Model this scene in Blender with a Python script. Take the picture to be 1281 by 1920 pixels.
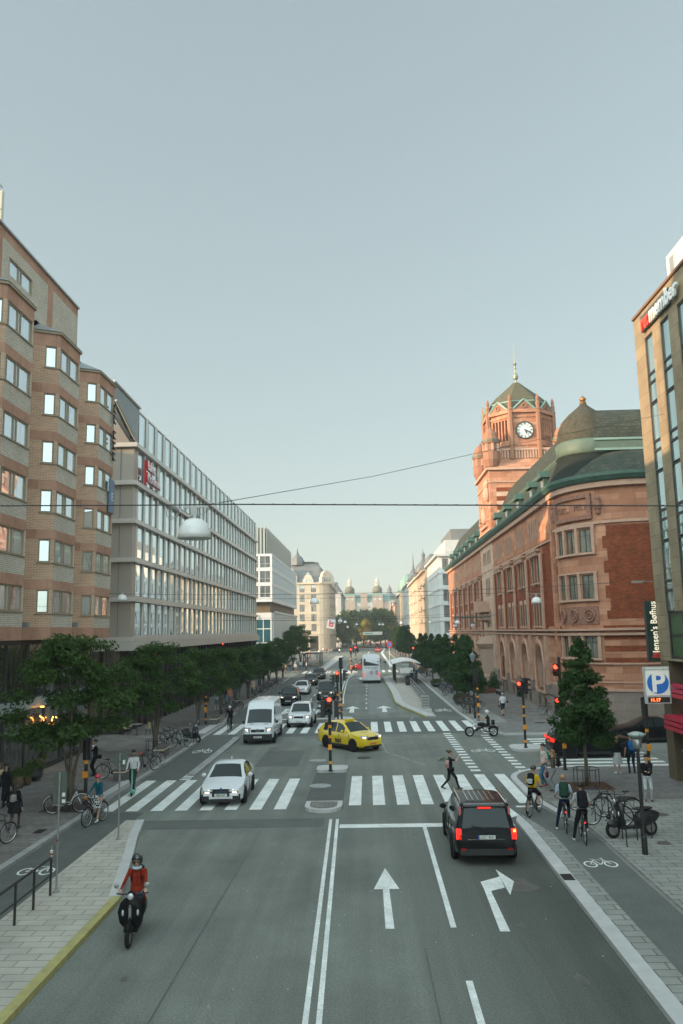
import bpy, bmesh, math, random
import numpy as np
from mathutils import Vector, Matrix
random.seed(7); rng=np.random.default_rng(7)
PI=math.pi; rad=math.radians
S=bpy.context.scene; C=S.collection
for o in list(bpy.data.objects): bpy.data.objects.remove(o)
# ------------------------------------------------------------------ camera
FPX=1493.; CX,CY=640.5,960.; VX,VY=690.,1183.; ROLL=.02; CAMH=7.0
_Y=np.array([(VX-CX)/FPX,-(VY-CY)/FPX,-1.]); _Y/=np.linalg.norm(_Y)
_Z=np.array([-ROLL,1.,0.]); _Z[2]=(_Z[0]*_Y[0]+_Z[1]*_Y[1])/-_Y[2]; _Z/=np.linalg.norm(_Z)
_X=np.cross(_Y,_Z); R=np.array([_X,_Y,_Z])
cam=bpy.data.cameras.new('camera'); camo=bpy.data.objects.new('camera',cam); C.objects.link(camo)
mw=Matrix.Identity(4)
for i in range(3):
    for j in range(3): mw[i][j]=R[i][j]
mw[2][3]=CAMH
camo.matrix_world=mw
cam.sensor_width=36; cam.lens=FPX/1920*36; cam.clip_start=.1; cam.clip_end=4000
S.camera=camo
# ------------------------------------------------------------------ light
SUN_EL=10.; SUN_PHI=20.          # sun low on the left and a little behind the camera
phi=rad(SUN_PHI); el=rad(SUN_EL)
sdir=Vector((-math.cos(phi)*math.cos(el),-math.sin(phi)*math.cos(el),math.sin(el)))
sun=bpy.data.lights.new('sun','SUN'); sun.energy=2.3; sun.angle=rad(.5); sun.color=(1,.66,.40)
suno=bpy.data.objects.new('sun',sun); C.objects.link(suno)
suno.rotation_euler=sdir.to_track_quat('Z','Y').to_euler()
W=bpy.data.worlds.new('World'); S.world=W; W.use_nodes=True
nt=W.node_tree; bg=nt.nodes['Background']
sky=nt.nodes.new('ShaderNodeTexSky'); sky.sky_type='NISHITA'; sky.sun_disc=False
sky.sun_elevation=el; sky.sun_rotation=math.atan2(sdir.x,sdir.y)
sky.air_density=1.0; sky.dust_density=1.5; sky.ozone_density=1.0
hs=nt.nodes.new('ShaderNodeHueSaturation'); hs.inputs['Saturation'].default_value=.66; hs.inputs['Value'].default_value=1.0
mx=nt.nodes.new('ShaderNodeMix'); mx.data_type='RGBA'; mx.blend_type='MULTIPLY'; mx.inputs[0].default_value=1
mx.inputs[7].default_value=(.915,1.035,1.0,1)
gm_=nt.nodes.new('ShaderNodeGamma'); gm_.inputs[1].default_value=.42; nt.links.new(sky.outputs[0],gm_.inputs[0]); nt.links.new(gm_.outputs[0],hs.inputs['Color']); nt.links.new(hs.outputs[0],mx.inputs[6]); nt.links.new(mx.outputs[2],bg.inputs[0])
# the hazy sky is brighter on the sun's side, behind and left of the camera
tcw=nt.nodes.new('ShaderNodeTexCoord'); dp=nt.nodes.new('ShaderNodeVectorMath'); dp.operation='DOT_PRODUCT'; dp.inputs[1].default_value=Vector((-.34,-.72,.60)).normalized()
mr_=nt.nodes.new('ShaderNodeMapRange'); mr_.interpolation_type='SMOOTHSTEP'; mr_.inputs[1].default_value=.02; mr_.inputs[2].default_value=.95; mr_.inputs[3].default_value=1.; mr_.inputs[4].default_value=4.3
nt.links.new(tcw.outputs['Generated'],dp.inputs[0]); nt.links.new(dp.outputs['Value'],mr_.inputs[0])
m2_=nt.nodes.new('ShaderNodeMix'); m2_.data_type='RGBA'; m2_.blend_type='MULTIPLY'; m2_.inputs[0].default_value=1; m2_.clamp_result=False
nt.links.new(mx.outputs[2],m2_.inputs[6]); nt.links.new(mr_.outputs[0],m2_.inputs[7]); nt.links.new(m2_.outputs[2],bg.inputs[0])
bg.inputs[1].default_value=.127
S.view_settings.view_transform='Standard'; S.view_settings.look='None'; S.view_settings.exposure=1.8; S.view_settings.gamma=1
# ------------------------------------------------------------------ picture -> place
def ray(px,py): return R@np.array([(px-CX)/FPX,-(py-CY)/FPX,-1.])
def gp(px,py,h=0.):
    d=ray(px,py); t=(h-CAMH)/d[2]; return Vector((d[0]*t,d[1]*t,h))
def ax(px,py,X):
    d=ray(px,py); t=X/d[0]; return Vector((X,d[1]*t,CAMH+d[2]*t))
def ay(px,py,Y):
    d=ray(px,py); t=Y/d[1]; return Vector((d[0]*t,Y,CAMH+d[2]*t))
# ------------------------------------------------------------------ materials
def M(name,col,rough=.7,metal=0.,var=0.,vs=1.,col2=None,bump=0.,bs=20.,emit=0.,spec=.5,brick=None,coord='Object',coat=0.,rnd=0.):
    m=bpy.data.materials.new(name); m.use_nodes=True; t=m.node_tree; N=t.nodes; L=t.links
    b=N['Principled BSDF']; b.inputs['Base Color'].default_value=(*col,1)
    b.inputs['Roughness'].default_value=rough; b.inputs['Metallic'].default_value=metal
    if rough>=.75 and spec==.5: spec=.12
    b.inputs['Specular IOR Level'].default_value=spec; b.inputs['Coat Weight'].default_value=coat
    if emit: b.inputs['Emission Color'].default_value=(*col,1); b.inputs['Emission Strength'].default_value=emit
    tc=N.new('ShaderNodeTexCoord'); src=None
    if brick:   # (w,h,mortar size,mortar colour,second colour)
        bt=N.new('ShaderNodeTexBrick'); bt.inputs['Scale'].default_value=1
        bt.inputs['Brick Width'].default_value=brick[0]; bt.inputs['Row Height'].default_value=brick[1]
        bt.inputs['Mortar Size'].default_value=brick[2]; bt.inputs['Mortar'].default_value=(*brick[3],1)
        bt.inputs['Color1'].default_value=(*col,1); bt.inputs['Color2'].default_value=(*brick[4],1); bt.inputs['Mortar Smooth'].default_value=.3
        L.new(tc.outputs[coord],bt.inputs['Vector']); src=bt.outputs['Color']
    if var or col2:
        n=N.new('ShaderNodeTexNoise'); n.inputs['Scale'].default_value=vs; n.inputs['Detail'].default_value=6; n.inputs['Roughness'].default_value=.65
        L.new(tc.outputs[coord],n.inputs['Vector'])
        r=N.new('ShaderNodeMapRange'); r.inputs[1].default_value=.3; r.inputs[2].default_value=.7; L.new(n.outputs[0],r.inputs[0])
        mi=N.new('ShaderNodeMix'); mi.data_type='RGBA'; L.new(r.outputs[0],mi.inputs[0])
        if col2:
            if src: L.new(src,mi.inputs[6])
            else: mi.inputs[6].default_value=(*col,1)
            mi.inputs[7].default_value=(*col2,1)
            if src: 
                r.inputs[4].default_value=.5
        else:
            mi.blend_type='MULTIPLY'; mi.inputs[0].default_value=1
            L.remove(mi.inputs[0].links[0])
            if src: L.new(src,mi.inputs[6])
            else: mi.inputs[6].default_value=(*col,1)
            r.inputs[3].default_value=1-var; r.inputs[4].default_value=1+var; r.clamp=False
            L.new(r.outputs[0],mi.inputs[7])
        src=mi.outputs[2]
    if rnd:
        oi=N.new('ShaderNodeObjectInfo'); r2=N.new('ShaderNodeMapRange'); r2.inputs[3].default_value=1-rnd; r2.inputs[4].default_value=1+rnd
        L.new(oi.outputs['Random'],r2.inputs[0]); m2=N.new('ShaderNodeMix'); m2.data_type='RGBA'; m2.blend_type='MULTIPLY'; m2.inputs[0].default_value=1
        if src: L.new(src,m2.inputs[6])
        else: m2.inputs[6].default_value=(*col,1)
        L.new(r2.outputs[0],m2.inputs[7]); src=m2.outputs[2]
    if src: L.new(src,b.inputs['Base Color'])
    if bump:
        n=N.new('ShaderNodeTexNoise'); n.inputs['Scale'].default_value=bs; n.inputs['Detail'].default_value=4; L.new(tc.outputs[coord],n.inputs['Vector'])
        bp=N.new('ShaderNodeBump'); bp.inputs['Strength'].default_value=bump; bp.inputs['Distance'].default_value=.02
        L.new(n.outputs[0],bp.inputs['Height']); L.new(bp.outputs[0],b.inputs['Normal'])
    return m
def glass_mat(name,dark=(.015,.02,.02),curtain=(.35,.34,.3),amount=.35,mirror=0.,tint=(.8,.86,.88),wave=.0):
    """window glass: a dark room or a curtain behind a reflecting pane"""
    m=bpy.data.materials.new(name); m.use_nodes=True; t=m.node_tree; N=t.nodes; L=t.links
    b=N['Principled BSDF']; b.inputs['Roughness'].default_value=.35; b.inputs['Specular IOR Level'].default_value=.3
    tc=N.new('ShaderNodeTexCoord'); oi=N.new('ShaderNodeObjectInfo')
    w=N.new('ShaderNodeTexNoise'); w.noise_dimensions='4D'; w.inputs['Scale'].default_value=1.6; w.inputs['Detail'].default_value=1
    mp=N.new('ShaderNodeMapping'); mp.inputs['Scale'].default_value=(2.2,1,.25); L.new(tc.outputs['Object'],mp.inputs[0]); L.new(mp.outputs[0],w.inputs['Vector'])
    mu=N.new('ShaderNodeMath'); mu.operation='MULTIPLY'; mu.inputs[1].default_value=50; L.new(oi.outputs['Random'],mu.inputs[0]); L.new(mu.outputs[0],w.inputs['W'])
    r=N.new('ShaderNodeMapRange'); r.inputs[1].default_value=.42-amount*.3; r.inputs[2].default_value=.66-amount*.3; L.new(w.outputs[0],r.inputs[0])
    mi=N.new('ShaderNodeMix'); mi.data_type='RGBA'; mi.inputs[6].default_value=(*dark,1); mi.inputs[7].default_value=(*curtain,1); L.new(r.outputs[0],mi.inputs[0]); L.new(mi.outputs[2],b.inputs['Base Color'])
    g=N.new('ShaderNodeBsdfGlossy'); g.inputs['Roughness'].default_value=.012; g.inputs['Color'].default_value=(*tint,1)
    if wave:
        n2=N.new('ShaderNodeTexNoise'); n2.inputs['Scale'].default_value=.7; n2.inputs['Detail'].default_value=0; L.new(tc.outputs['Object'],n2.inputs['Vector'])
        bp=N.new('ShaderNodeBump'); bp.inputs['Strength'].default_value=wave; bp.inputs['Distance'].default_value=.05; L.new(n2.outputs[0],bp.inputs['Height']); L.new(bp.outputs[0],g.inputs['Normal'])
    fr=N.new('ShaderNodeFresnel'); fr.inputs[0].default_value=1.5
    mr=N.new('ShaderNodeMapRange'); mr.inputs[3].default_value=mirror; mr.inputs[4].default_value=1; L.new(fr.outputs[0],mr.inputs[0])
    ms=N.new('ShaderNodeMixShader'); L.new(mr.outputs[0],ms.inputs[0]); L.new(b.outputs[0],ms.inputs[1]); L.new(g.outputs[0],ms.inputs[2])
    L.new(ms.outputs[0],N['Material Output'].inputs[0]); return m
# ------------------------------------------------------------------ things, parts
def tag(o,label=None,cat=None,group=None,kind=None):
    if label: o['label']=label
    if cat: o['category']=cat
    if group: o['group']=group
    if kind: o['kind']=kind
    return o
def thing(name,label,cat,loc=(0,0,0),rz=0.,group=None):
    o=bpy.data.objects.new(name,None); C.objects.link(o); o.location=loc; o.rotation_euler=(0,0,rz); o.empty_display_size=.2
    return tag(o,label,cat,group)
def link(name,me,parent=None,loc=(0,0,0),rz=0.):
    o=bpy.data.objects.new(name,me); C.objects.link(o); o.parent=parent; o.location=loc; o.rotation_euler=(0,0,rz); return o
def kids(o): return [c for c in bpy.data.objects if c.parent==o]
def copy_tree(o,parent=None,children=None,sub=None):
    sub=sub or {}
    c=o.copy(); C.objects.link(c); c.parent=parent
    if o.data and o.data.name in sub: c.data=sub[o.data.name]
    for ch in o.children: copy_tree(ch,c,sub=sub)
    return c
def dup(o,loc,rz,label,group=None,scale=None,sub=None):
    c=copy_tree(o,None,sub=sub); c.location=loc; c.rotation_euler=(0,0,rz); c['label']=label
    if group: c['group']=group
    if scale: c.scale=(scale,)*3
    return c
# ------------------------------------------------------------------ mesh builder
class MB:
    def __init__(s): s.v=[]; s.f=[]; s.m=[]; s.uv=[]
    def quad(s,p,m=0,uv=None):
        i=len(s.v); s.v+= [tuple(q) for q in p]; s.f.append(tuple(range(i,i+len(p)))); s.m.append(m); s.uv.append(uv)
    def box(s,x0,x1,y0,y1,z0,z1,m=0):
        i=len(s.v); s.v+=[(x0,y0,z0),(x1,y0,z0),(x1,y1,z0),(x0,y1,z0),(x0,y0,z1),(x1,y0,z1),(x1,y1,z1),(x0,y1,z1)]
        for f in ((0,3,2,1),(4,5,6,7),(0,1,5,4),(1,2,6,5),(2,3,7,6),(3,0,4,7)): s.f.append(tuple(i+k for k in f)); s.m.append(m); s.uv.append(None)
        return s
    def obox(s,c,d,u,w,t,z0,z1,m=0):
        """box with centre c (x,y), along direction d half-length u, thickness t"""
        d=Vector((d[0],d[1],0)).normalized(); n=Vector((-d.y,d.x,0)); c=Vector((c[0],c[1],0)); i=len(s.v)
        for z in (z0,z1):
            for a,b in ((-1,-1),(1,-1),(1,1),(-1,1)): p=c+d*u*a+n*t*b*.5; s.v.append((p.x,p.y,z))
        for f in ((0,3,2,1),(4,5,6,7),(0,1,5,4),(1,2,6,5),(2,3,7,6),(3,0,4,7)): s.f.append(tuple(i+k for k in f)); s.m.append(m); s.uv.append(None)
        return s
    def tube(s,pts,r,n=8,m=0,caps=True):
        pts=[Vector(p) for p in pts]; rs=r if isinstance(r,(list,tuple)) else [r]*len(pts); i0=len(s.v); up=None
        for k,p in enumerate(pts):
            d=(pts[min(k+1,len(pts)-1)]-pts[max(k-1,0)]); d=d.normalized() if d.length>1e-9 else Vector((0,0,1))
            if up is None: up=Vector((0,0,1)) if abs(d.z)<.9 else Vector((1,0,0))
            a=d.cross(up); a=a.normalized() if a.length>1e-6 else Vector((1,0,0)); b=a.cross(d).normalized(); up=b
            for q in range(n):
                t=2*PI*q/n; v=p+(a*math.cos(t)+b*math.sin(t))*rs[k]; s.v.append(tuple(v))
        for k in range(len(pts)-1):
            for q in range(n):
                a=i0+k*n+q; b=i0+k*n+(q+1)%n; s.f.append((a,b,b+n,a+n)); s.m.append(m); s.uv.append(None)
        if caps:
            s.f.append(tuple(i0+q for q in range(n))[::-1]); s.m.append(m); s.uv.append(None)
            s.f.append(tuple(i0+(len(pts)-1)*n+q for q in range(n))); s.m.append(m); s.uv.append(None)
        return s
    def lathe(s,prof,c=(0,0,0),n=16,m=0,axis='z',a0=0,sq=1.):
        i0=len(s.v)
        for (r,z) in prof:
            for q in range(n):
                t=a0+2*PI*q/n; x,y=r*math.cos(t),r*math.sin(t)*sq
                p={'z':(x,y,z),'y':(x,z,y),'x':(z,x,y)}[axis]; s.v.append((c[0]+p[0],c[1]+p[1],c[2]+p[2]))
        for k in range(len(prof)-1):
            for q in range(n):
                a=i0+k*n+q; b=i0+k*n+(q+1)%n; s.f.append((a,b,b+n,a+n)); s.m.append(m); s.uv.append(None)
        s.f.append(tuple(i0+q for q in range(n))[::-1]); s.m.append(m); s.uv.append(None)
        s.f.append(tuple(i0+(len(prof)-1)*n+q for q in range(n))); s.m.append(m); s.uv.append(None)
        return s
    def ell(s,c,r,n=10,m=0,k=6):
        prof=[(max(math.sin(PI*j/k),1e-3),-math.cos(PI*j/k)) for j in range(k+1)]
        i0=len(s.v); s.lathe(prof,(0,0,0),n,m)
        for i in range(i0,len(s.v)): x,y,z=s.v[i]; s.v[i]=(c[0]+x*r[0],c[1]+y*r[1],c[2]+z*r[2])
        return s
    def torus(s,c,Rr,r,n=24,k=6,m=0,axis='x'):
        i0=len(s.v)
        for a in range(n):
            t=2*PI*a/n
            for b in range(k):
                q=2*PI*b/k; rr=Rr+r*math.cos(q); h=r*math.sin(q)
                p={'x':(h,rr*math.cos(t),rr*math.sin(t)),'y':(rr*math.cos(t),h,rr*math.sin(t)),'z':(rr*math.cos(t),rr*math.sin(t),h)}[axis]
                s.v.append((c[0]+p[0],c[1]+p[1],c[2]+p[2]))
        for a in range(n):
            for b in range(k):
                s.f.append((i0+a*k+b,i0+((a+1)%n)*k+b,i0+((a+1)%n)*k+(b+1)%k,i0+a*k+(b+1)%k)); s.m.append(m); s.uv.append(None)
        return s
    def prism(s,poly,z0,z1,m=0,mt=None,bottom=False):
        n=len(poly); i=len(s.v); s.v+=[(p[0],p[1],z0) for p in poly]+[(p[0],p[1],z1) for p in poly]
        ar=sum(poly[k][0]*poly[(k+1)%n][1]-poly[(k+1)%n][0]*poly[k][1] for k in range(n)); fl=ar<0
        def add(f,mm): s.f.append(tuple(f[::-1] if fl else f)); s.m.append(mm); s.uv.append(None)
        add([i+n+k for k in range(n)],m if mt is None else mt)
        if bottom: add([i+k for k in range(n)][::-1],m)
        for k in range(n): add([i+k,i+(k+1)%n,i+n+(k+1)%n,i+n+k],m)
        return s
    def move(s,i0,f):
        for i in range(i0,len(s.v)): s.v[i]=tuple(f(Vector(s.v[i])))
    def mesh(s,name,mats,smooth=False):
        me=bpy.data.meshes.new(name); me.from_pydata(s.v,[],s.f)
        for m in (mats if isinstance(mats,(list,tuple)) else [mats]): me.materials.append(m)
        if any(s.m): me.polygons.foreach_set('material_index',s.m)
        if any(u is not None for u in s.uv):
            ul=me.uv_layers.new(name='UVMap'); arr=[]
            for f,u in zip(s.f,s.uv):
                if u is None: u=[(0,0)]*len(f)
                for q in u: arr+= [q[0],q[1]]
            ul.data.foreach_set('uv',arr)
        if smooth: me.polygons.foreach_set('use_smooth',[True]*len(s.f))
        me.update(); return me
    def build(s,name,mats,parent=None,smooth=False,loc=(0,0,0)):
        return link(name,s.mesh(name,mats,smooth),parent,loc)
def autosmooth(me,ang=40):
    me.polygons.foreach_set('use_smooth',[True]*len(me.polygons))
    bm=bmesh.new(); bm.from_mesh(me); bmesh.ops.remove_doubles(bm,verts=bm.verts,dist=1e-4)
    bmesh.ops.recalc_face_normals(bm,faces=bm.faces)
    for e in bm.edges: e.smooth = not (len(e.link_faces)==2 and e.calc_face_angle(0)>rad(ang))
    bm.to_mesh(me); bm.free(); me.update()
def text(name,string,size,mat,parent,loc,rot,depth=.02,sx=1.,bold=0.,align='CENTER'):
    cu=bpy.data.curves.new(name,'FONT'); cu.body=string; cu.size=size; cu.extrude=depth; cu.offset=bold; cu.align_x=align; cu.align_y='CENTER'; cu.resolution_u=3
    o=bpy.data.objects.new(name+'_t',cu); C.objects.link(o); bpy.context.view_layer.update()
    me=bpy.data.meshes.new_from_object(o.evaluated_get(bpy.context.evaluated_depsgraph_get())); bpy.data.objects.remove(o)
    me.name=name; me.materials.clear(); me.materials.append(mat)
    n=link(name,me,parent,loc); n.rotation_euler=rot; n.scale=(sx,1,1); return n
# ------------------------------------------------------------------ facades
class Path:
    def __init__(s,pts):
        s.p=[Vector((a,b)) for a,b in pts]; s.u=[0.]
        for a,b in zip(s.p,s.p[1:]): s.u.append(s.u[-1]+(b-a).length)
        s.t=[(b-a).normalized() for a,b in zip(s.p,s.p[1:])]; s.L=s.u[-1]
        s.vn=[]
        for i in range(len(s.p)):
            n0=s.nrm(s.t[max(i-1,0)]); n1=s.nrm(s.t[min(i,len(s.t)-1)]); m=(n0+n1); m.normalize(); s.vn.append(m/max(m.dot(n0),.3))
    @staticmethod
    def nrm(t): return Vector((t.y,-t.x))
    def seg(s,u):
        for i in range(len(s.t)):
            if u<=s.u[i+1]+1e-6: return i
        return len(s.t)-1
    def at(s,u,off=0.,hint=None):
        i=s.seg(u) if hint is None else s.seg(hint)
        for k in (i,i+1):
            if abs(u-s.u[k])<1e-5: q=s.p[k]+s.vn[k]*off; return (q.x,q.y)
        q=s.p[i]+s.t[i]*(u-s.u[i])+s.nrm(s.t[i])*off; return (q.x,q.y)
    def ang(s,u): t=s.t[s.seg(u)]; return math.atan2(t.y,t.x)
    def uy(s,y):   # u where the path crosses world y
        for i in range(len(s.t)):
            a,b=s.p[i].y,s.p[i+1].y
            if abs(b-a)>1e-6 and min(a,b)-1e-6<=y<=max(a,b)+1e-6: return s.u[i]+(y-a)/(b-a)*(s.u[i+1]-s.u[i])
        return 0
def wall(name,parent,P,z0,z1,rects,mats,zone=None,depth=.25,zb=(),ub=(),u0=0.,u1=None,reveal=0):
    """wall along path with real openings; rects (u0,u1,z0,z1)"""
    u1=P.L if u1 is None else u1; mb=MB()
    us=sorted(set([round(x,4) for x in [u0,u1]+[u for u in P.u if u0<u<u1]+[r[0] for r in rects]+[r[1] for r in rects]+list(ub)]))
    zs=sorted(set([round(x,4) for x in [z0,z1]+[z for z in zb if z0<z<z1]+[r[2] for r in rects]+[r[3] for r in rects]]))
    us=[u for u in us if u0-1e-4<=u<=u1+1e-4]; zs=[z for z in zs if z0-1e-4<=z<=z1+1e-4]
    for a,b in zip(us,us[1:]):
        if b-a<1e-4: continue
        um=(a+b)/2; pa=P.at(a,0,um); pb=P.at(b,0,um)
        rr=[r for r in rects if r[0]-1e-4<um<r[1]+1e-4]
        run=None
        def flush(run):
            za,zb_,mi=run; mb.quad([(pa[0],pa[1],za),(pb[0],pb[1],za),(pb[0],pb[1],zb_),(pa[0],pa[1],zb_)],mi,[(a,za),(b,za),(b,zb_),(a,zb_)])
        for c,d in zip(zs,zs[1:]):
            zm=(c+d)/2
            if any(r[2]<zm<r[3] for r in rr):
                if run: flush(run); run=None
                continue
            mi=zone(um,zm) if zone else 0
            if run and run[2]==mi: run=(run[0],d,mi)
            else:
                if run: flush(run)
                run=(c,d,mi)
        if run: flush(run)
    for r in rects:
        uu=[r[0]]+[u for u in P.u if r[0]<u<r[1]]+[r[1]]
        for a,b in zip(uu,uu[1:]):
            um=(a+b)/2; A=P.at(a,0,um); B=P.at(b,0,um); a2=P.at(a,-depth,um); b2=P.at(b,-depth,um)
            mb.quad([(A[0],A[1],r[2]),(a2[0],a2[1],r[2]),(b2[0],b2[1],r[2]),(B[0],B[1],r[2])][::-1],reveal,[(a,0),(a,depth),(b,depth),(b,0)])
            mb.quad([(A[0],A[1],r[3]),(a2[0],a2[1],r[3]),(b2[0],b2[1],r[3]),(B[0],B[1],r[3])],reveal,[(a,0),(a,depth),(b,depth),(b,0)])
        for u in (r[0],r[1]):
            h=(r[0]+r[1])/2 if len(uu)==2 else (u+1e-3 if u==r[0] else u-1e-3); A=P.at(u,0,h); a2=P.at(u,-depth,h)
            mb.quad([(A[0],A[1],r[2]),(A[0],A[1],r[3]),(a2[0],a2[1],r[3]),(a2[0],a2[1],r[2])],reveal,[(0,r[2]),(0,r[3]),(depth,r[3]),(depth,r[2])])
    return mb.build(name,mats,parent)
def band(mb,P,u0,u1,z0,z1,proud,m=0,back=-.02):
    us=[u0]+[u for u in P.u if u0+1e-3<u<u1-1e-3]+[u1]; ring=[]
    for k,u in enumerate(us):
        h=u+1e-3 if k==0 else u-1e-3
        if 0<k<len(us)-1: A=P.at(u,back); B=P.at(u,proud)
        else:
            A=P.at(u,back,h) ; B=P.at(u,proud,h)
        ring.append([(A[0],A[1],z0),(B[0],B[1],z0),(B[0],B[1],z1),(A[0],A[1],z1)])
    for (a,b,ua,ub_) in zip(ring,ring[1:],us,us[1:]):
        for j in range(4):
            k=(j+1)%4
            vz=lambda q,uu:(uu,q[2]) if j==1 else (uu,q[2]+j*.1)
            mb.quad([a[j],b[j],b[k],a[k]],m,[vz(a[j],ua),vz(b[j],ub_),vz(b[k],ub_),vz(a[k],ua)])
    mb.quad(ring[0],m,[(0,z0),(.2,z0),(.2,z1),(0,z1)]); mb.quad(ring[-1][::-1],m,[(0,z1),(.2,z1),(.2,z0),(0,z0)])
_wc={}
def win_mesh(w,h,nx,nz,ft,mt,fm):
    k=(round(w,2),round(h,2),nx,nz,ft,mt,fm.name)
    if k not in _wc:
        b=MB(); T=.07
        b.box(-w/2,-w/2+ft,-T,0,0,h); b.box(w/2-ft,w/2,-T,0,0,h)
        b.box(-w/2+ft,w/2-ft,-T,0,0,ft); b.box(-w/2+ft,w/2-ft,-T,0,h-ft,h)
        xs=[-w/2+ft+(w-2*ft)*i/nx for i in range(1,nx)] if isinstance(nx,int) else [-w/2+w*q for q in nx]
        for x in xs: b.box(x-mt/2,x+mt/2,-T+.008,0,ft,h-ft)
        zs=[ft+(h-2*ft)*i/nz for i in range(1,nz)] if isinstance(nz,int) else [h*q for q in nz]
        for z in zs: b.box(-w/2+ft,w/2-ft,-T+.014,0,z-mt*.4,z+mt*.4)
        p=MB(); p.quad([(-w/2+ft*.5,-.02,ft*.5),(w/2-ft*.5,-.02,ft*.5),(w/2-ft*.5,-.02,h-ft*.5),(-w/2+ft*.5,-.02,h-ft*.5)])
        _wc[k]=(b.mesh('window',fm),p)
    return _wc[k]
_pc={}
def windows(parent,P,specs,fm,gm,ft=.06,mt=.05,depth=.2,name='window',limit=100,pane='pane'):
    """specs (u,z,w,h,nx,nz)"""
    loc0=parent.location
    specs=sorted(specs,key=lambda s:P.at(s[0])[1])
    done=MB()
    for i,sp in enumerate(specs):
        u,z,w,h,nx,nz=sp[:6]; g=sp[6] if len(sp)>6 else gm
        fmesh,pmb=win_mesh(w,h,nx,nz,ft,mt,fm); x,y=P.at(u,-depth); a=P.ang(u)
        if i<limit:
            o=link(name,fmesh,parent,(x-loc0.x,y-loc0.y,z-loc0.z),a)
            kk=(fmesh.name,g.name)
            if kk not in _pc: _pc[kk]=pmb.mesh(pane,g)
            link(pane,_pc[kk],o)
        else:
            i0=len(done.v); off=len(done.v)
            for v in fmesh.vertices: done.v.append(tuple(v.co))
            for f in fmesh.polygons: done.f.append(tuple(off+k for k in f.vertices)); done.m.append(0); done.uv.append(None)
            done.quad(pmb.v,1)
            ca,sa=math.cos(a),math.sin(a)
            done.move(i0,lambda q:Vector((x-loc0.x+q.x*ca-q.y*sa,y-loc0.y+q.x*sa+q.y*ca,z-loc0.z+q.z)))
    if done.v: tag(done.build(name,[fm,gm],parent),kind='stuff')
class Multi:
    """collects pieces that each become an object of their own"""
    def __init__(s): s.l=[]
    def new(s): m=MB(); s.l.append(m); return m
    def build(s,name,mats,parent):
        for m in s.l:
            if m.v: m.build(name,mats,parent)
def bldg(name,label,group=None): return thing(name,label,'building',(0,0,0),0,group)
# ================================================================== materials shared
asph=M('asphalt',(.178,.190,.166),.85,var=.16,vs=.35,bump=.5,bs=60,rnd=0)
def speckle(m,amt=.5,scale=9.):
    t=m.node_tree; N=t.nodes; L=t.links; b=N['Principled BSDF']; src=b.inputs['Base Color'].links[0].from_socket
    tc=N.new('ShaderNodeTexCoord'); n=N.new('ShaderNodeTexNoise'); n.inputs['Scale'].default_value=scale; n.inputs['Detail'].default_value=3
    L.new(tc.outputs['Object'],n.inputs['Vector']); r=N.new('ShaderNodeMapRange'); r.inputs[1].default_value=.25; r.inputs[2].default_value=.75; r.inputs[3].default_value=1-amt; r.inputs[4].default_value=1+amt
    L.new(n.outputs[0],r.inputs[0]); mi=N.new('ShaderNodeMix'); mi.data_type='RGBA'; mi.blend_type='MULTIPLY'; mi.inputs[0].default_value=1
    L.new(src,mi.inputs[6]); L.new(r.outputs[0],mi.inputs[7]); L.new(mi.outputs[2],b.inputs['Base Color'])
    return m
speckle(asph,.28,22.); speckle(asph,.12,.09)
def streaks(m,amt=.16):
    # tyre polish and drips running along the lanes
    t=m.node_tree; N=t.nodes; L=t.links; b=N['Principled BSDF']; src=b.inputs['Base Color'].links[0].from_socket
    tc=N.new('ShaderNodeTexCoord'); mp=N.new('ShaderNodeMapping'); mp.inputs['Scale'].default_value=(1.3,.045,1)
    n=N.new('ShaderNodeTexNoise'); n.inputs['Scale'].default_value=1.; n.inputs['Detail'].default_value=5; n.inputs['Roughness'].default_value=.6
    L.new(tc.outputs['Object'],mp.inputs[0]); L.new(mp.outputs[0],n.inputs['Vector'])
    r=N.new('ShaderNodeMapRange'); r.inputs[1].default_value=.3; r.inputs[2].default_value=.7; r.inputs[3].default_value=1-amt; r.inputs[4].default_value=1+amt
    L.new(n.outputs[0],r.inputs[0]); mi=N.new('ShaderNodeMix'); mi.data_type='RGBA'; mi.blend_type='MULTIPLY'; mi.inputs[0].default_value=1
    L.new(src,mi.inputs[6]); L.new(r.outputs[0],mi.inputs[7]); L.new(mi.outputs[2],b.inputs['Base Color']); return m
streaks(asph)
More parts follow.
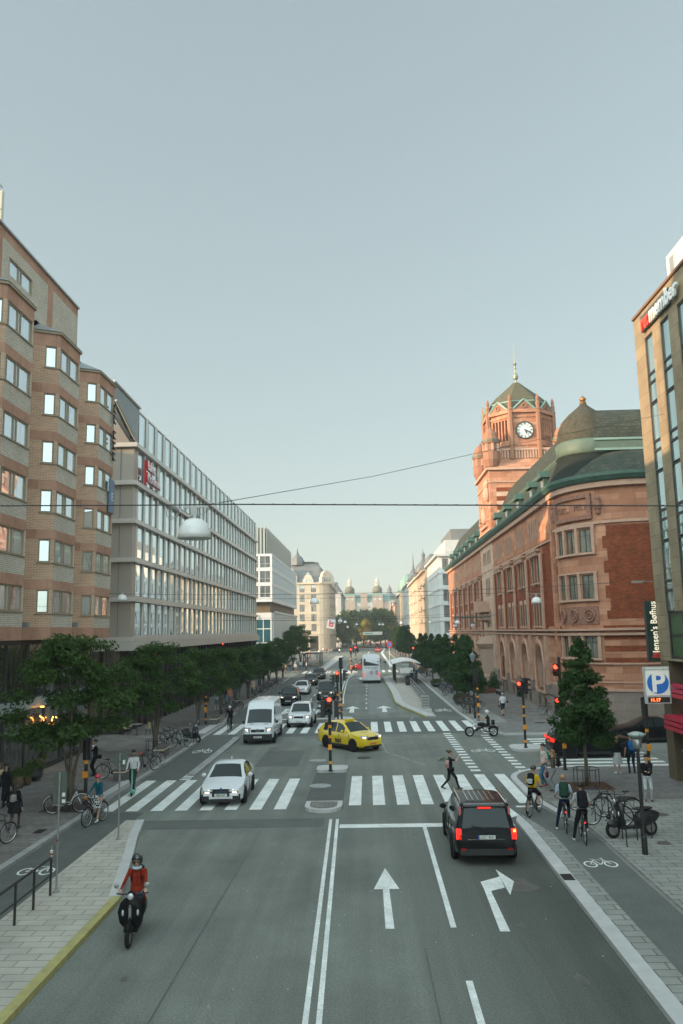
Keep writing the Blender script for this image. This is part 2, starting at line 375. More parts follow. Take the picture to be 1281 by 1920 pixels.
def outer_lane(m):
    # the outer lane gets darker towards the right kerb, near stretch only
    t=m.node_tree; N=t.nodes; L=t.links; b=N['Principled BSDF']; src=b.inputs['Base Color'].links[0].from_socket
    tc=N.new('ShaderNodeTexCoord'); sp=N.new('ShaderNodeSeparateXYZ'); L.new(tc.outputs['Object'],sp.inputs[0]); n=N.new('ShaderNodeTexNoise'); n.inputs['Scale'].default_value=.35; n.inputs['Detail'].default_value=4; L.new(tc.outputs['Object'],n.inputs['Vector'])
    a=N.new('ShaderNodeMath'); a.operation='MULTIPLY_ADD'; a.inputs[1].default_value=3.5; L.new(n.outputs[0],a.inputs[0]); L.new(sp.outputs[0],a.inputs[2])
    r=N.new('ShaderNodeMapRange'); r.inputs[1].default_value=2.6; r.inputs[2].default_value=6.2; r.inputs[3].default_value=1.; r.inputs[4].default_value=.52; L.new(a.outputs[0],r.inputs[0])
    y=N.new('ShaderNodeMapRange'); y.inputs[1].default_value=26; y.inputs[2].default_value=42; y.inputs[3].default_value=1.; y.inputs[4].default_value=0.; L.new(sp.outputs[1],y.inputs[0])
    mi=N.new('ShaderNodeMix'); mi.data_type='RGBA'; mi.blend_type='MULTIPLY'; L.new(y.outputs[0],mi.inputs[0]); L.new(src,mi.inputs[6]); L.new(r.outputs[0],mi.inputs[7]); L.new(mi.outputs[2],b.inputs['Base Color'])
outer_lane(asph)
asph2=M('asphalt_dark',(.115,.124,.112),.85,var=.12,vs=1.5,bump=.4,bs=50); speckle(asph2,.22,22.)
asph3=M('asphalt_new',(.135,.145,.132),.85,var=.12,vs=.8,bump=.4,bs=50); speckle(asph3,.22,22.)
paint=M('road_paint',(.70,.72,.68),.6,var=.12,vs=2.5,col2=None); speckle(paint,.2,14.); speckle(paint,.16,1.1)
wornpaint=M('worn_paint',(.3,.31,.3),.7,var=.35,vs=6.)
slab=M('paving_slab',(.46,.435,.375),.8,brick=(.7,.35,.018,(.25,.235,.20),(.40,.375,.325)),var=.12,vs=.9,bump=.2,bs=15)
slabR=M('paving_slab_grey',(.30,.305,.275),.8,brick=(.7,.35,.018,(.12,.12,.105),(.25,.255,.23)),var=.15,vs=.9)
slab2=M('paving_dark',(.21,.20,.18),.8,brick=(.35,.35,.012,(.08,.075,.07),(.17,.162,.148)),var=.25,vs=.8,bump=.2,bs=15)
cobble=M('cobbles',(.27,.265,.25),.8,brick=(.12,.11,.02,(.12,.115,.105),(.2,.2,.19)),var=.2,vs=1.5)
granite=M('kerb_granite',(.33,.33,.32),.7,brick=(9,1.,.012,(.14,.14,.13),(.29,.29,.28)),var=.15,vs=3.)
ltgranite=M('pale_granite',(.48,.48,.46),.7,var=.12,vs=2.)
yelpaint=M('yellow_kerb_paint',(.45,.40,.13),.7,var=.22,vs=4.,col2=(.3,.27,.13))
iron=M('cast_iron',(.035,.033,.03),.6,metal=.3,var=.3,vs=15)
def flat(name,polys,z,m,kind='structure'):
    mb=MB()
    for p in polys:
        ar=sum(p[k][0]*p[(k+1)%len(p)][1]-p[(k+1)%len(p)][0]*p[k][1] for k in range(len(p)))
        q=[(a[0],a[1],z) for a in p]
        mb.quad(q if ar>0 else q[::-1])
    return tag(mb.build(name,m),kind=kind)
def slabs(name,polys,z0,z1,mats):
    mb=MB()
    for p in polys: mb.prism(p,z0,z1,1 if len(mats)>1 else 0,0)
    return tag(mb.build(name,mats),kind='structure')
def rect(x0,x1,y0,y1): return [(x0,y0),(x1,y0),(x1,y1),(x0,y1)]
def strip(pts,w):
    """ribbon polygons along a polyline"""
    out=[]; P=[Vector((p[0],p[1])) for p in pts]; n=[]
    for i in range(len(P)):
        t=(P[min(i+1,len(P)-1)]-P[max(i-1,0)]).normalized(); n.append(Vector((-t.y,t.x))*w/2)
    for i in range(len(P)-1): out.append([tuple(P[i]-n[i]),tuple(P[i+1]-n[i+1]),tuple(P[i+1]+n[i+1]),tuple(P[i]+n[i])])
    return out
# ================================================================== ground
gm=M('ground_mat',(.10,.10,.095),.9,var=.2,vs=.05)
flat("ground",[rect(-800,800,-200,1000)],-.02,gm)
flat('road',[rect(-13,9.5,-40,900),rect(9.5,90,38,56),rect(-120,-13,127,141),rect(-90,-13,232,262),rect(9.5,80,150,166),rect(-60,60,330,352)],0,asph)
K=.11
# left pavement
slabs('pavement',[ [(-60,-30),(-11.45,-30),(-11.45,62),(-11.8,66),(-12.05,72),(-12.3,126),(-60,126)] ,
   [(-60,142),(-12.3,142),(-12.1,230),(-60,231)], [(-60,263),(-11,263),(-10.6,275),(-10.6,329),(-60,329)],[(-60,353),(-11,353),(-11,560),(-60,560)] ],-.1,K,[slab2,granite])
flat('pavement_slabs',[rect(-13.3,-11.5,-30,33),rect(-13.3,-11.5,39.5,56.5)],K+.004,slab2)
flat('cobble_patch',[rect(-17.3,-11.9,33,39.4),rect(-14.6,-12.1,57,64)],K+.004,cobble)
flat('tactile_strip',[rect(-11.95,-11.5,33.2,39.5),rect(-12.3,-11.6,57.2,63.6)],K+.008,ltgranite)
slabs('kerb',strip([(-11.32,-30),(-11.32,62),(-11.67,66),(-11.92,72),(-12.17,126)],.26),-.05,K+.012,[granite])
# left island with yellow kerb
isl=[(-9.1,-30),(-6.83,-30),(-6.83,22.3),(-7.35,24.6),(-7.86,27),(-8.3,29),(-8.7,31.2),(-9.3,31.2)]
slabs('traffic_island',[isl],-.05,K,[slab,granite])
slabs('yellow_kerb',strip([(-6.88,-30),(-6.88,22.35)],.24),-.05,K+.012,[yelpaint])
slabs('island_kerb',strip([(-6.95,22.4),(-7.9,26.9),(-8.35,28.9),(-8.76,31.2)],.3),-.05,K+.014,[ltgranite])
slabs('bike_lane_kerb',strip([(-8.98,41.1),(-8.95,50),(-8.95,54),(-9.05,55.2)],.42)+strip([(-9.5,64.6),(-9.45,90),(-9.6,110)],.42),-.05,K,[granite])
flat('bike_lane',[[(-11.19,-30),(-9.12,-30),(-9.12,33),(-11.19,33)],[(-11.19,39.7),(-9.2,39.7),(-9.2,57),(-11.19,57)],[(-11.5,63.9),(-9.72,63.9),(-9.85,110),(-10.2,140),(-12.0,140),(-12.0,72)]],.004,asph2)
# far left islands
slabs('far_island',[[(-9.5,148),(-8.2,148),(-7.6,190),(-7.4,232),(-9.3,232)]],-.05,K,[slab,granite])
slabs('far_kerb_slab',[[(-8.9,150),(-7.9,150),(-7.3,190),(-7.1,230),(-8.3,230)]],-.05,K+.03,[ltgranite])
# right kerb, flagstones and bike lane
slabs('right_kerb',[[(5.2,-30),(5.58,-30),(5.58,29.6),(5.45,31.4),(5.2,30.4)]],-.05,K+.01,[ltgranite])
slabs('right_flagstones',[[(5.58,-30),(6.08,-30),(6.08,28.5),(5.5,31.6),(5.585,29.6)]],-.05,K,[slabR])
flat('bike_lane_right',[[(6.08,-30),(7.5,-30),(7.5,29.3),(7.1,31.3),(6.7,33.4),(5.5,33.4),(5.5,31.6),(6.08,28.5)]],.004,asph3)
def arc(cx,cy,r,a0,a1,n=8): return [(cx+r*math.cos(rad(a0+(a1-a0)*i/n)),cy+r*math.sin(rad(a0+(a1-a0)*i/n))) for i in range(n+1)]
near=[(7.5,-30),(60,-30),(60,41.3),(10,41.5)]+arc(9.6,38.5,3.,90,180,8)[1:]+[(6.65,35.5),(6.8,33.4),(7.2,31.2),(7.5,29.3)]
slabs('pavement_near_right',[near],-.05,K,[slab2,ltgranite])
flat('slabs_near_right',[[(7.55,-30),(13.5,-30),(13.5,33.6),(7.1,33.6),(7.25,31.3),(7.55,29.3)]],K+.004,slabR)
flat('cobbles_near_right',[[(7.9,35.2),(17,35.0),(17,40.9),(10,41.2)]+arc(9.6,38.5,2.5,100,170,5)],K+.006,cobble)
slabs('corner_kerb',strip([(7.1,31.2),(6.75,33.4),(6.62,35.5)]+arc(9.6,38.5,2.98,180,90,8)+[(20,41.35),(60,41.3)],.28),-.05,K+.016,[ltgranite])
north=[(8.9,54.6),(60,52.8),(60,148),(7.0,148),(7.15,120),(7.3,86),(7.42,69),(7.6,62.5),(7.9,57)]
slabs('pavement_north_right',[north,[(6.9,167),(60,167),(60,329),(6.5,329),(6.5,250)],[(7,353),(60,353),(60,560),(7,560)]],-.05,K,[slab2,ltgranite])
flat('cobbles_north_right',[[(8.5,56.),(9.5,54.9),(17,54.3),(16,57.5),(14.2,60.6),(8.6,60.6)]],K+.004,cobble)
flat('slabs_north_right',[[(7.75,60.8),(10.2,60.8),(10.2,147),(7.3,147),(7.5,86)]],K+.005,slabR)
slabs('north_kerb',strip([(7.2,120),(7.35,86),(7.45,69),(7.65,62.5),(7.95,57),(8.95,54.65),(20,54.2),(60,52.9)],.24),-.05,K+.016,[ltgranite])
# bus stop island
bus=[(5.3,65.8),(5.2,84),(5.1,124),(3.6,126),(2.1,122),(2.2,116),(2.6,92),(2.6,79),(3.1,74),(3.9,70),(4.6,65.8)]
slabs('bus_stop_island',[bus],-.05,.14,[slab,granite])
slabs('bus_stop_kerb',strip([(2.4,122),(2.5,116),(2.9,92),(2.9,79.5),(3.4,74.4),(4.2,70.2),(4.85,66.2)],.72),-.05,.155,[ltgranite])
slabs('bus_stop_yellow_edge',strip([(2.0,122),(2.11,116),(2.51,92),(2.5,79.),(3.0,73.8),(3.8,69.7),(4.5,65.6)],.1),-.05,.15,[yelpaint])
flat('bike_lane_north_right',[[(5.4,64),(7.5,64),(7.2,86),(7.0,126),(5.2,126),(5.3,84)]],.004,asph3)
# raised refuges
def rounded(x0,x1,y0,y1,r,n=4):
    return arc(x1-r,y1-r,r,0,90,n)+arc(x0+r,y1-r,r,90,180,n)+arc(x0+r,y0+r,r,180,270,n)+arc(x1-r,y0+r,r,270,360,n)
slabs('refuge_island',[rounded(-2.78,-1.2,41.4,42.9,.35),rounded(8.15,9.95,47.3,49.5,.7),rounded(-2.75,-1.4,63.6,66.6,.5),rounded(-3.4,-1.9,136,141,.6)],-.05,.14,[ltgranite])
slabs('refuge_nose',[[(-2.7,34.1),(-1.2,34.1),(-1.2,33.2)]+arc(-1.95,33.2,.75,0,-180,8)],-.05,.13,[ltgranite])
flat('refuge_nose_fill',[[(-2.5,33.95),(-1.4,33.95),(-1.4,33.2)]+arc(-1.95,33.2,.55,0,-180,8)],.136,slab2)
flat('refuge_asphalt',[rect(-2.78,-1.2,34.15,41.35)],.006,asph2)
# ------------------------------------------------------------------ markings
Z=.008
def bars(x0,n,w,step,y0,y1,slant=0): return [[(x0+i*step,y0),(x0+i*step+w,y0),(x0+i*step+w+slant,y1),(x0+i*step+slant,y1)] for i in range(n)]
flat('zebra_crossing',bars(-10.95,8,.5,1.0,33.2,39.9)+bars(-.95,8,.5,.985,33.75,40.35),Z,paint)
flat('zebra_crossing',bars(-11.05,8,.5,1.02,57.3,63.4)+bars(.05,8,.5,1.0,57.3,63.6),Z,paint)
flat('zebra_crossing',[rect(9.9,15.2,42.0+i*1.02,42.5+i*1.02) for i in range(11) if i not in(5,6)],Z,paint)
flat('zebra_crossing',bars(-11.5,5,.5,1.,138,146)+bars(-7.2,5,.5,1.1,138,146)+bars(-1.,7,.5,1.1,138,146),Z,paint)
flat('zebra_crossing',bars(-10.5,18,.6,1.1,318,328),Z,paint)
flat('bicycle_crossing',[rect(4.95,5.45,41.2+i*1.03,41.7+i*1.03) for i in range(15)]+[rect(7.3,7.8,40.9+i*1.03,41.4+i*1.03) for i in range(14)],Z,paint)
flat('bicycle_crossing',[rect(-9.35,-8.85,39.95+i*.42,40.17+i*.42) for i in range(4)],Z,paint)
lines=[rect(-1.2,5.1,30.0,30.55),rect(1.79,1.93,20.2,30.0),rect(1.79,1.93,10,17.3),rect(1.79,1.93,-2,6),rect(5.7,6.65,33.0,33.25)]
lines+=strip([(-1.57,31.4),(-1.25,12),(-1.2,-5)],.11)+strip([(-1.32,31.4),(-1.0,12),(-.95,-5)],.11)
lines+=[rect(-8.8,-3.1,66.2,66.7),[(5.15,33.9),(5.3,33.9),(5.55,31.6),(5.2,31.3)]]
lines+=[rect(-6.2,-6.08,y,y+2.5) for y in range(84,130,6)]+[rect(-.38,-.26,y,y+1.6) for y in range(74,126,5)]
q=[gp(*a) for a in ((640,1320),(641,1305),(645,1288),(650,1273),(661,1264))]
lines+=strip([(p.x-.12,p.y) for p in q],.11)+strip([(p.x+.2,p.y) for p in q],.11)
q=[gp(*a) for a in ((672,1247),(680,1236),(693,1222))]; lines+=strip([(p.x,p.y) for p in q],.35)
q=[gp(*a) for a in ((735,1250),(722,1233),(716,1224),(722,1216))]; lines+=strip([(p.x,p.y) for p in q],.7)
q=[gp(*a) for a in ((640,1240),(648,1226))]; lines+=[rect(-4.6,-4.45,y,y+3) for y in range(155,230,9)]+[rect(-11.3,-10.3,y,y+.4) for y in (147,)]
flat('lane_line',lines,Z,paint)
def arrow(cx,y0,y1,hw=.5,sw=.17,hl=1.7): return [[(cx-sw,y0),(cx+sw,y0),(cx+sw*.8,y1-hl),(cx-sw*.8,y1-hl)],[(cx-hw,y1-hl),(cx+hw,y1-hl),(cx,y1)]]
q=[gp(*a) for a in ((723,1742),(740,1742),(730,1667),(718,1667),(701,1668),(749,1667),(722,1628))]; q=[(p.x,p.y) for p in q]; ar=[[q[0],q[1],q[2],q[3]],[q[4],q[5],q[6]]]
t=[gp(*a) for a in ((938,1747),(957,1747),(921,1671),(947,1665),(957,1679),(964,1653),(929,1630),(937,1644),(901,1654),(908,1668))]
T=[(p.x,p.y) for p in t]
ar+=[[T[0],T[1],T[2],T[9]],[T[9],T[2],T[3],T[7],T[8]],[T[4],T[5],T[6]]]
ar+=arrow(-1.6,71,77,.7,.22,2.4)+arrow(1.3,71,77,.7,.22,2.4)+arrow(-5.0,148,154,.7,.22,2.4)+arrow(-1.2,118,124,.7,.22,2.4)
for cx,y1 in ((-7.6,70.5),(-4.6,70.5)):
    ar+=[[(cx-.2,y1+5),(cx+.2,y1+5),(cx+.2,y1+2),(cx-.2,y1+2)],[(cx-.7,y1+2.2),(cx+.7,y1+2.2),(cx,y1)]]
ar+=[[(-6.2,111),(-5.9,111),(-5.9,116),(-6.2,116)],[(-6.2,111),(-3.6,111),(-3.6,111.7),(-6.2,111.7)]]
flat('lane_arrow',ar,Z,paint)
def bike_sym(cx,cy,L,ry,m,Hh=1.):
    """painted bicycle lying on the lane, width L across, ry its depth"""
    polys=[]; r=L*.2
    for sx in (-1,1):
        ring=[(cx+sx*L*.3+r*math.cos(a),cy+ry*r*math.sin(a)) for a in [2*PI*i/16 for i in range(17)]]
        for a,b in zip(ring,ring[1:]):
            ca=(cx+sx*L*.3,cy); f=.74
            polys.append([a,b,(ca[0]+(b[0]-ca[0])*f,ca[1]+(b[1]-ca[1])*f),(ca[0]+(a[0]-ca[0])*f,ca[1]+(a[1]-ca[1])*f)])
    A=(cx-L*.3,cy); B=(cx-L*.12,cy+ry*L*.27); Cc=(cx+L*.02,cy-ry*.02*L); D=(cx+L*.2,cy+ry*L*.27); E=(cx+L*.3,cy)
    for a,b in ((A,B),(A,Cc),(B,Cc),(B,D),(Cc,D),(D,E),((B[0]-L*.07,B[1]+ry*L*.06),(B[0]+L*.06,B[1]+ry*L*.06)),((D[0]-L*.02,D[1]),(D[0]-L*.03,D[1]+ry*L*.12)),((D[0]-L*.1,D[1]+ry*L*.12),(D[0]+L*.02,D[1]+ry*L*.12))):
        polys+=strip([a,b],L*.035*max(1,ry*.6))
    return polys
bp=bike_sym(-10.2,25.1,1.1,1.7,paint)+bike_sym(-10.15,49.3,1.15,2.6,paint)+bike_sym(6.75,25.2,1.0,1.6,paint)+bike_sym(6.5,47.9,1.4,1.5,paint)+bike_sym(6.4,71.5,1.4,3.2,paint)
flat('bicycle_symbol',bp,Z+.002,paint)
# manholes
def manhole(p,r,label,z=0.,m=iron):
    mb=MB(); mb.lathe([(r,-.02),(r,.014),(r*.86,.014),(r*.85,.01),(r*.3,.01),(r*.28,.014),(.01,.014)],(0,0,0),20)
    o=mb.build('manhole_cover',m,None,False,(p.x,p.y,z)); tag(o,label,'manhole cover','manhole covers'); return o
manhole(gp(682,1421),.38,'dark round manhole cover in the crossing just below the yellow taxi')
manhole(gp(601,1474),.5,'pale worn oval cover in the dark refuge between the two zebra halves',.01,wornpaint)
manhole(gp(596,1426),.48,'pale round worn marking plate left of the traffic light post in the crossing',0,wornpaint)
manhole(gp(145,1490),.42,'dark manhole cover in the cobbles beside the left black and orange post',K)
manhole(gp(1173,1503),.45,'round manhole cover in the right pavement behind the parked scooter',K)
manhole(gp(1013,1358),.4,'oval manhole cover in the pale cobbles near the brick post building corner',K)
manhole(gp(1095,1669),.3,'small round manhole cover in the right bike lane below the painted bicycle')

# ------------------------------------------------------------------ patches, seams and stains of the carriageway
lightA=M('asphalt_worn',(.215,.228,.21),.85,var=.12,vs=.6); speckle(lightA,.22,20.); darkA=M('asphalt_patch',(.125,.134,.122),.85,var=.12,vs=.9); speckle(darkA,.25,20.)
stainM=M('oil_stain',(.10,.10,.09),.6,var=.3,vs=3.); seamM=M('tar_seam',(.09,.095,.09),.6,var=.2,vs=5.); chalk=M('dusty_seam',(.27,.285,.265),.9,var=.3,vs=2.)
rp=random.Random(4)
def blob(x,y,rx,ry,n=12): return [(x+rx*(.7+.5*rp.random())*math.cos(2*PI*i/n),y+ry*(.7+.5*rp.random())*math.sin(2*PI*i/n)) for i in range(n)]
flat('worn_lane',[[(-.1,69.5),(2.3,70.5),(2.2,79),(2.0,92),(1.9,107),(-.1,107)]],.0035,lightA)
flat('road_patch',[[(-9.0,31.5),(-1.8,31.6),(-1.8,30.2),(-8.4,30.1)],[(-8.7,55.5),(8.7,56.),(8.0,66),(-9.2,66.)],rect(-6.2,-3.9,43.5,49.2),[(2.9,5),(4.4,5),(4.5,13.4),(3.0,13.4)]],.003,darkA)
flat('tar_seam',strip([(1.2,-5),(1.25,8),(1.1,19)],.03)+strip([(-4.1,0),(-4.2,14),(-4.0,29.8)],.035)+strip([(-1.2,31.),(-2.2,32.2),(-2.9,33.),(-3.,42.8),(-1.9,43.5)],.03)+strip([(3.6,8),(3.2,12),(3.5,17),(3.1,22)],.025)+strip([(6.6,5),(6.9,12),(6.5,18),(6.9,24)],.02),.0045,seamM)
flat('dusty_seam',strip([(-4.2,53.6),(-1.5,54.),(2.5,54.4),(7.5,54.)],.16)+strip([(-3.6,57),(-3.0,52.5),(-1.8,51.2)],.1)+strip([(3.4,68.5),(5.5,66.5),(8,65.2)],.12)+strip([(2.3,69.),(3.5,66.),(3.,63.8)],.1)+strip([(.5,55.5),(.9,48),(2.8,43.2)],.12),.0052,chalk)
flat('oil_stain',[blob(4.1,17.3,.16,.3),blob(4.35,14.2,.2,.22),blob(3.85,14.6,.14,.2),blob(2.6,18.6,.1,.16),blob(3.5,20.3,.14,.2),blob(-4.4,26.,.16,.1),blob(-5.2,17.5,.08,.1),blob(.2,13.4,.07,.08),blob(4.0,23.3,.5,.7),blob(-5.8,50,.5,1.2),blob(-5.3,66,.6,1.5),blob(-.5,60.,.4,.9)],.0056,stainM)
flat('pavement_stain',[blob(-12.,25,.25,.3),blob(-12.6,29,.3,.2),blob(9.3,27,.25,.3),blob(8.8,22,.2,.35),blob(10.6,31,.3,.3),blob(11.5,46,.1,.1)],K+.0075,M('pavement_stain_mat',(.11,.10,.09),.85,var=.3,vs=3.))
flat('litter_speck',[blob(rp.uniform(-8.5,5),rp.uniform(14,40),.025,.035,6) for _ in range(60)]+[blob(rp.uniform(-8.8,-7.2),rp.uniform(15,24),.02,.025,6) for _ in range(0)],.007,wornpaint)
# iron gully gratings by the kerb
for i,(x,y,l) in enumerate(((-11.95,29.6,'dark rectangular drain grating in the left kerb strip near the frame edge'),(5.38,23.6,'small iron gully let into the pale right kerb'))):
    m=MB(); m.box(-.16,.16,-.28,.28,-.02,.012)
    for k in range(6): m.box(-.13,.13,-.24+k*.085,-.2+k*.085,.012,.02)
    o=m.build('drain_grating',iron,None,False,(x,y,K+.006)); tag(o,l,'drain cover')
# ================================================================== BUILDINGS
brickL=M('brown_brick',(.55,.31,.18),.85,brick=(.28,.085,.016,(.52,.45,.37),(.44,.235,.13)),coord='UV',var=.12,vs=.6)
stoneL=M('red_granite_band',(.47,.275,.195),.75,brick=(1.3,3.,.01,(.27,.155,.11),(.375,.21,.145)),coord='UV',var=.15,vs=2.)
metalgrey=M('zinc_sheet',(.33,.34,.34),.45,metal=.5,var=.1,vs=2)
frameTan=M('tan_window_frame',(.27,.22,.145),.55)
frameDark=M('dark_window_frame',(.03,.032,.03),.4)
frameGrey=M('grey_window_frame',(.2,.2,.19),.5)
frameWhite=M('white_window_frame',(.55,.55,.52),.5)
glL=glass_mat('hotel_glass',dark=(.02,.022,.022),curtain=(.5,.52,.52),amount=.75,mirror=.52,tint=(.86,.95,1.),wave=.05)
glO=glass_mat('office_glass',dark=(.03,.04,.042),curtain=(.36,.37,.35),amount=.5,mirror=.74,tint=(.86,.95,.98),wave=.05)
glShop=glass_mat('shop_glass',dark=(.008,.012,.01),curtain=(.05,.045,.03),amount=.2,mirror=.2,wave=.08)
glP=glass_mat('post_glass',dark=(.015,.02,.016),curtain=(.2,.19,.15),amount=.5,mirror=.08,wave=.02)
glR=glass_mat('right_glass',dark=(.03,.045,.045),curtain=(.2,.26,.25),amount=.3,mirror=.55,tint=(.8,.95,.93),wave=.1)
glFar=glass_mat('far_glass',dark=(.05,.055,.055),curtain=(.3,.3,.27),amount=.4,mirror=.25)
# ---------------------------------------------------------------- A brown brick hotel
A=bldg('hotel_building','brown brick building at the left edge with angular bay windows banded in red stone')
XB=-16.; XW=-17.3
zs_=[ax(149-3.2*i,y,XB).z for i,y in enumerate((723,806.6,889.8,975.8,1063,1151.6))][::-1]
step=(zs_[-1]-zs_[0])/5; zsill=[zs_[0]+step*i for i in range(6)]; WH=1.18
ztop=ax(151,664.7,XB).z; zbot=ax(206,1196,XB).z; zroof=ax(147,581,XW).z
brickF=M('pale_brick',(.66,.61,.51),.85,brick=(.28,.085,.02,(.36,.31,.25),(.54,.48,.39)),coord='UV',var=.12,vs=.6)
Lc=[0,0]
def zoneL(u,z):
    if z<zbot+.62: return 1
    if z>ztop-.62: return 1
    for s in zsill:
        if s+WH-.01<z<s+WH+.5: return 1
    return 2 if Lc[0]<u<Lc[1] else 0
zbks=[zbot+.62,ztop-.62]+[s+WH+.5 for s in zsill]
bays=[49.35+6.3*-k for k in range(3)]
for yr in bays:
    P=Path([(XW-.05,yr-3.65),(XB,yr-2.95),(XB,yr),(XW-.05,yr+.7)]); L1=P.u[1]; Lc[:]=[L1,P.u[2]]
    rects=[]; sp=[]
    for s in zsill:
        rects.append((L1+.14,P.u[2]-.12,s,s+WH)); rects.append((L1-.72,L1-.14,s,s+WH))
        w=P.u[2]-.12-L1-.14; sp.append((L1+.14+w/2,s,w,WH,(.085,.44,.56),1)); sp.append((L1-.43,s,.58,WH,1,1))
    wall('bay_window',A,P,zbot,ztop,rects,[brickL,stoneL,brickF],zoneL,.14,zbks)
    windows(A,P,sp,frameTan,glL,ft=.07,mt=.10,depth=.12)
    m=MB(); band(m,P,0,P.L,ztop,ztop+.14,.1); m.build('bay_coping',frameTan,A)
    for s in zsill: m=MB(); band(m,P,L1-.8,P.u[2]-.05,s-.06,s,.06); m.build('window_sill',frameTan,A)
    m=MB(); pts=[P.at(u,.1,h) for u,h in ((0,.1),(P.u[1],None),(P.u[2],None),(P.L,P.L-.01))] if False else [(XW,yr-3.8),(XB+.12,yr-3.05),(XB+.12,yr+.08),(XW,yr+.8)]
    up=[(XW,yr-3.1),(XW,yr-2.6),(XW,yr-.4),(XW,yr+.2)]
    for i in range(3): m.quad([(pts[i][0],pts[i][1],ztop+.14),(pts[i+1][0],pts[i+1][1],ztop+.14),(up[i+1][0],up[i+1][1],ztop+.85),(up[i][0],up[i][1],ztop+.85)])
    m.quad([(x,y,ztop+.135) for x,y in pts]); m.quad([(pts[0][0],pts[0][1],ztop+.14),(up[0][0],up[0][1],ztop+.85),(XW,yr-4.4,ztop+.14)])
    for q in range(1,6):
        yy=yr-3.0+q*.52; m.tube([(XB+.12,yy,ztop+.16),(XW,yr-2.6+q*.37,ztop+.88)],.02,4)
    m.build('bay_roof',metalgrey,A)
    m=MB(); m.quad([(p[0],p[1],zbot) for p in [(XW-.05,yr-3.65),(XB,yr-2.95),(XB,yr),(XW-.05,yr+.7)]][::-1]); m.build('bay_soffit',stoneL,A)
# wall behind the bays
P=Path([(XW,31.5),(XW,45.95)]); rects=[]; sp=[]; zw0=ax(17,514,XW).z; zw1=ax(18,481,XW).z; yw0=ax(17,500,XW).y; yw1=ax(61,540,XW).y; zbd=ax(147,596,XW).z
for k,yr in enumerate(bays[1:]):
    a=yw0-31.5-6.3*k; L_=yw1-yw0; rects.append((a,a+L_,zw0,zw1)); sp.append((a+L_/2,zw0,L_,zw1-zw0,(.06,.44,.56),1))
rects=[r for r in rects if r[0]>.3]; sp=[s for s in sp if s[0]>1.9]
def zoneW(u,z):
    y=u+31.5
    if z>zbd: return 1
    if z>22.5:
        for k,yr in enumerate(bays[1:]):
            if abs(y-(yr-1.3))<.38: return 1
    return 2
wall('wall',A,P,zbot,zroof,rects,[brickL,stoneL,brickF],zoneW,.14,[zbd,22.5],[yr-1.3-31.5+d for yr in bays[1:] for d in(-.38,.38)])
windows(A,P,sp,frameTan,glL,ft=.07,mt=.10,depth=.12)
m=MB(); band(m,P,0,P.L,zroof,zroof+.1,.12); m.build('coping',metalgrey,A)
P2=Path([(XW,45.95),(XW,50.1),(-26,50.1)]); wall('lower_wall',A,P2,zbot,ztop+.85,[],[brickL,stoneL],None)
m=MB(); m.box(-30,XW-.3,31.5,45.9,7.2,zroof-.05); m.box(-30,XW-.2,45.9,50.0,7.2,ztop+.8); m.box(-30,XW-.9,24,50.05,0,7.2); m.build('rear_wall',brickL,A)
# glazed ground floor
P=Path([(XW-.02,24.),(XW-.02,50.15)]); rects=[];sp=[]
n=11; dw=P.L/n
for i in range(n):
    for z0,h in ((.35,3.0),(4.0,2.7)): rects.append((i*dw+.05,(i+1)*dw-.05,z0,z0+h)); sp.append(((i+.5)*dw,z0,dw-.1,h,1,1))
teal=M('pale_glass_band',(.30,.36,.35),.3)
wall('ground_floor_frame',A,P,0,zbot-.02,rects,[frameDark,teal],lambda u,z:1 if 3.4<z<3.95 else 0,.1,[3.4,3.95])
windows(A,P,sp,frameDark,glShop,ft=.05,depth=.08,name='shop_window')
# small wall lamps and camera boxes
m=MB()
for (px,py) in ((44,1172),(137,1172)):
    p=ax(px,py,XB-.2); m.box(p.x-.1,p.x+.25,p.y-.12,p.y+.12,p.z-.12,p.z+.14)
m.build('wall_lamp',frameGrey,A)
# vertical lettering signs on the far corner of the hotel
sg=thing('vertical_sign','narrow blue and dark vertical letter sign at the far corner of the brick building','sign',(XB+.12,49.25,15.4))
m=MB(); m.box(-.04,.04,-.95,0,-.8,1.3); m.build('sign_plate',M('blue_sign',(.10,.17,.25),.5),sg)
text('lettering','E',.7,M('sign_white',(.7,.72,.72),.5),sg,(.06,-.48,.2),(PI/2,0,PI/2),.01)
m=MB()
for z in (2.6,3.3,4.0,5.0,5.7): m.box(.0,.08,-.5,-.38,z,z+.5); m.box(.0,.08,-.5,-.05,z,z+.1); m.box(.0,.08,-.5,-.05,z+.4,z+.5)
m.build('dark_letters',frameDark,sg)
# panel antennas on the roof
an=thing('antenna_mast','pale panel antennas on a steel mast on the brick roof at the far left edge','antenna',(-17.75,ax(9,424,XW).y+.3,zroof))
m=MB(); m.tube([(0,-.6,0),(0,-.6,2.5)],.04); m.tube([(0,-.1,0),(0,-.1,2.3)],.04); m.tube([(0,-.9,1.2),(0,.2,1.2)],.03); m.tube([(0,-1.1,2.45),(0,.2,2.45)],.03); m.build('mast',metalgrey,an)
m=MB(); m.box(-.12,.1,.0,.25,.2,2.2); m.build('antenna_panel',M('antenna_white',(.6,.58,.5),.5),an)
m=MB(); m.box(-.12,.1,-.45,-.3,.3,2.2); m.build('antenna_panel',bpy.data.materials['antenna_white'],an)
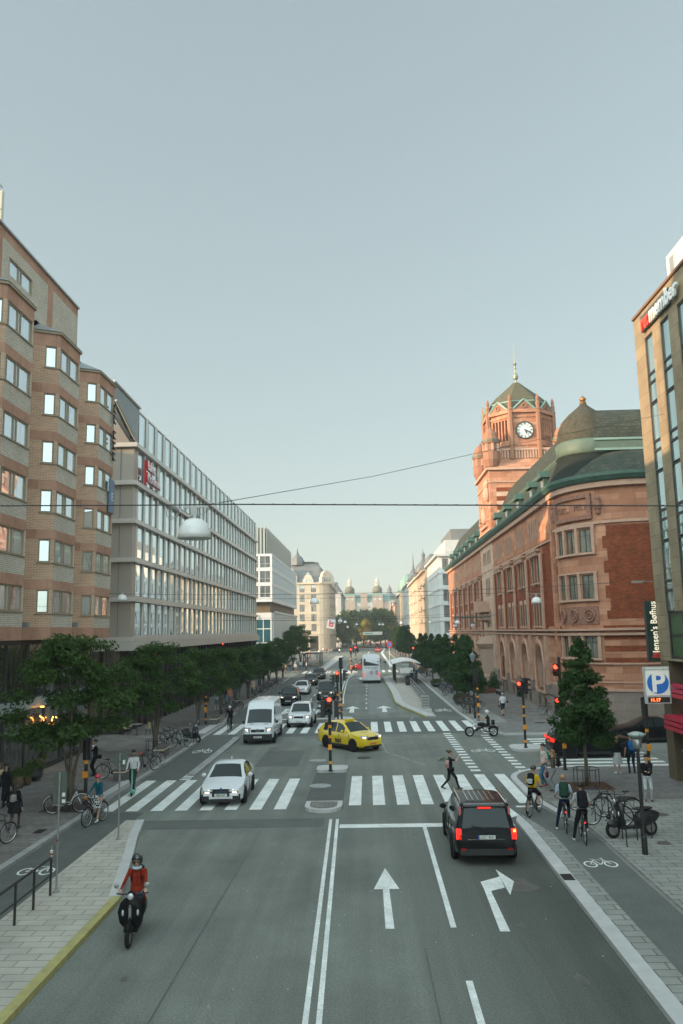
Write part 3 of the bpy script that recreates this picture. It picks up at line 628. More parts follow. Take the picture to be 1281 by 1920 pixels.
# ---------------------------------------------------------------- B unseen block added beside the viewer to cast the long shade
B0=bldg('shade_block','tall plain stone office block on the left beside the viewer')
m=MB(); m.box(-40,-17.4,-60,15.5,0,31); m.build('wall',brickL,B0)
m=MB(); m.box(-85,-50,0,50,0,26.5); m.build('rear_shade_block',brickL,B0)  # added out of view to cut the low sun on the post building
m=MB(); m.box(-40,-17.4,15.6,31.4,0,20.5); m.build('low_shade_wing',brickL,B0)  # unseen; kept low so a sun patch reaches the right-edge building
P=Path([(-17.35,-58),(-17.35,15)]); sp=[(3+4*i,4+3.4*j,2.2,2,2,1) for i in range(17) for j in range(5)]
windows(B0,P,sp,frameTan,glL,depth=-.08)
# ---------------------------------------------------------------- C glass office
metC=M('champagne_metal',(.37,.34,.29),.45,metal=.3,brick=(2.1,30,.012,(.25,.23,.2),(.345,.315,.27)),coord='UV')
metC2=M('pale_metal_fin',(.56,.54,.50),.4,metal=.35,var=.06,vs=1)
Cb=bldg('glass_office_building','long silver glass office building with beige metal fins beyond the brown brick building')
YC=57.2; XC=-17.
fl=[ay(253,y,YC).z for y in (1200,1128,1052,979,906,836)]
fstep=(fl[-1]-fl[0])/5; fl=[fl[0]+fstep*i for i in range(6)]
P=Path([(-28,YC),(XC,YC),(XC,122.3)]); U0=P.u[1]
rects=[];sp=[]; fins=MB(); bays_n=31; mod=(P.L-U0-1.2)/bays_n
for k in range(5):
    r2=random.Random(k+3)
    for i in range(bays_n):
        ua=U0+1.0+i*mod+r2.choice((.0,.12,.3)); w=r2.choice((1.45,1.6,1.75)); ub=min(ua+w,U0+1.+(i+1)*mod-.06)
        z0=fl[k]+.32; h=fstep-.36
        rects.append((ua,ub,z0,z0+h)); sp.append(((ua+ub)/2,z0,ub-ua,h,1,1))
        band(fins,P,ub+.04,ub+.26,z0-.05,z0+h,.07)
wall('wall',Cb,P,fl[0]-.3,fl[5]+.05,rects,[metC2,metC],lambda u,z:1 if u<U0+.9 else 0,.1,(),[U0+.9,U0-3.4,U0-6])
fins.build('fin',metC2,Cb)
windows(Cb,P,sp,frameGrey,glO,ft=.035,depth=.08,limit=99)
m=MB()
for z in fl: band(m,P,0,P.L,z-.1,z+.22,.3)
band(m,P,0,P.L,fl[0]-.75,fl[0]-.12,.45)
m.build('floor_slab',metC2,Cb)
m=MB()
for z in fl[:-1]:
    for d in (-1.0,-3.6,-6.3): band(m,P,U0+d,U0+d+.06,z+.25,z+fstep-.12,.03)
m.build('panel_joint',frameGrey,Cb)
m=MB(); q=[ax(213,714,XC-.05),ax(262,766,XC-.05),ax(258,836,XC-.05),ax(216,750,XC-.05)]
m.quad([(XC-.05,a.y,a.z) for a in q]); m.quad([(XC-.3,a.y,a.z) for a in q][::-1])
for a,b in zip(q,q[1:]+q[:1]): m.quad([(XC-.3,a.y,a.z),(XC-.3,b.y,b.z),(XC-.05,b.y,b.z),(XC-.05,a.y,a.z)])
m.build('sloped_glazing',M('gable_dark_glass',(.09,.105,.095),.2,metal=.3),Cb); m=MB(); m.tube([(XC,q[0].y,q[0].z),(XC,q[1].y,q[1].z)],.1,4); m.tube([(XC,q[3].y,q[3].z),(XC,q[2].y,q[2].z)],.1,4); m.build('roof_rail',metC2,Cb)
# top glass screen
P3=Path([(XC-.05,YC+1.3),(XC-.05,122.2)]); zt=ax(262,770,XC).z
rects=[];sp=[];m=Multi()
n=24; mod=P3.L/n; r2=random.Random(5)
for i in range(n):
    a=i*mod+.02; w=mod*.72; z0=fl[5]+.25; h=zt-z0-.12
    rects.append((a,a+w,z0,z0+h)); sp.append((a+w/2,z0,w,h,1,1)); band(m.new(),P3,a+w+.02,a+w+.25,z0,zt-.05,.12)
wall('roof_screen',Cb,P3,fl[5]+.1,zt,rects,[metC2],None,.1)
m.build('fin',metC2,Cb)
windows(Cb,P3,sp,frameGrey,glO,ft=.03,depth=.06,name='roof_window')
m=MB(); dark=M('roof_dark_glass',(.045,.06,.055),.15,metal=.3)
m.quad([(XC-.4,YC,fl[5]+.2),(XC-.4,122.2,fl[5]+.2),(XC-2.6,122.2,zt+.9),(XC-2.6,YC,zt+.9)]); m.quad([(XC-2.6,YC,zt+.9),(XC-2.6,122.2,zt+.9),(-28,122.2,zt+1),(-28,YC,zt+1)]); m.build('roof',dark,Cb)
m=MB(); m.quad([(-28,YC-.01,fl[5]+.1),(XC-.2,YC-.01,fl[5]+.1),(XC-2.6,YC-.01,zt+.85),(-28,YC-.01,zt+.85)]); m.build('gable_wall',metC,Cb)
m=MB(); m.box(XC-1.9,XC-.1,YC+.15,YC+1.25,fl[5]+.3,zt-.05); m.build('gable_box',M('bronze_panel',(.13,.12,.10),.4,metal=.4),Cb)
m=MB(); m.box(-28,XC-.3,YC+.3,122.1,6.9,fl[5]+.1); m.box(-28,-18.2,YC+.5,121.5,0,6.6); m.quad([(-28,122.3,0),(XC,122.3,0),(XC,122.3,zt),(-28,122.3,zt)][::-1]); m.build('rear_wall',frameGrey,Cb)
P=Path([(-28,YC+.4),(-17.7,YC+.4),(-17.7,121.9)]); U0=P.u[1]; rects=[];sp=[]; m=MB()
warm=glass_mat('cafe_glass',dark=(.03,.026,.016),curtain=(.16,.13,.07),amount=.35,mirror=.14,wave=.06)
n=42; mod=(P.L-U0)/n
for i in range(-5,n):
    for z0,h in ((.2,2.9),(3.4,2.9)):
        rects.append((U0+i*mod+.12,U0+(i+1)*mod-.1,z0,z0+h)); sp.append((U0+(i+.5)*mod+.01,z0,mod-.22,h,1,1))
    band(m,P,U0+i*mod-.09,U0+i*mod+.09,0,6.3,.22)
wall('ground_floor_frame',Cb,P,0,fl[0]-.7,rects,[frameDark],None,.1)
m.build('column',M('dark_bronze',(.03,.024,.018),.5),Cb)
windows(Cb,P,sp,frameDark,warm,ft=.04,depth=.08,name='shop_window')
red=M('red_sign',(.55,.02,.03),.4); white=M('white_letter',(.78,.78,.76),.4)
sg=thing('roof_sign','red and white two-line letter sign high on the glass office corner','sign',(XC+.45,58.9,fl[4]+.3)); sg.scale=(.74,.74,.8)
m=MB(); m.box(-.2,.02,-.04,.04,-.1,2.3); m.build('sign_side',red,sg)
m=MB(); m.box(0,.04,.05,4.9,1.3,1.36); m.box(0,.04,.05,4.9,.05,.11); m.tube([(.0,.5,0),(-.5,.5,0)],.03); m.tube([(.0,4,0),(-.5,4,0)],.03); m.build('sign_rail',frameGrey,sg)
for s,z,l in (('Baker',1.75,1.32),('McKenzie.',.62,1.32)):
    text('lettering',s,l,red,sg,(.03,.12,z),(PI/2,0,PI/2),.09,.95,.03,'LEFT'); text('lettering',s,l,white,sg,(.14,.14,z+.03),(PI/2,0,PI/2),.03,.95,0,'LEFT')
# ---------------------------------------------------------------- D white modern block
conc=M('pale_concrete',(.54,.53,.49),.7,var=.1,vs=.5,brick=(2.2,12,.02,(.42,.4,.37),(.51,.5,.46)),coord='UV')
whitep=M('white_panel',(.62,.63,.62),.5,var=.04)
tealg=glass_mat('teal_glass',dark=(.01,.075,.095),curtain=(.015,.1,.12),amount=.4,mirror=.2)
D=bldg('modern_building','white banded modern building on a concrete and teal glass base beyond the glass office')
P=Path([(-30,143),(-17,143),(-17,193)]); U0=P.u[1]; za=ay(511,1128,143).z; zb_=ay(511,1038,143).z; fh=(zb_-za-.6)/3
rects=[];sp=[]
for k in range(3):
    z0=za+.55+k*fh+.2; h=fh-.55
    for i in range(-6,22):
        a=U0+i*2.2+(.15 if i>=0 else -.0); b=a+(1.95 if i!=-1 else 1.9)
        if b>P.L-.1: continue
        rects.append((a,b,z0,z0+h)); sp.append(((a+b)/2,z0,b-a,h,2,(.35,)))
wall('wall',D,P,za,zb_,rects,[whitep],None,.12)
windows(D,P,sp,frameWhite,glO,ft=.06,mt=.06,depth=.1)
m=MB(); m.box(-30,-17.25,143.3,192.9,za+.1,zb_-.1); m.quad([(-30,143,za),(-17,143,za),(-17,193,za),(-30,193,za)][::-1]); m.quad([(-30,143,zb_),(-17,143,zb_),(-17,193,zb_),(-30,193,zb_)]); m.build('rear_wall',whitep,D)
m=MB(); 
Pl=Path([(-30,144.2),(-18.2,144.2),(-18.2,192)]); zl=ay(482,988,144).z
for i in range(int(Pl.L/.62)):
    u=i*.62+.1; band(m,Pl,u,u+.34,zb_,zl,.06)
m.build('louvre_screen',M('louvre_metal',(.36,.36,.32),.45,metal=.4),D)
m=MB(); m.box(-29.5,-18.5,144.5,191.7,zb_,zl-.1); m.build('roof_storey',M('roof_storey_wall',(.2,.21,.19),.6),D)
m=MB(); m.box(-29,-17.6,144.5,192,0,za); m.build('recess_wall',M('recess_ochre',(.16,.12,.075),.7,var=.3,vs=2),D)
P=Path([(-17,146.5),(-17,193)]); wall('concrete_base',D,P,0,za-1.9,[],[conc],None); m=MB(); band(m,P,0,P.L,za-1.9,za-1.6,.15); m.box(-17.3,-17.05,146.4,193,0,za-1.9); m.build('base_coping',whitep,D)
P=Path([(-30,144.3),(-17.3,144.3),(-17.3,146.4)]); sp=[]; rects=[]
for i in range(9):
    for z0,h in ((.5,1.6),(2.3,2.9),(5.3,2.4),(7.8,1.6)): rects.append((P.u[1]-.1-(i+1)*1.35,P.u[1]-.2-i*1.35,z0,z0+h)); sp.append((P.u[1]-.15-(i+.5)*1.35,z0,1.25,h,1,1))
wall('teal_base',D,P,0,za-1.9,rects,[whitep],None,.08); windows(D,P,sp,frameWhite,tealg,ft=.03,depth=.06,name='teal_window')
# ---------------------------------------------------------------- generic town house
def house(label,pts,z1,rows,spacing,wsize,wallm,fm,gm,mans=None,cornice=.5,base=4.,basem=None,trim=None,depth=.25,dome=None,balc=False,core=9.,pil=0,name='building_front',round_top=False):
    b=bldg('town_building',label); P=Path(pts); rects=[];sp=[]; hh=(z1-base-.6)/rows; w,h=wsize
    for i in range(len(P.t)):
        a,bb=P.u[i],P.u[i+1]; L=bb-a
        if L<spacing*.6: continue
        n=max(1,int(L/spacing)); s=L/n
        for j in range(n):
            uc=a+(j+.5)*s
            for k in range(rows):
                z0=base+k*hh+.7*hh*.35; hh_=min(h,hh*.72)
                rects.append((uc-w/2,uc+w/2,z0,z0+hh_)); sp.append((uc,z0,w,hh_,2,(.68,)))
            rects.append((uc-s*.36,uc+s*.36,.5,base-.8)); sp.append((uc,.5,s*.72,base-1.3,2,(.75,),glShop))
    wall('wall',b,P,0,z1,rects,[wallm,basem or wallm],lambda u,z:1 if z<base else 0,depth,[base])
    windows(b,P,sp,fm,gm,ft=.07,mt=.06,depth=depth-.05)
    m=MB(); band(m,P,0,P.L,z1-.35,z1+.15,cornice); band(m,P,0,P.L,base-.2,base+.15,.25)
    for k in range(1,rows): band(m,P,0,P.L,base+k*hh-.08,base+k*hh+.06,.1)
    if pil:
        for i in range(len(P.t)):
            a,bb=P.u[i],P.u[i+1]; L=bb-a
            if L<spacing*.6: continue
            n=max(1,int(L/spacing)); s=L/n
            for j in range(n+1): 
                u=a+j*s; band(m,P,max(u-pil/2,a),min(u+pil/2,bb),base+.2,z1-.4,.12)
    m.build('cornice',trim or wallm,b)
    if mans:
        hgt,ins,mm=mans; m=MB(); r=[P.at(u,.1) for u in P.u]; r2=[P.at(u,-ins*.55) for u in P.u]; r3=[P.at(u,-ins) for u in P.u]; r4=[P.at(u,-core) for u in P.u]
        for A_,B_,za_,zb__ in ((r,r2,z1+.15,z1+hgt*.75),(r2,r3,z1+hgt*.75,z1+hgt),(r3,r4,z1+hgt,z1+hgt+.2)):
            for i in range(len(r)-1): m.quad([(*A_[i],za_),(*A_[i+1],za_),(*B_[i+1],zb__),(*B_[i],zb__)],0,[(P.u[i],0),(P.u[i+1],0),(P.u[i+1],hgt),(P.u[i],hgt)])
        m.quad([(*r[0],z1),(*r2[0],z1+hgt*.75),(*r3[0],z1+hgt),(*r4[0],z1+hgt+.2),(*r4[0],z1)]); m.quad([(*r[-1],z1),(*r2[-1],z1+hgt*.75),(*r3[-1],z1+hgt),(*r4[-1],z1+hgt+.2),(*r4[-1],z1)][::-1])
        m.build('roof',mm,b)
        # dormers
        for i in range(len(P.t)):
            a,bb=P.u[i],P.u[i+1]; L=bb-a
            if L<spacing*1.5: continue
            n=max(1,int(L/(spacing*1.5))); s=L/n
            for j in range(n):
                uc=a+(j+.5)*s; x,y=P.at(uc,-ins*.3); d=MB(); d.box(-.7,.7,-.1,1.6,0,hgt*.5); d.quad([(-.8,-.15,hgt*.5),(.8,-.15,hgt*.5),(0,-.15,hgt*.5+.5)]); d.quad([(-.8,-.15,hgt*.5),(0,-.15,hgt*.5+.5),(0,1.7,hgt*.5+.5),(-.8,1.7,hgt*.5)]); d.quad([(.8,-.15,hgt*.5),(.8,1.7,hgt*.5),(0,1.7,hgt*.5+.5),(0,-.15,hgt*.5+.5)])
                d.quad([(-.5,-.11,.3),(.5,-.11,.3),(.5,-.11,hgt*.45),(-.5,-.11,hgt*.45)],1)
                o=d.build('dormer',[mm,glFar],b); o.location=(x,y,z1+.3); o.rotation_euler[2]=P.ang(uc)
    else:
        m=MB(); r=[P.at(u,0) for u in P.u]; r4=[P.at(u,-core) for u in P.u]
        for i in range(len(r)-1): m.quad([(*r[i],z1),(*r[i+1],z1),(*r4[i+1],z1),(*r4[i],z1)])
        m.build('roof',trim or wallm,b)
    # rear body so light cannot pass
    m=MB(); r=[P.at(u,-.4) for u in P.u]; r4=[P.at(u,-core) for u in P.u]
    for i in range(len(r)-1): m.quad([(*r4[i],0),(*r4[i+1],0),(*r4[i+1],z1),(*r4[i],z1)][::-1]); m.quad([(*r[i],0),(*r[i+1],0),(*r[i+1],z1),(*r[i],z1)])
    for q in (0,-1): m.quad([(*P.at(P.u[q],0),0),(*r4[q],0),(*r4[q],z1),(*P.at(P.u[q],0),z1)])
    m.build('rear_wall',wallm,b)
    if balc:
        m=MB()
        for u in balc:
            for k in range(1,rows):
                z=base+k*hh; band(m,P,u-1.6,u+1.6,z,z+.15,.9); band(m,P,u-1.6,u+1.6,z+.15,z+1.0,.92,0,.86)
        m.build('balcony',trim or wallm,b)
    return b,P
def dome(b,c,r,z,h,m,lantern=True,mat2=None,n=16):
    d=MB(); d.lathe([(r,0),(r*1.02,h*.12),(r*.96,h*.35),(r*.78,h*.6),(r*.45,h*.85),(r*.2,h)],(0,0,0),n,0)
    o=d.build('dome',m,b,True,(c[0],c[1],z))
    if lantern:
        d=MB(); d.lathe([(r*.26,h*.97),(r*.26,h*1.0),(r*.2,h*1.0),(r*.2,h*1.35),(r*.28,h*1.36),(r*.2,h*1.5),(r*.05,h*1.62),(.04,h*2.),(.01,h*2.05)],(0,0,0),8,0)
        d.build('lantern',mat2 or m,b,False,(c[0],c[1],z))
slate=M('slate_roof',(.04,.05,.042),.75,brick=(.45,.3,.02,(.018,.022,.018),(.065,.07,.052)),coord='UV',var=.25,vs=1.)
slate2=M('grey_sheet_roof',(.13,.135,.13),.6,var=.2,vs=.3)
copper=M('verdigris_copper',(.17,.27,.225),.6,var=.2,vs=.6)
creamst=M('cream_stone',(.52,.44,.34),.8,var=.1,vs=.4,brick=(1.4,.6,.02,(.4,.33,.26),(.48,.41,.31)),coord='UV')
creamtrim=M('cream_trim',(.54,.46,.36),.8,var=.1,vs=1)
zE=ay(590,1093,272).z
def arcpts(cx,cy,r,a0,a1,n): return [(cx+r*math.cos(rad(a0+(a1-a0)*i/n)),cy+r*math.sin(rad(a0+(a1-a0)*i/n))) for i in range(n+1)]
E_,PE=house('cream stone corner building with rounded corner, gables and dark mansard roof, far left',[(-32,272),(-16.2,272)]+arcpts(-16.2,275.2,3.2,-90,0,4)[1:]+[(-13,328)],zE,5,3.6,(1.7,2.9),creamst,frameDark,glFar,mans=(7.5,5,slate2),base=6.5,cornice=.5,trim=creamtrim)
for (c,w,h,rz) in (((-27,271.6),6.5,5.6,0),((-13.6,272.8),5.,4.2,PI/4),((-20.,271.6),3.6,3.,0),((-12.7,288),6,5,PI/2),((-12.7,308),6,5,PI/2)):
    d=MB(); pts=[(-w/2,0),(w/2,0),(w/2,h*.45)]+[(w/2*.8*math.cos(a),h*.5+h*.5*math.sin(a)) for a in [PI*i/8 for i in range(9)]]+[(-w/2,h*.45)]
    n=len(pts); i=len(d.v); d.v+=[(p[0],0,p[1]) for p in pts]+[(p[0],1.2,p[1]) for p in pts]; d.f.append(tuple(range(i,i+n))); d.f.append(tuple(range(i+n,i+2*n))[::-1])
    for k in range(n): d.f.append((i+k,i+n+k,i+n+(k+1)%n,i+(k+1)%n))
    d.m+=[0]*(n+2); d.uv+=[None]*(n+2)
    for q in (-1,0,1):
        d.box(q*w*.24-.5,q*w*.24+.5,-.03,.05,.5,h*.42,1)
    o=d.build('gable',[creamtrim,glFar],E_); o.location=(c[0],c[1],zE); o.rotation_euler[2]=rz
d=MB(); d.lathe([(2.6,0),(2.5,1.2),(1.7,2.8),(.7,3.6),(.3,4.6),(.05,6.4)],(-24,277,zE+6.5),8); d.build('roof_turret',slate2,E_,False)
# red fabric banner sign
bn=thing('banner_sign','white square flag sign with a red symbol on the cream corner building','sign',(-11.9,262,9.6),0)
d=MB(); d.box(-1.3,1.3,-.05,.05,-1.6,1.4); d.build('panel',M('banner_white',(.62,.6,.58),.6),bn)
d=MB(); d.box(-.75,.75,-.09,.09,-1.0,-.55); d.box(-.75,.75,-.09,.09,-.2,.2); d.box(-.75,.75,-.09,.09,.55,.95); d.box(-.75,-.4,-.085,.085,-.6,.6); d.box(.4,.75,-.085,.085,-.6,.6); d.build('red_symbol',red,bn); d=MB(); d.tube([(-1.3,0,1.45),(1.5,0,1.45)],.05); d.build('pole',frameDark,bn); bn.rotation_euler=(0,rad(10),rad(15))
greyst=M('grey_render',(.45,.45,.43),.8,var=.1,vs=.3); beige=M('beige_render',(.52,.46,.37),.8,var=.1,vs=.3); pink=M('pink_render',(.45,.29,.2),.8,var=.1,vs=.3); whit=M('white_render',(.6,.6,.57),.8,var=.1,vs=.3); tan_=M('tan_render',(.36,.29,.21),.8,var=.1,vs=.3)
zF=ay(636,1100,330).z
house('pale grey town building behind the cream corner building on the left',[(-13,353),(-11.5,353),(-11.5,420)],ay(640,1110,345).z,5,3.4,(1.5,2.4),greyst,frameDark,glFar,mans=(5,4,slate2),base=5)
# ---------------------------------------------------------------- H right hand row beyond the post building
H1,PH=house('white hotel building with a balcony roof storey just beyond the brick post building',[(15.2,199.5),(15.2,171),(15.2,168.5),(30,168.5)],ay(825,1040,168).z,5,2.9,(1.3,2.3),whit,frameDark,glFar,cornice=.7,base=5.5,trim=greyst)
zH=ay(825,1040,168).z; d=MB(); d.box(17,30,171,198,zH,zH+3.4); d.build('roof_storey',greyst,H1); d=MB(); d.box(18.5,29,173,196,zH+3.4,zH+6); d.build('upper_roof',slate2,H1)
d=MB()
for i in range(14): d.tube([(15.6+i*1.05,169,zH),(15.6+i*1.05,169,zH+1.1)],.05,4)
d.tube([(15.6,169,zH+1.1),(30,169,zH+1.1)],.06,4); d.tube([(15.6,169,zH+1.1),(15.6,199,zH+1.1)],.06,4); d.build('roof_railing',frameWhite,H1)
sgn=thing('vertical_hotel_sign','dark vertical lettering down the pale side wall of the white building','sign',(17.4,168.3,10)); 
for i,ch in enumerate('FREYS HOTEL'):
    if ch!=' ': text('letter',ch,1.35,frameDark,sgn,(0,0,9.-i*1.05),(PI/2,0,0),.06)
H2,_=house('cream town building with a copper dome turret second beyond the post building',[(14.8,231),(14.8,200)],ay(800,1068,200).z,5,3.2,(1.3,2.3),beige,frameDark,glFar,mans=(4,4,slate2),base=5.5,cornice=.8,trim=tan_,pil=.5,balc=[12,24])
dome(H2,(17.5,214),2.,ay(800,1068,200).z+2,3.2,slate2,False)
H3,_=house('sunlit yellow ornate town building with a round dome third beyond the post building',[(14.8,280),(14.8,232)],ay(787,1082,232).z,5,3.4,(1.4,2.3),creamst,frameDark,glFar,mans=(4.5,4,slate2),base=5.5,cornice=.8,trim=creamtrim,pil=.6,balc=[15,30,40])
dome(H3,(17.5,245),2.6,ay(787,1082,232).z+2,4.,slate2)
H4,_=house('white town building with a spire in the right row',[(14.8,329),(14.8,281)],ay(770,1092,281).z,5,3.3,(1.4,2.3),whit,frameDark,glFar,mans=(4,4,slate2),base=5.5,cornice=.7,trim=greyst,pil=.5)
d=MB(); d.lathe([(1.8,0),(1.8,2.5),(1.3,4),(.5,5.5),(.25,7),(.05,11)],(17,290,ay(770,1092,281).z),8); d.build('spire',slate2,H4)
H5,_=house('grey stone building with a big half round copper gable in the right row',[(14.8,400),(14.8,353)],ay(757,1112,353).z,5,3.5,(1.5,2.4),tan_,frameDark,glFar,mans=(5,4,copper),base=5.5,cornice=.8,trim=creamtrim,pil=.5)
dome(H5,(18.5,362),4.6,ay(757,1112,353).z+1,8,copper,False)
H6,_=house('pink rendered town building at the far end of the right row',[(14.8,500),(14.8,402)],ay(748,1128,402).z,5,3.6,(1.5,2.4),pink,frameDark,glFar,mans=(4,4,slate2),base=5.5,cornice=.6,trim=creamtrim)
# ---------------------------------------------------------------- G twin towered building closing the street
mauve=M('mauve_stone',(.44,.38,.32),.85,var=.12,vs=.2,brick=(1.6,.6,.02,(.33,.28,.23),(.41,.35,.30)),coord='UV')
G_=bldg('twin_dome_building','pinkish building with two domed lantern towers closing the far end of the street')
YG=470.
def gx(px): return ay(px,1120,YG).x
def gz(py): return ay(690,py,YG).z
P=Path([(gx(646),YG+20),(gx(646),YG),(gx(733),YG),(gx(733)+1,YG+20)]); u0=P.u[1]
rects=[];sp=[]
for px in (657,676,692,709):
    for py in (1137,1148,1160,1172,1184):
        w=5.6 if px in(657,709) else 4.; u=u0+gx(px)-gx(646); rects.append((u-w/2,u+w/2,gz(py)-.0,gz(py)+2.2)); sp.append((u,gz(py),w,2.2,4,2))
wall('wall',G_,P,0,gz(1128),rects,[mauve],None,.3); windows(G_,P,sp,frameWhite,glFar,ft=.15,mt=.15,depth=.15)
m=MB()
x0,x1=gx(652),gx(728); m.quad([(gx(646),YG-.3,gz(1128)),(gx(733),YG-.3,gz(1128)),(gx(731),YG+5,gz(1114)),(gx(650),YG+5,gz(1114))]); m.quad([(gx(650),YG+5,gz(1114)),(gx(731),YG+5,gz(1114)),(gx(731),YG+20,gz(1114)),(gx(650),YG+20,gz(1114))]); m.build('roof',copper,G_)
m=MB(); m.quad([(gx(646),YG+20,0),(gx(733),YG+20,0),(gx(733),YG+20,gz(1115)),(gx(646),YG+20,gz(1115))][::-1]); m.build('rear_wall',mauve,G_)
for px in (656,708):
    t=MB(); xc=gx(px); hw=gx(666)-gx(656); t.prism([(xc-hw,YG-1.2),(xc+hw,YG-1.2),(xc+hw,YG+6),(xc-hw,YG+6)],gz(1160),gz(1117)); t.build('tower',mauve,G_)
    t=MB()
    for dx in (-1.6,1.6): t.box(xc+dx-.6,xc+dx+.6,YG-1.26,YG-1.1,gz(1126),gz(1126)+1.5)
    t.build('tower_window',glFar,G_)
    t=MB(); t.prism([(xc-hw*.95,YG-1.3),(xc+hw*.95,YG-1.3),(xc+hw*.95,YG+5),(xc-hw*.95,YG+5)],gz(1117),gz(1112)); t.build('copper_band',copper,G_)
    r=(gx(717)-gx(708)); t=MB(); t.lathe([(r,gz(1112)),(r,gz(1108)),(r*1.05,gz(1107)),(r*.98,gz(1103)),(r*.7,gz(1100)),(r*.35,gz(1098.5))],(xc,YG+2,0),16); t.build('tower_dome',M('olive_roof',(.13,.12,.075),.7),G_,True) 
    t=MB(); rl=r*.4; t.lathe([(rl,gz(1098.5)),(rl,gz(1096)),(rl*.9,gz(1096))],(xc,YG+2,0),8)
    for q in range(8): a=2*PI*q/8; t.box(xc+rl*math.cos(a)-.25,xc+rl*math.cos(a)+.25,YG+2+rl*math.sin(a)-.25,YG+2+rl*math.sin(a)+.25,gz(1096),gz(1090.5))
    t.lathe([(rl*1.15,gz(1090.5)),(rl*1.0,gz(1088)),(rl*.4,gz(1085)),(rl*.12,gz(1084)),(.25,gz(1082)),(.02,gz(1081))],(xc,YG+2,0),8); t.build('lantern',creamtrim,G_)
t=MB(); xc=gx(682.5); t.box(xc-2,xc+2,YG-.6,YG+4,gz(1140),gz(1112)); t.build('centre_bay',mauve,G_)
t=MB()
for px in (657,709): xc=gx(px); t.box(xc-3.8,xc+3.8,YG-1.9,YG-.1,gz(1150),gz(1150)+1.1)
t.build('balcony',frameGrey,G_)
G2=bldg('church_tower','small dark green domed spire showing behind the far roofs on the right','')
G2['category']='building'
if 'group' in G2: del G2['group']
t=MB(); p=ay(731,1130,540); t.box(p.x-8,p.x+12,540,548,0,ay(731,1122,540).z); t.build('wall',greyst,G2)
t=MB(); t.lathe([(5,ay(731,1122,540).z),(4.2,ay(731,1116,540).z),(2.2,ay(731,1112,540).z),(1.5,ay(731,1111,540).z),(1.5,ay(731,1106,540).z),(1.9,ay(731,1105.5,540).z),(1.0,ay(731,1102,540).z),(.1,ay(731,1096,540).z)],(p.x,541,0),8); t.build('spire',slate2,G2)
# ---------------------------------------------------------------- I brick and sandstone post building with the clock tower
pstone=M('pink_sandstone',(.49,.25,.155),.85,brick=(1.15,.46,.012,(.27,.14,.09),(.34,.15,.088)),coord='UV',var=.18,vs=.7,bump=.2,bs=10)
pstone2=M('pale_sandstone',(.55,.40,.30),.85,brick=(1.5,.5,.012,(.36,.25,.19),(.49,.34,.25)),coord='UV',var=.15,vs=1.)
pbrick=M('red_brick',(.29,.062,.020),.9,brick=(.27,.08,.012,(.17,.085,.05),(.14,.028,.010)),coord='UV',var=.22,vs=1.2)
pbase=M('grey_granite',(.28,.225,.19),.85,brick=(1.6,.55,.012,(.17,.14,.12),(.235,.19,.16)),coord='UV',var=.15,vs=1.)
carved=M('carved_stone',(.27,.14,.10),.9,var=.5,vs=9.,bump=1.,bs=14)
trimst=M('sandstone_trim',(.46,.29,.21),.8,var=.15,vs=2.)
green=M('green_copper_gutter',(.04,.088,.062),.55,var=.25,vs=1.5)
palegreen=M('pale_copper_band',(.08,.12,.085),.6,var=.2,vs=1.5)
frameGreen=M('green_window_frame',(.05,.065,.05),.5)
Pb=bldg('post_building','red brick and pink sandstone post building with slate roof and clock tower on the right')
XP=15.; YN=147.; cc=(20.2,62.5); RR=5.2
AR=arcpts(cc[0],cc[1],RR,180,270,10)
P=Path([(XP,YN)]+AR+[(40,57.3)])
def uw(Y): return YN-Y
UA=uw(62.5); 
def ud(deg): # u of the corner at an angle
    return UA+(P.u[11]-UA)*(deg-180)/90.
zEave=17.5; levels=dict(c1=16.0,w1=(12.4,14.15),w2=(9.0,10.75),rel=(7.2,8.45),b0=6.75,w3=(4.75,6.3),b1=4.35,b2=2.55)
cent=[71.2+6.4*k for k in range(4)]+[108.2+6.4*k for k in range(6)]
rects=[];sp=[];archs=[]
for Y in cent:
    u=uw(Y)
    for i in (-1.44,-.48,.48,1.44): rects.append((u+i-.3,u+i+.3,14.75,16.4)); sp.append((u+i,14.75,.6,1.65,1,1))
    for i in (-1.15,1.15):
        rects.append((u+i-.52,u+i+.52,10.9,13.2)); sp.append((u+i,10.9,1.04,2.3,2,(.7,)))
        rects.append((u+i-.52,u+i+.52,7.15,9.2)); sp.append((u+i,7.15,1.04,2.05,2,(.7,)))
        rects.append((u+i-.55,u+i+.55,.25,1.05)); sp.append((u+i,.25,1.1,.8,2,1))
    rects.append((u-1.65,u+1.65,1.6,5.65)); archs.append(u)
uc0=[ud(d) for d in (188.,204.,220.)]
for u in uc0:
    rects.append((u-.52,u+.52,*levels['w1'])); sp.append((u,levels['w1'][0],1.04,levels['w1'][1]-levels['w1'][0],2,(.72,)))
    rects.append((u-.52,u+.52,*levels['w2'])); sp.append((u,levels['w2'][0],1.04,levels['w2'][1]-levels['w2'][0],2,(.72,)))
    rects.append((u-.52,u+.52,*levels['w3'])); sp.append((u,levels['w3'][0],1.04,levels['w3'][1]-levels['w3'][0],2,(.72,)))
ucL=uc0[0]-.85; ucR=uc0[2]+1.0
tow=(uw(103.7),uw(94.))
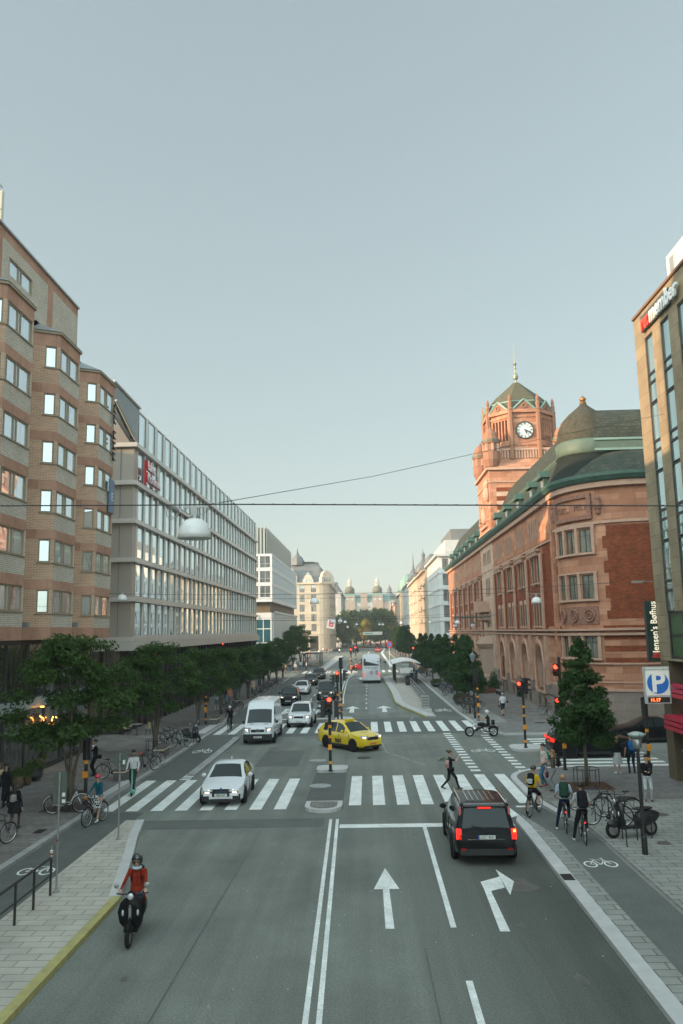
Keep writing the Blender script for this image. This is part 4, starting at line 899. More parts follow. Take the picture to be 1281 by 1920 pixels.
def zoneP(u,z):
    if z<.12: return 2
    if tow[0]<u<tow[1] : return 3
    if z<2.45: return 2
    if u<UA-1.2 and u>uw(143.5):   # street front
        if z>14.2: return 0
        if z>6.75:
            c=min(abs(u-uw(Y)) for Y in cent)
            if c>2.35 and c<2.95: return 0
            # stone surrounds of the pairs
            if 6.75<z<7.05: return 0
            for a,b in ((10.9,13.2),(7.15,9.2)):
                if a-.25<z<b+.4 and .45<c<1.85: return 3
            return 1
        return 3 if z<2.6 else 0
    # corner and side
    if z>14.25: return 0
    if ucL<u<ucR: return 0 if z>4.35 or z<2.6 else 0
    if z>levels['b0']+.3:
        if z<levels['b0']+.75: return 0
        if z>levels['w1'][1]-.0 and u<ucL: return 0
        # quoin edges
        if u>ucR and u<ucR+.35+.3*(int(z/.9)%2): return 0
        if u<ucL and u>ucL-.25-.25*(int(z/.9)%2): return 0
        return 1
    if z>4.35: return 1 if int((z-4.35)/.42)%2==0 else 0
    return 0
zbk=[.12,2.45,2.6,4.35,6.75,7.05,7.5,14.25,14.2]+[4.35+.42*i for i in range(1,7)]+[7.2+.9*i for i in range(9)]+[10.65,13.6,6.9,9.6]
ubk=[UA-1.2,uw(143.5),ucL,ucR,ucR+.35,ucR+.65,ucL-.25,ucL-.5]+[uw(Y)+s*d for Y in cent for s in(-1,1) for d in(.45,1.85,2.35,2.95)]+list(tow)
# walls: between the towers the openings are kept
wall('wall',Pb,P,.1,zEave,rects,[pstone,pbrick,pbase,pstone2],zoneP,.16,zbk,ubk)
windows(Pb,P,[s for s in sp],frameGreen,glP,ft=.06,mt=.05,depth=.13)
# pointed arch heads, piers and loggia back wall
m=MB(); MO=Multi()
for u in archs:
    mo=MO.new()
    zs0=3.9; zt_=5.65; w=1.65; n=8
    pts=[]
    for s in (-1,1):
        c=[(u+s*w*math.cos(t)*1.0 if False else u+s*w*(1-(i/n)**1.0*1.0), 0) for i in range(0)]
    rad_=w*1.25
    prof=[]
    for i in range(n+1):   # half width at height
        zz=zs0+(zt_-.15-zs0)*i/n; f=math.sqrt(max(0,1-((zz-zs0)/(zt_-.15-zs0))**2))*.85+ (1-i/n)*.15
        prof.append((w*f,zz))
    for s in (-1,1):
        for (a,za_),(b,zb2) in zip(prof,prof[1:]):
            q=[P.at(u+s*w,.0),P.at(u+s*a,.0),P.at(u+s*b,.0),P.at(u+s*w,.0)]
            pp=[(*q[0],za_),(*q[1],za_),(*q[2],zb2),(*q[3],zb2)]; uv=[(u+s*w,za_),(u+s*a,za_),(u+s*b,zb2),(u+s*w,zb2)]
            m.quad(pp if s<0 else pp[::-1],0,uv if s<0 else uv[::-1])
            q1,q2=P.at(u+s*a,0),P.at(u+s*b,0); r1,r2=P.at(u+s*a,-.5),P.at(u+s*b,-.5); pp=[(*q1,za_),(*r1,za_),(*r2,zb2),(*q2,zb2)]; m.quad(pp if s<0 else pp[::-1],1,[(0,za_),(.5,za_),(.5,zb2),(0,zb2)])
        mo.tube([( *P.at(u+s*(w+.0),.1),1.6)]+[(*P.at(u+s*(a+.16 if za_<5.3 else a+.12),.1),za_+.05*i) for i,(a,za_) in enumerate(prof)],.13,6)
        t=P.at(u+s*3.2,.12)
        pass
    m.quad([(*P.at(u-w,0),zt_-.15),(*P.at(u+w,0),zt_-.15),(*P.at(u+w,0),zt_),(*P.at(u-w,0),zt_)],0,[(u-w,5.5),(u+w,5.5),(u+w,5.65),(u-w,5.65)])
    band(mo,P,u-1.75,u+1.75,1.42,1.62,.2)
    band(mo,P,u-.12,u+.12,5.5,6.3,.25)
PS=sorted(set(round(uw(Y)+s*3.2,2) for Y in cent for s in(-1,1))); PS=[q for i,q in enumerate(PS) if i==0 or q-PS[i-1]>.9]
for q in PS: mo=MO.new(); band(mo,P,q-.28,q+.28,2.3,6.3,.28); band(mo,P,q-.34,q+.34,3.7,4.0,.36)
m.build('arch_head',[pstone,trimst],Pb); MO.build('arch_moulding',trimst,Pb)
m=MB(); band(m,P,0,UA-1,1.3,6.3,-1.2,0,-1.3); m.build('loggia_wall',pstone2,Pb)
m=MB(); band(m,P,0,UA-1.,1.42,1.5,-.0,0,-1.25); band(m,P,0,UA-1.,5.66,5.9,-.02,0,-1.25); m.build('loggia_floor',trimst,Pb)
# string courses, pilasters, corbels
m=MB()
for z0,z1,pr in ((6.35,6.52,.22),(6.7,6.85,.32),(4.3,4.42,.14),(2.42,2.6,.1),(16.55,16.75,.14),(17.1,zEave,.35),(13.9,14.05,.14)):
    if z0 in(4.3,): band(m,P,UA-1.1,P.L,z0,z1,pr)
    elif z0==13.9: band(m,P,0,UA-1.2,z0,z1,pr)
    elif z0==16.55: band(m,P,UA-1.2,P.L,14.42,14.62,pr)
    elif z0==2.42: band(m,P,UA-1.1,P.L,z0,z1,pr); band(m,P,UA-1.1,P.L,3.0,3.1,.06)
    else: band(m,P,0,P.L,z0,z1,pr)
for Y in cent:
    u=uw(Y)
    for i in range(7): band(m,P,u-1.9+i*.58,u-1.9+i*.58+.28,13.2,13.55,.35-.0*i)
    band(m,P,u-2.1,u+2.2,13.55,13.75,.4)
    for i in (-1.44,-.48,.48,1.44): band(m,P,u+i-.42,u+i-.3,14.7,16.5,.08); band(m,P,u+i+.3,u+i+.42,14.7,16.5,.08)
    for zz in (10.75,7.0): band(m,P,u-1.85,u+1.85,zz,zz+.14,.12)
for q in PS: band(m,P,q-.28,q+.28,6.9,13.25,.3)
for (a,b) in (levels['w1'],levels['w2'],levels['w3']):
    band(m,P,uc0[0]-.85,uc0[2]+.85,a-.16,a,.24); band(m,P,uc0[0]-.85,uc0[2]+.85,b+.12,b+.26,.14)
    for q in (uc0[0]-.68,(uc0[0]+uc0[1])/2,(uc0[1]+uc0[2])/2,uc0[2]+.68): band(m,P,q-.12,q+.12,a,b+.12,.14)
m.build('stone_moulding',trimst,Pb)
m=MB(); band(m,P,UA-1.55,UA-.9,.1,zEave,.25); m.build('corner_pier',pstone,Pb)
m=Multi()
for q in PS: band(m.new(),P,q-.62,q-.29,6.88,13.18,.16); band(m.new(),P,q+.29,q+.62,6.88,13.18,.16)
m.build('brick_pilaster',pbrick,Pb)
# carved reliefs and the inscription panel
m=MB(); band(m,P,uc0[0]-.7,uc0[2]+.75,7.15,8.45,.06)
for u in uc0:
    x,y=P.at(u,.1); a=P.ang(u); i0=len(m.v)
    m.torus((0,0,7.8),.42,.09,16,5,0,'y'); m.torus((0,0,7.8),.2,.07,12,5,0,'y'); m.move(i0,lambda q:Vector((x+q.x*math.cos(a)-q.y*math.sin(a),y+q.x*math.sin(a)+q.y*math.cos(a),q.z)))
m.build('carved_relief',carved,Pb)
ui0,ui1=ud(183),ud(228)
m=MB(); band(m,P,ui0,ui1,14.85,15.15,.24); band(m,P,ui0,ui1,16.45,16.75,.24); band(m,P,ui0,ui0+.3,15.15,16.45,.24); band(m,P,ui1-.3,ui1,15.15,16.45,.24)
for uu in (ui0-.45,ui1+.5): 
    x,y=P.at(uu,.12); m.ell((x,y,15.8),(.3,.3,.5),8); m.ell((x,y,16.3),(.25,.25,.25),8); m.ell((x,y,15.3),(.2,.2,.25),8)
m.build('inscription_frame',carved,Pb)
m=MB(); band(m,P,ui0+.3,ui1-.3,15.15,16.45,.05); m.build('inscription_panel',pstone,Pb)
word='KONGL. POST'; n=len(word)
for i,ch in enumerate(word):
    if ch==' ': continue
    u=ui0+.36+(ui1-ui0-.72)*(i+.5)/n; x,y=P.at(u,.08); text('inscription_letter',ch,.6,carved,Pb,(x,y,15.75),(PI/2,0,P.ang(u)),.03,.62,.01)
# gutter and roof
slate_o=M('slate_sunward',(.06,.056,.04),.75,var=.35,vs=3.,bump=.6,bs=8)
def roofloft(prof,mats,idx,u0,u1,name,sub=None):
    us=[u0]+[u for u in P.u if u0<u<u1]+[u1]; m=MB()
    for (o0,z0),(o1,z1),mi in zip(prof,prof[1:],idx):
        for a,b in zip(us,us[1:]):
            ua=P.at(a,o0);ub_=P.at(b,o0);va=P.at(a,o1);vb=P.at(b,o1)
            m.quad([(*ua,z0),(*ub_,z0),(*vb,z1),(*va,z1)],mi,[(a,z0-o0*.3),(b,z0-o0*.3),(b,z1-o1*.7),(a,z1-o1*.7)])
    return m.build(name,mats,Pb,True)
roofloft([(0,17.45),(.55,17.55),(.75,17.85),(.75,18.1),(.5,18.15),(.1,18.1)],[green],[0]*5,0,P.L,'gutter')
main=[(.15,18.9),(-.35,19.3),(-.8,19.9),(-1.6,20.9),(-2.6,21.7)]
roofloft([(.15,18.1),(-.05,18.3),(-.5,18.8),(-1.2,19.45),(-2.,19.95),(-2.75,20.3)],[slate],[0]*5,UA-2,P.L,'roof')
m=MB(); pf=[(60.0,20.2),(60.0,21.5),(60.1,22.2),(60.4,22.9),(60.9,23.5),(61.6,23.85),(62.6,24.0),(66,24.0)]
for (y0,z0),(y1,z1) in zip(pf,pf[1:]): m.quad([(17.6,y0,z0),(42,y0,z0),(42,y1,z1),(17.6,y1,z1)],0,[(0,z0),(24,z0),(24,z1+(y1-y0)),(0,z1+(y1-y0))])
m.build('upper_roof',slate,Pb,True)
m=MB(); m.box(17.6,42,59.8,60.1,20.25,20.42); m.box(17.6,42,59.78,60.1,21.05,21.22); m.build('roof_band_lip',copper,Pb); m=MB(); m.box(17.6,42,59.88,60.05,20.42,21.05); m.build('roof_band',palegreen,Pb)
roofloft([(.15,18.1),(-.25,18.9),(-.8,20.3)],[slate],[0]*2,0,UA-1.95,'street_roof')
roofloft([(-.8,20.3),(-.7,20.5),(-.95,20.8)],[palegreen],[0]*2,0,UA-1.95,'street_roof_band')
roofloft([(-.95,20.8),(-2.2,23.2),(-3.,24.1)],[slate],[0]*2,0,UA-1.95,'street_roof_upper')
roofloft([(-3.,24.1),(-3.2,24.3),(-3.5,24.1),(-9,23.6)],[palegreen],[0]*3,0,UA-1.95,'ridge_cap')
m=MB(); m.quad([(XP+1.7,UA and YN,0),(40,YN,0),(40,YN,24),(XP+4,YN,23.5),(XP,YN,17.5),(XP,YN,0)][::-1]); m.box(XP+2.2,40,66,YN-.1,0,17.8); m.box(20.5,40,61.6,67,0,21.6); m.build('rear_wall',pbrick,Pb)
m=MB(); m.lathe([(2.2,20.2),(2.2,21.0),(2.2,21.7),(2.08,22.4),(1.75,23.1),(1.2,23.7),(.7,24.1),(.35,24.4),(.15,24.7)],(17.6,62.2,0),24); m.build('corner_dome',slate_o,Pb,True); m=MB(); m.lathe([(3.3,17.9),(2.95,18.4),(2.6,19.1),(2.35,19.8),(2.2,20.2)],(17.6,62.2,0),24); m.build('dome_skirt',slate,Pb,True); m=MB(); m.lathe([(2.2,20.1),(2.36,20.2),(2.28,20.6),(2.38,21.1),(2.2,21.3)],(17.6,62.2,0),24); m.build('dome_band',palegreen,Pb,True)
m=MB(); c=(17.6,62.2); m.lathe([(.24,24.55),(.28,24.68),(.14,24.76),(.25,24.88),(.27,25.),(.15,25.1),(.05,25.2),(.02,25.3)],(c[0],c[1],0),10); m.build('gilded_finial',M('gilt',(.28,.15,.05),.4,metal=.6),Pb)
m=MB(); m.box(33,36,62,66,24,24.9); m.build('roof_lantern',frameWhite,Pb)
# dormers along the street eave
for Y in [66.5,71.2,77.6,84.,90.4,108,114.5,121,127.5,134,140.]:
    u=uw(Y); d=MB(); d.box(-.55,.55,-.1,1.6,0,1.0); d.quad([(-.8,-.35,.95),(.8,-.35,.95),(0,-.35,1.55)]); d.quad([(-.8,-.35,.95),(0,-.35,1.55),(0,1.7,1.55),(-.8,1.7,.95)]); d.quad([(.8,-.35,.95),(.8,1.7,.95),(0,1.7,1.55),(0,-.35,1.55)]); d.quad([(-.38,-.12,.2),(.38,-.12,.2),(.38,-.12,.9),(-.38,-.12,.9)],1)
    o=d.build('dormer',[green,glP],Pb); x,y=P.at(u,-.1); o.location=(x,y,18.2); o.rotation_euler[2]=P.ang(u); o.scale=(1.25,1.25,1.2)
# ---- clock tower
tx0,tx1,ty0,ty1=14.9,24.4,94.,103.7; tc=((tx0+tx1)/2,(ty0+ty1)/2)
TP=Path([(tx1,ty1),(tx0,ty1),(tx0,ty0),(tx1,ty0)]); Uw=TP.u[1]; Us=TP.u[2]
def zoneT(u,z):
    if z<2.4: return 2
    if 19.5<z<23.6 and u>Us+.8: return 1 if int(z/.55)%2==0 else 3
    return 0 if z>23.6 else (3 if z<18 else 0)
rects=[(Uw+a-.3,Uw+a+.3,z,z+1.65) for a in (2.2,3.2,4.2,5.6,6.6,7.6) for z in (14.75,)]+[(Uw+a-.35,Uw+a+.35,z,z+2.2) for a in (3.7,4.85,6.) for z in (10.9,7.1)]
sp=[((r[0]+r[1])/2,r[2],r[1]-r[0],r[3]-r[2],1,(.7,)) for r in rects]
wall('tower_wall',Pb,TP,.1,26.2,rects,[pstone,pbrick,pbase,pstone2],zoneT,.15,[2.4,18,19.5,23.6]+[.55*i for i in range(36,43)],[Us+.8])
windows(Pb,TP,sp,frameGreen,glP,depth=.12,name='tower_window')
m=MB(); band(m,TP,0,TP.L,25.7,26.0,.35); band(m,TP,0,TP.L,24.2,24.35,.12); band(m,TP,0,TP.L,18.6,18.8,.15)
for j in range(9):
    for i in range(8): 
        z=24.-.55*j
        if i%2==j%2: band(m,TP,Uw+1.2+i*1.0,Uw+1.2+i*1.0+.3,z-.3,z,.14)
m.build('tower_moulding',trimst,Pb)
m=MB(); band(m,TP,Uw+2.6,Us-2.6,19.2,19.5,.3)
for s in (-1,1):
    c0=(Uw+Us)/2; 
    for i in range(7): band(m,TP,c0+s*(.2+i*.42)-.22,c0+s*(.2+i*.42)+.22,22.4-i*.42,22.4-i*.42+.42,.35)
m.ell((tx0-.1,tc[1],20.9),(.35,1.4,1.1),10); m.ell((tx0-.2,ty0+.9,23.0),(.5,.5,.9),8); m.ell((tx0-.2,ty0+.9,24.1),(.4,.4,.6),8); m.build('tower_carving',carved if False else trimst,Pb)
# flared parapet and balustrade
m=MB()
lv=[(0,26.0),(-.15,26.2),(-.75,27.0),(-.9,27.3),(-.9,28.3)]
r=[]
for o,z in lv: r.append([(tx0-o*-1 if False else tx0-o,ty0-o,z) for _ in (0,)][0:0]+[(tx0-o,ty0-o,z),(tx1+o,ty0-o,z),(tx1+o,ty1+o,z),(tx0-o,ty1+o,z)])
for a,b in zip(r[:4],r[1:4]):
    for k in range(4): m.quad([a[k],a[(k+1)%4],b[(k+1)%4],b[k]],0,[(0,a[0][2]),(11,a[0][2]),(11,b[0][2]),(0,b[0][2])])
m.quad(r[3]); m.build('tower_parapet',pstone,Pb)
m=MB(); e=.85; X0,X1,Y0,Y1=tx0+e,tx1-e,ty0+e,ty1-e
for k in range(24):
    f=k/23; 
    for (x,y) in ((X0+(X1-X0)*f,Y0),(X0,Y0+(Y1-Y0)*f)): m.box(x-.1,x+.1,y-.1,y+.1,27.3,28.25)
m.box(X0-.15,X1+.15,Y0-.15,Y0+.15,28.25,28.5); m.box(X0-.15,X0+.15,Y0,Y1,28.25,28.5); m.box(X1-.15,X1+.15,Y0,Y1,28.25,28.5); m.build('balustrade',trimst,Pb)
# octagon
ro=4.25; r_in=ro*math.cos(PI/8); z0o,z1o=27.2,33.2
OP=Path([(tc[0]+ro*math.cos(rad(22.5+180-45*k*-1)),tc[1]+ro*math.sin(rad(22.5+180+45*k))) for k in range(9)])
rects=[];side=OP.u[1]
for k in range(8):
    if k%2==1: continue
    for i in range(5): c=OP.u[k]+side*(.22+.14*i); rects.append((c-.16,c+.16,29.6,32.2))
rects=[r for r in rects]
wall('belfry_wall',Pb,OP,z0o,z1o,rects,[pstone,trimst],None,.5)
m=MB(); m.lathe([(r_in-.7,z0o),(r_in-.7,z1o)],(tc[0],tc[1],0),8,0,a0=rad(22.5)); m.build('belfry_core',carved,Pb)
m=MB(); band(m,OP,0,OP.L,32.4,32.6,.12); band(m,OP,0,OP.L,32.95,33.35,.32); band(m,OP,0,OP.L,28.9,29.1,.12)
for k in range(8): 
    x,y=OP.at(OP.u[k],.12); m.lathe([(.3,z0o),(.3,33.3),(.36,33.4),(.24,33.6),(.26,34.2),(.16,34.4),(.22,34.7),(.12,35.1),(.03,35.3)],(x,y,0),6)
m.build('belfry_pinnacle',pstone,Pb)
m=MB()
for k in range(8):
    a=OP.at(OP.u[k]+.25,.25,OP.u[k]+.3); b=OP.at(OP.u[k+1]-.25,.25,OP.u[k+1]-.3); c=((a[0]+b[0])/2,(a[1]+b[1])/2)
    m.quad([(*a,33.3),(*b,33.3),(*c,34.5)]); 
    m.tube([(*a,33.35),(*c,34.6)],.13,5,1); m.tube([(*b,33.35),(*c,34.6)],.13,5,1)
    cx_,cy_=OP.at((OP.u[k]+OP.u[k+1])/2,.3); q=OP.ang((OP.u[k]+OP.u[k+1])/2); i0=len(m.v); m.torus((0,0,33.75),.25,.08,12,5,0,'y'); m.move(i0,lambda v:Vector((cx_+v.x*math.cos(q)-v.y*math.sin(q),cy_+v.x*math.sin(q)+v.y*math.cos(q),v.z)))
m.build('pediment',[pstone,copper],Pb)
m=MB(); i0=0; m.lathe([(ro*1.0,33.25),(ro*.97,33.8),(ro*.92,34.5),(ro*.86,34.95),(ro*.72,35.6),(ro*.5,36.4),(ro*.28,37.2),(ro*.1,37.9),(.1,38.0)],(tc[0],tc[1],0),8,0,a0=rad(22.5))
o=m.build('tower_roof',M('tower_slate',(.09,.085,.055),.8,var=.3,vs=3.),Pb)
m=MB(); m.lathe([(ro*.93,34.5),(ro*.93,34.65)],(tc[0],tc[1],0),8,0,a0=rad(22.5)); m.build('roof_ring',copper,Pb)
m=MB(); m.lathe([(.16,37.9),(.12,38.3),(.3,38.5),(.36,38.75),(.3,39.0),(.1,39.3),(.1,39.7),(.16,39.85),(.1,40.2),(.25,40.45),(.1,40.6),(.06,41.0),(.045,41.5),(.02,43.4)],(tc[0],tc[1],0),10); m.build('spire',M('spire_metal',(.25,.26,.2),.5,metal=.5),Pb)
# corner turrets
for (x,y) in ((tx0+.5,ty0+.5),(tx0+.5,ty1-.5),(tx1-.5,ty0+.5)):
    m=MB(); m.lathe([(.75,26.2),(1.05,27.0),(1.05,27.9),(.92,28.),(.92,28.9),(1.12,29.05),(1.12,29.3)],(x,y,0),12)
    m.lathe([(1.,29.3),(1.02,29.6),(.85,29.8),(.8,30.2),(.6,30.6),(.25,30.85),(.06,31.1),(.02,31.4)],(x,y,0),12,0)
    for q in range(8): a=2*PI*q/8; m.box(x+0.93*math.cos(a)-.12,x+0.93*math.cos(a)+.14,y+0.93*math.sin(a)-.14,y+0.93*math.sin(a)+.14,28.0,28.95,2)
    m.lathe([(1.18,29.2),(1.18,29.4)],(x,y,0),12,1); m.build('corner_turret',[pstone,palegreen,trimst],Pb)
# clock
def clock(x,y,rz):
    c=thing('clock_face_tmp','x','x'); bpy.data.objects.remove(c)
    d=MB(); d.lathe([(1.12,-.12),(1.12,.0),(1.0,.02),(.01,.02)],(0,0,0),32,0,'y'); i=len(d.v)
    o=MB(); o.lathe([(1.15,0),(1.15,.1),(.01,.1)],(0,0,0),32,0,'y'); face=o.build('clock_face',M('clock_white',(.62,.64,.62),.5),Pb,False,(x,y,30.75)); face.rotation_euler[2]=rz+PI; face.scale=(.9,1,.9)
    r=MB(); r.torus((0,.1,0),1.15,.09,36,6,0,'y'); r.torus((0,.12,0),.72,.015,36,4,0,'y'); r.build('clock_rim',frameDark,face)
    h=MB()
    for q,(ang,ln,w) in enumerate(((rad(158),.55,.075),(rad(114),.85,.055))):
        dx,dz=-math.sin(ang),math.cos(ang)
        h.tube([(-dx*.12,.16+.02*q,-dz*.12),(dx*ln*.9,.16+.02*q,dz*ln*.9),(dx*ln,.16+.02*q,dz*ln)],[w,w,.01],4)
    h.build('clock_hands',frameDark,face)
    for i,s in enumerate(('XII','I','II','III','IIII','V','VI','VII','VIII','IX','X','XI')):
        a=rad(30*i); text('clock_numeral',s,.3,frameDark,face,(-.9*math.sin(a),.115,.9*math.cos(a)),(PI/2,a,PI),.006,.8,.012)
for k in range(8):
    um=(OP.u[k]+OP.u[k+1])/2
    if k%2==0: continue
    if abs(OP.ang(um))<.3: x,y=OP.at(um,.02); clock(x,y,OP.ang(um))
# balcony and bracket lamps on the tower front
m=MB(); m.box(tx0-1.5,tx0,98.3,100.9,9.0,9.2); m.box(tx0-1.5,tx0-1.4,98.3,100.9,9.2,10.3); m.box(tx0-1.4,tx0,98.3,98.4,9.2,10.3); m.box(tx0-1.4,tx0,100.8,100.9,9.2,10.3); m.ell((tx0-.2,99.6,8.4),(1.2,1.1,.7),10); m.build('tower_balcony',trimst,Pb)
m=MB(); m.lathe([(2.1,0.1),(2.1,1.4),(1.8,1.6),(1.8,4.6),(2.0,4.8),(2.2,5.2),(1.5,6.0)],(tx0+.4,99.,0),14); m.build('entrance_oriel',pstone2,Pb)
br=thing('bracket_lamp','pair of globe lamps on a long green bracket fixed to the clock tower wall','street lamp',(14.6,96.,8.4))
m=MB(); m.tube([(0,0,0),(-4.6,-1.2,-.1)],.09,6); m.tube([(0,0,-.8),(-1.5,-.4,0)],.05,6); m.build('bracket',green,br)
for (x,y) in ((-4.3,-1.1),(-2.2,-.6)):
    m=MB(); m.tube([(x,y,0),(x,y,-.7)],.04,6); m.lathe([(.12,-.55),(.3,-.75),(.3,-.8)],(x,y,0),10); m.build('lamp_cap',green,br)
    m=MB(); m.ell((x,y,-1.0),(.27,.27,.27),10); m.build('globe',M('opal_glass',(.7,.7,.66),.3),br,True)
# ---------------------------------------------------------------- K building at the right edge
travert=M('brown_stone_slabs',(.30,.245,.165),.75,brick=(1.05,.62,.012,(.15,.12,.08),(.235,.19,.125)),coord='UV',var=.15,vs=1.)
Kb=bldg('stone_clad_building','brown stone clad building at the right edge with tall ribbon windows and name sign')
XK=13.6; P=Path([(30,38.3),(XK,38.3),(XK,2)]); U0=P.u[1]; ztk=ax(1193,597,XK).z
P=Path([(XK+.0,38.3),(XK,2)]); 
Pn=Path([(30,38.3),(XK,38.3)]); wall('north_wall',Kb,Path([(30,38.3),(XK,38.3)]),5.4,ztk,[],[travert])
def yk(px,py): return ax(px,py,XK).y
sA=38.3-yk(1209,640); eA=38.3-yk(1224,640); sB=38.3-yk(1240,640); pitch=sB-sA; wS=eA-sA
rects=[];sp=[]; fls=[]
zt1=ax(1210,634,XK).z; zb1=ax(1225,1150,XK).z
nf=4; fhk=(zt1-zb1)/nf
for i in range(13):
    a=sA+i*pitch
    if a+wS>P.L-.3: break
    t=zt1+(0 if i%3 else 0); rects.append((a,a+wS,zb1,t))
    for f in range(nf):
        z=zb1+f*fhk
        sp.append((a+wS/2,z+.02,wS,.95,1,1,'S')); sp.append((a+wS/2,z+.99,wS,.42,1,1)); sp.append((a+wS/2,z+1.43,wS,fhk-1.47,1,1))
spand=M('pink_grey_spandrel',(.30,.25,.25),.35)
sp=[(s[0],s[1],s[2],s[3],s[4],s[5],(spand if len(s)>6 else glR)) for s in sp]
zsg=5.4
gw=[]
for i in range(6): gw.append((4.6+i*4.2-3.2,4.6+i*4.2+.4,4.9+.6,7.6))
wall('wall',Kb,P,zsg,ztk,rects+gw,[travert],None,.16)
windows(Kb,P,sp,frameDark,glR,ft=.045,depth=.10,name='ribbon_window')
leafg=M('green_patterned_glass',(.05,.10,.04),.3,var=.5,vs=6,emit=.0); lime=M('bright_green_screen',(.03,.32,.13),.4)
windows(Kb,P,[((a+b)/2,z0,b-a,z1-z0,(.45,),2,leafg if i%2==0 else lime) for i,(a,b,z0,z1) in enumerate(gw)],frameDark,leafg,ft=.12,mt=.12,depth=.1,name='restaurant_window')
m=MB(); band(m,P,0,P.L,ztk,ztk+.12,.1); m.build('coping',M('copper_coping',(.2,.11,.06),.5),Kb)
m=MB(); m.box(XK+.2,30,2,38.1,5.4,ztk-.1); m.quad([(XK,2,5.4),(30,2,5.4),(30,38.3,5.4),(XK,38.3,5.4)][::-1]); m.box(XK+4,30,2,36,0,5.4); m.build('rear_wall',travert,Kb)
for y in (37.3,28,18): m=MB(); m.box(XK,XK+.9,y,y+.9,.1,5.4); m.build('pillar',travert,Kb)
m=MB()
for z in (2.42,2.64,2.86): m.box(XK-.42,XK+3,33,37.2,z,z+.17)
for z in (3.82,4.04,4.26): m.box(XK-.2,XK+.0,22,36.6,z,z+.17)
m.build('red_fascia',M('red_awning_slats',(.48,.02,.045),.45),Kb)
# sign letters
sg=thing('rooftop_name_sign','grey panel with red and white lowercase letters near the top of the right building','sign',(XK-.05,36.9,20.3))
a=ax(1206,614,XK-.05); b=ax(1256,561,XK-.05); sg.location=(XK-.05,a.y,0)
zc=(ax(1206,596,XK).z+ax(1206,627,XK).z)/2; hh=abs(ax(1206,596,XK).z-ax(1206,627,XK).z)/2; Lg=a.y-b.y
m=MB(); m.box(-.1,0,-Lg,0,zc-hh,zc+hh); m.build('sign_panel',M('sign_panel_grey',(.06,.075,.07),.5),sg)
text('lettering','re:',1.05,M('neon_red',(.75,.06,.03),.4),sg,(-.14,-.15,zc-.05),(PI/2,0,-PI/2),.05,.92,.035,'LEFT'); text('lettering','member',1.05,white,sg,(-.14,-1.28,zc-.05),(PI/2,0,-PI/2),.05,.92,.03,'LEFT')
cn=thing('site_container','white portable cabin with a small window standing on the right roof','cabin',(14.1,33.2,ztk+.15))
p0=ax(1252,455,14.1); p1=ax(1252,520,14.1); Hc=max(1.6,p0.z-p1.z)
cn.location=(14.1,p1.y,ztk+.12)
m=MB(); m.box(0,2.5,-9,0,0,Hc)
for i in range(30): m.box(-.03,.0,-.3-i*.3,-.18-i*.3,.15,Hc-.15)
m.build('body',M('container_white',(.66,.63,.56),.5,var=.05),cn)
m=MB(); m.box(-.06,0,-1.05,-.45,.55,1.35); m.build('window_frame',frameWhite,cn); m=MB(); m.box(-.08,-.055,-.98,-.52,.62,1.28); m.build('window_pane',glFar,cn)
# restaurant projecting sign
js=thing('projecting_sign','tall dark green vertical restaurant sign with pale rotated lettering on the right building','sign',(12.75,38.45,0))
zA=ay(1220,1127,38.4).z; zB=ay(1228,1240,38.4).z; xa=ay(1212,1180,38.4).x; xb=ay(1238,1180,38.4).x; js.location=((xa+xb)/2,38.35,zB); hj=zA-zB; wj=xb-xa
m=MB(); m.box(-wj/2,wj/2,-.12,.12,0,hj); m.build('panel',M('dark_green_panel',(.008,.035,.028),.4),js)
m=MB(); m.box(-wj/2-.03,-wj/2,-.13,.13,0,hj); m.box(wj/2,wj/2+.4,-.03,.03,hj-.1,hj-.04); m.box(wj/2,wj/2+.4,-.03,.03,.5,.56); m.build('bracket',frameDark,js)
text('lettering',"Jensen's Bøfhus",.42,M('cream_letter',(.75,.66,.5),.4,emit=.25),js,(.0,-.14,hj*.57),(PI/2,-PI/2,0),.01,.92,.004)
m=MB(); m.ell((0,-.14,.3),(.17,.03,.14),10); m.box(-.2,.2,-.15,-.13,.16,.24); m.build('emblem',M('emblem_red',(.5,.05,.03),.4),js)
# parking sign
zA=ay(1232,1250,37).z; zB=ay(1234,1305,37).z; zC=ay(1234,1319,37).z; xa=ay(1208,1280,37).x; xb=ay(1255,1280,37).x
pk=thing('parking_sign','lit white box sign with blue disc and letter P above a red digit display','sign',((xa+xb)/2,37,zC)); w=(xb-xa)/2; h1=zB-zC; h2=zA-zC
m=MB(); m.box(-w,w,-.12,.12,0,h2); m.box(w,w+.5,-.05,.05,h2*.4,h2*.5); m.build('box',frameWhite,pk)
m=MB(); m.box(-w*.93,w*.93,-.14,-.11,h1+.04,h2-.05); m.build('white_face',M('sign_face',(.55,.57,.5),.4,emit=.12),pk)
m=MB(); m.lathe([(w*.86,0),(w*.86,.02),(.01,.02)],(0,0,0),28,0,'y'); o=m.build('blue_disc',M('sign_blue',(.015,.11,.36),.4,emit=.12),pk,False,(0,-.165,h1+(h2-h1)*.45))
text('lettering','P',(h2-h1)*.95,M('sign_p',(.6,.6,.56),.4,emit=.12),pk,(0,-.17,h1+(h2-h1)*.44),(PI/2,0,0),.01,1,.03)
text('lettering','CONTINENTALGARAGET',.115,M('sign_text',(.05,.08,.12),.4),pk,(0,-.15,h2-.12),(PI/2,0,0),.004,.9)
m=MB(); m.box(-w*.86,w*.86,-.15,-.12,.06,h1-.04); m.build('display',frameDark,pk)
text('digits','11.17',.2,M('led_orange',(1,.16,.03),.4,emit=2.),pk,(-w*.3,-.17,h1*.5),(PI/2,0,0),.004)
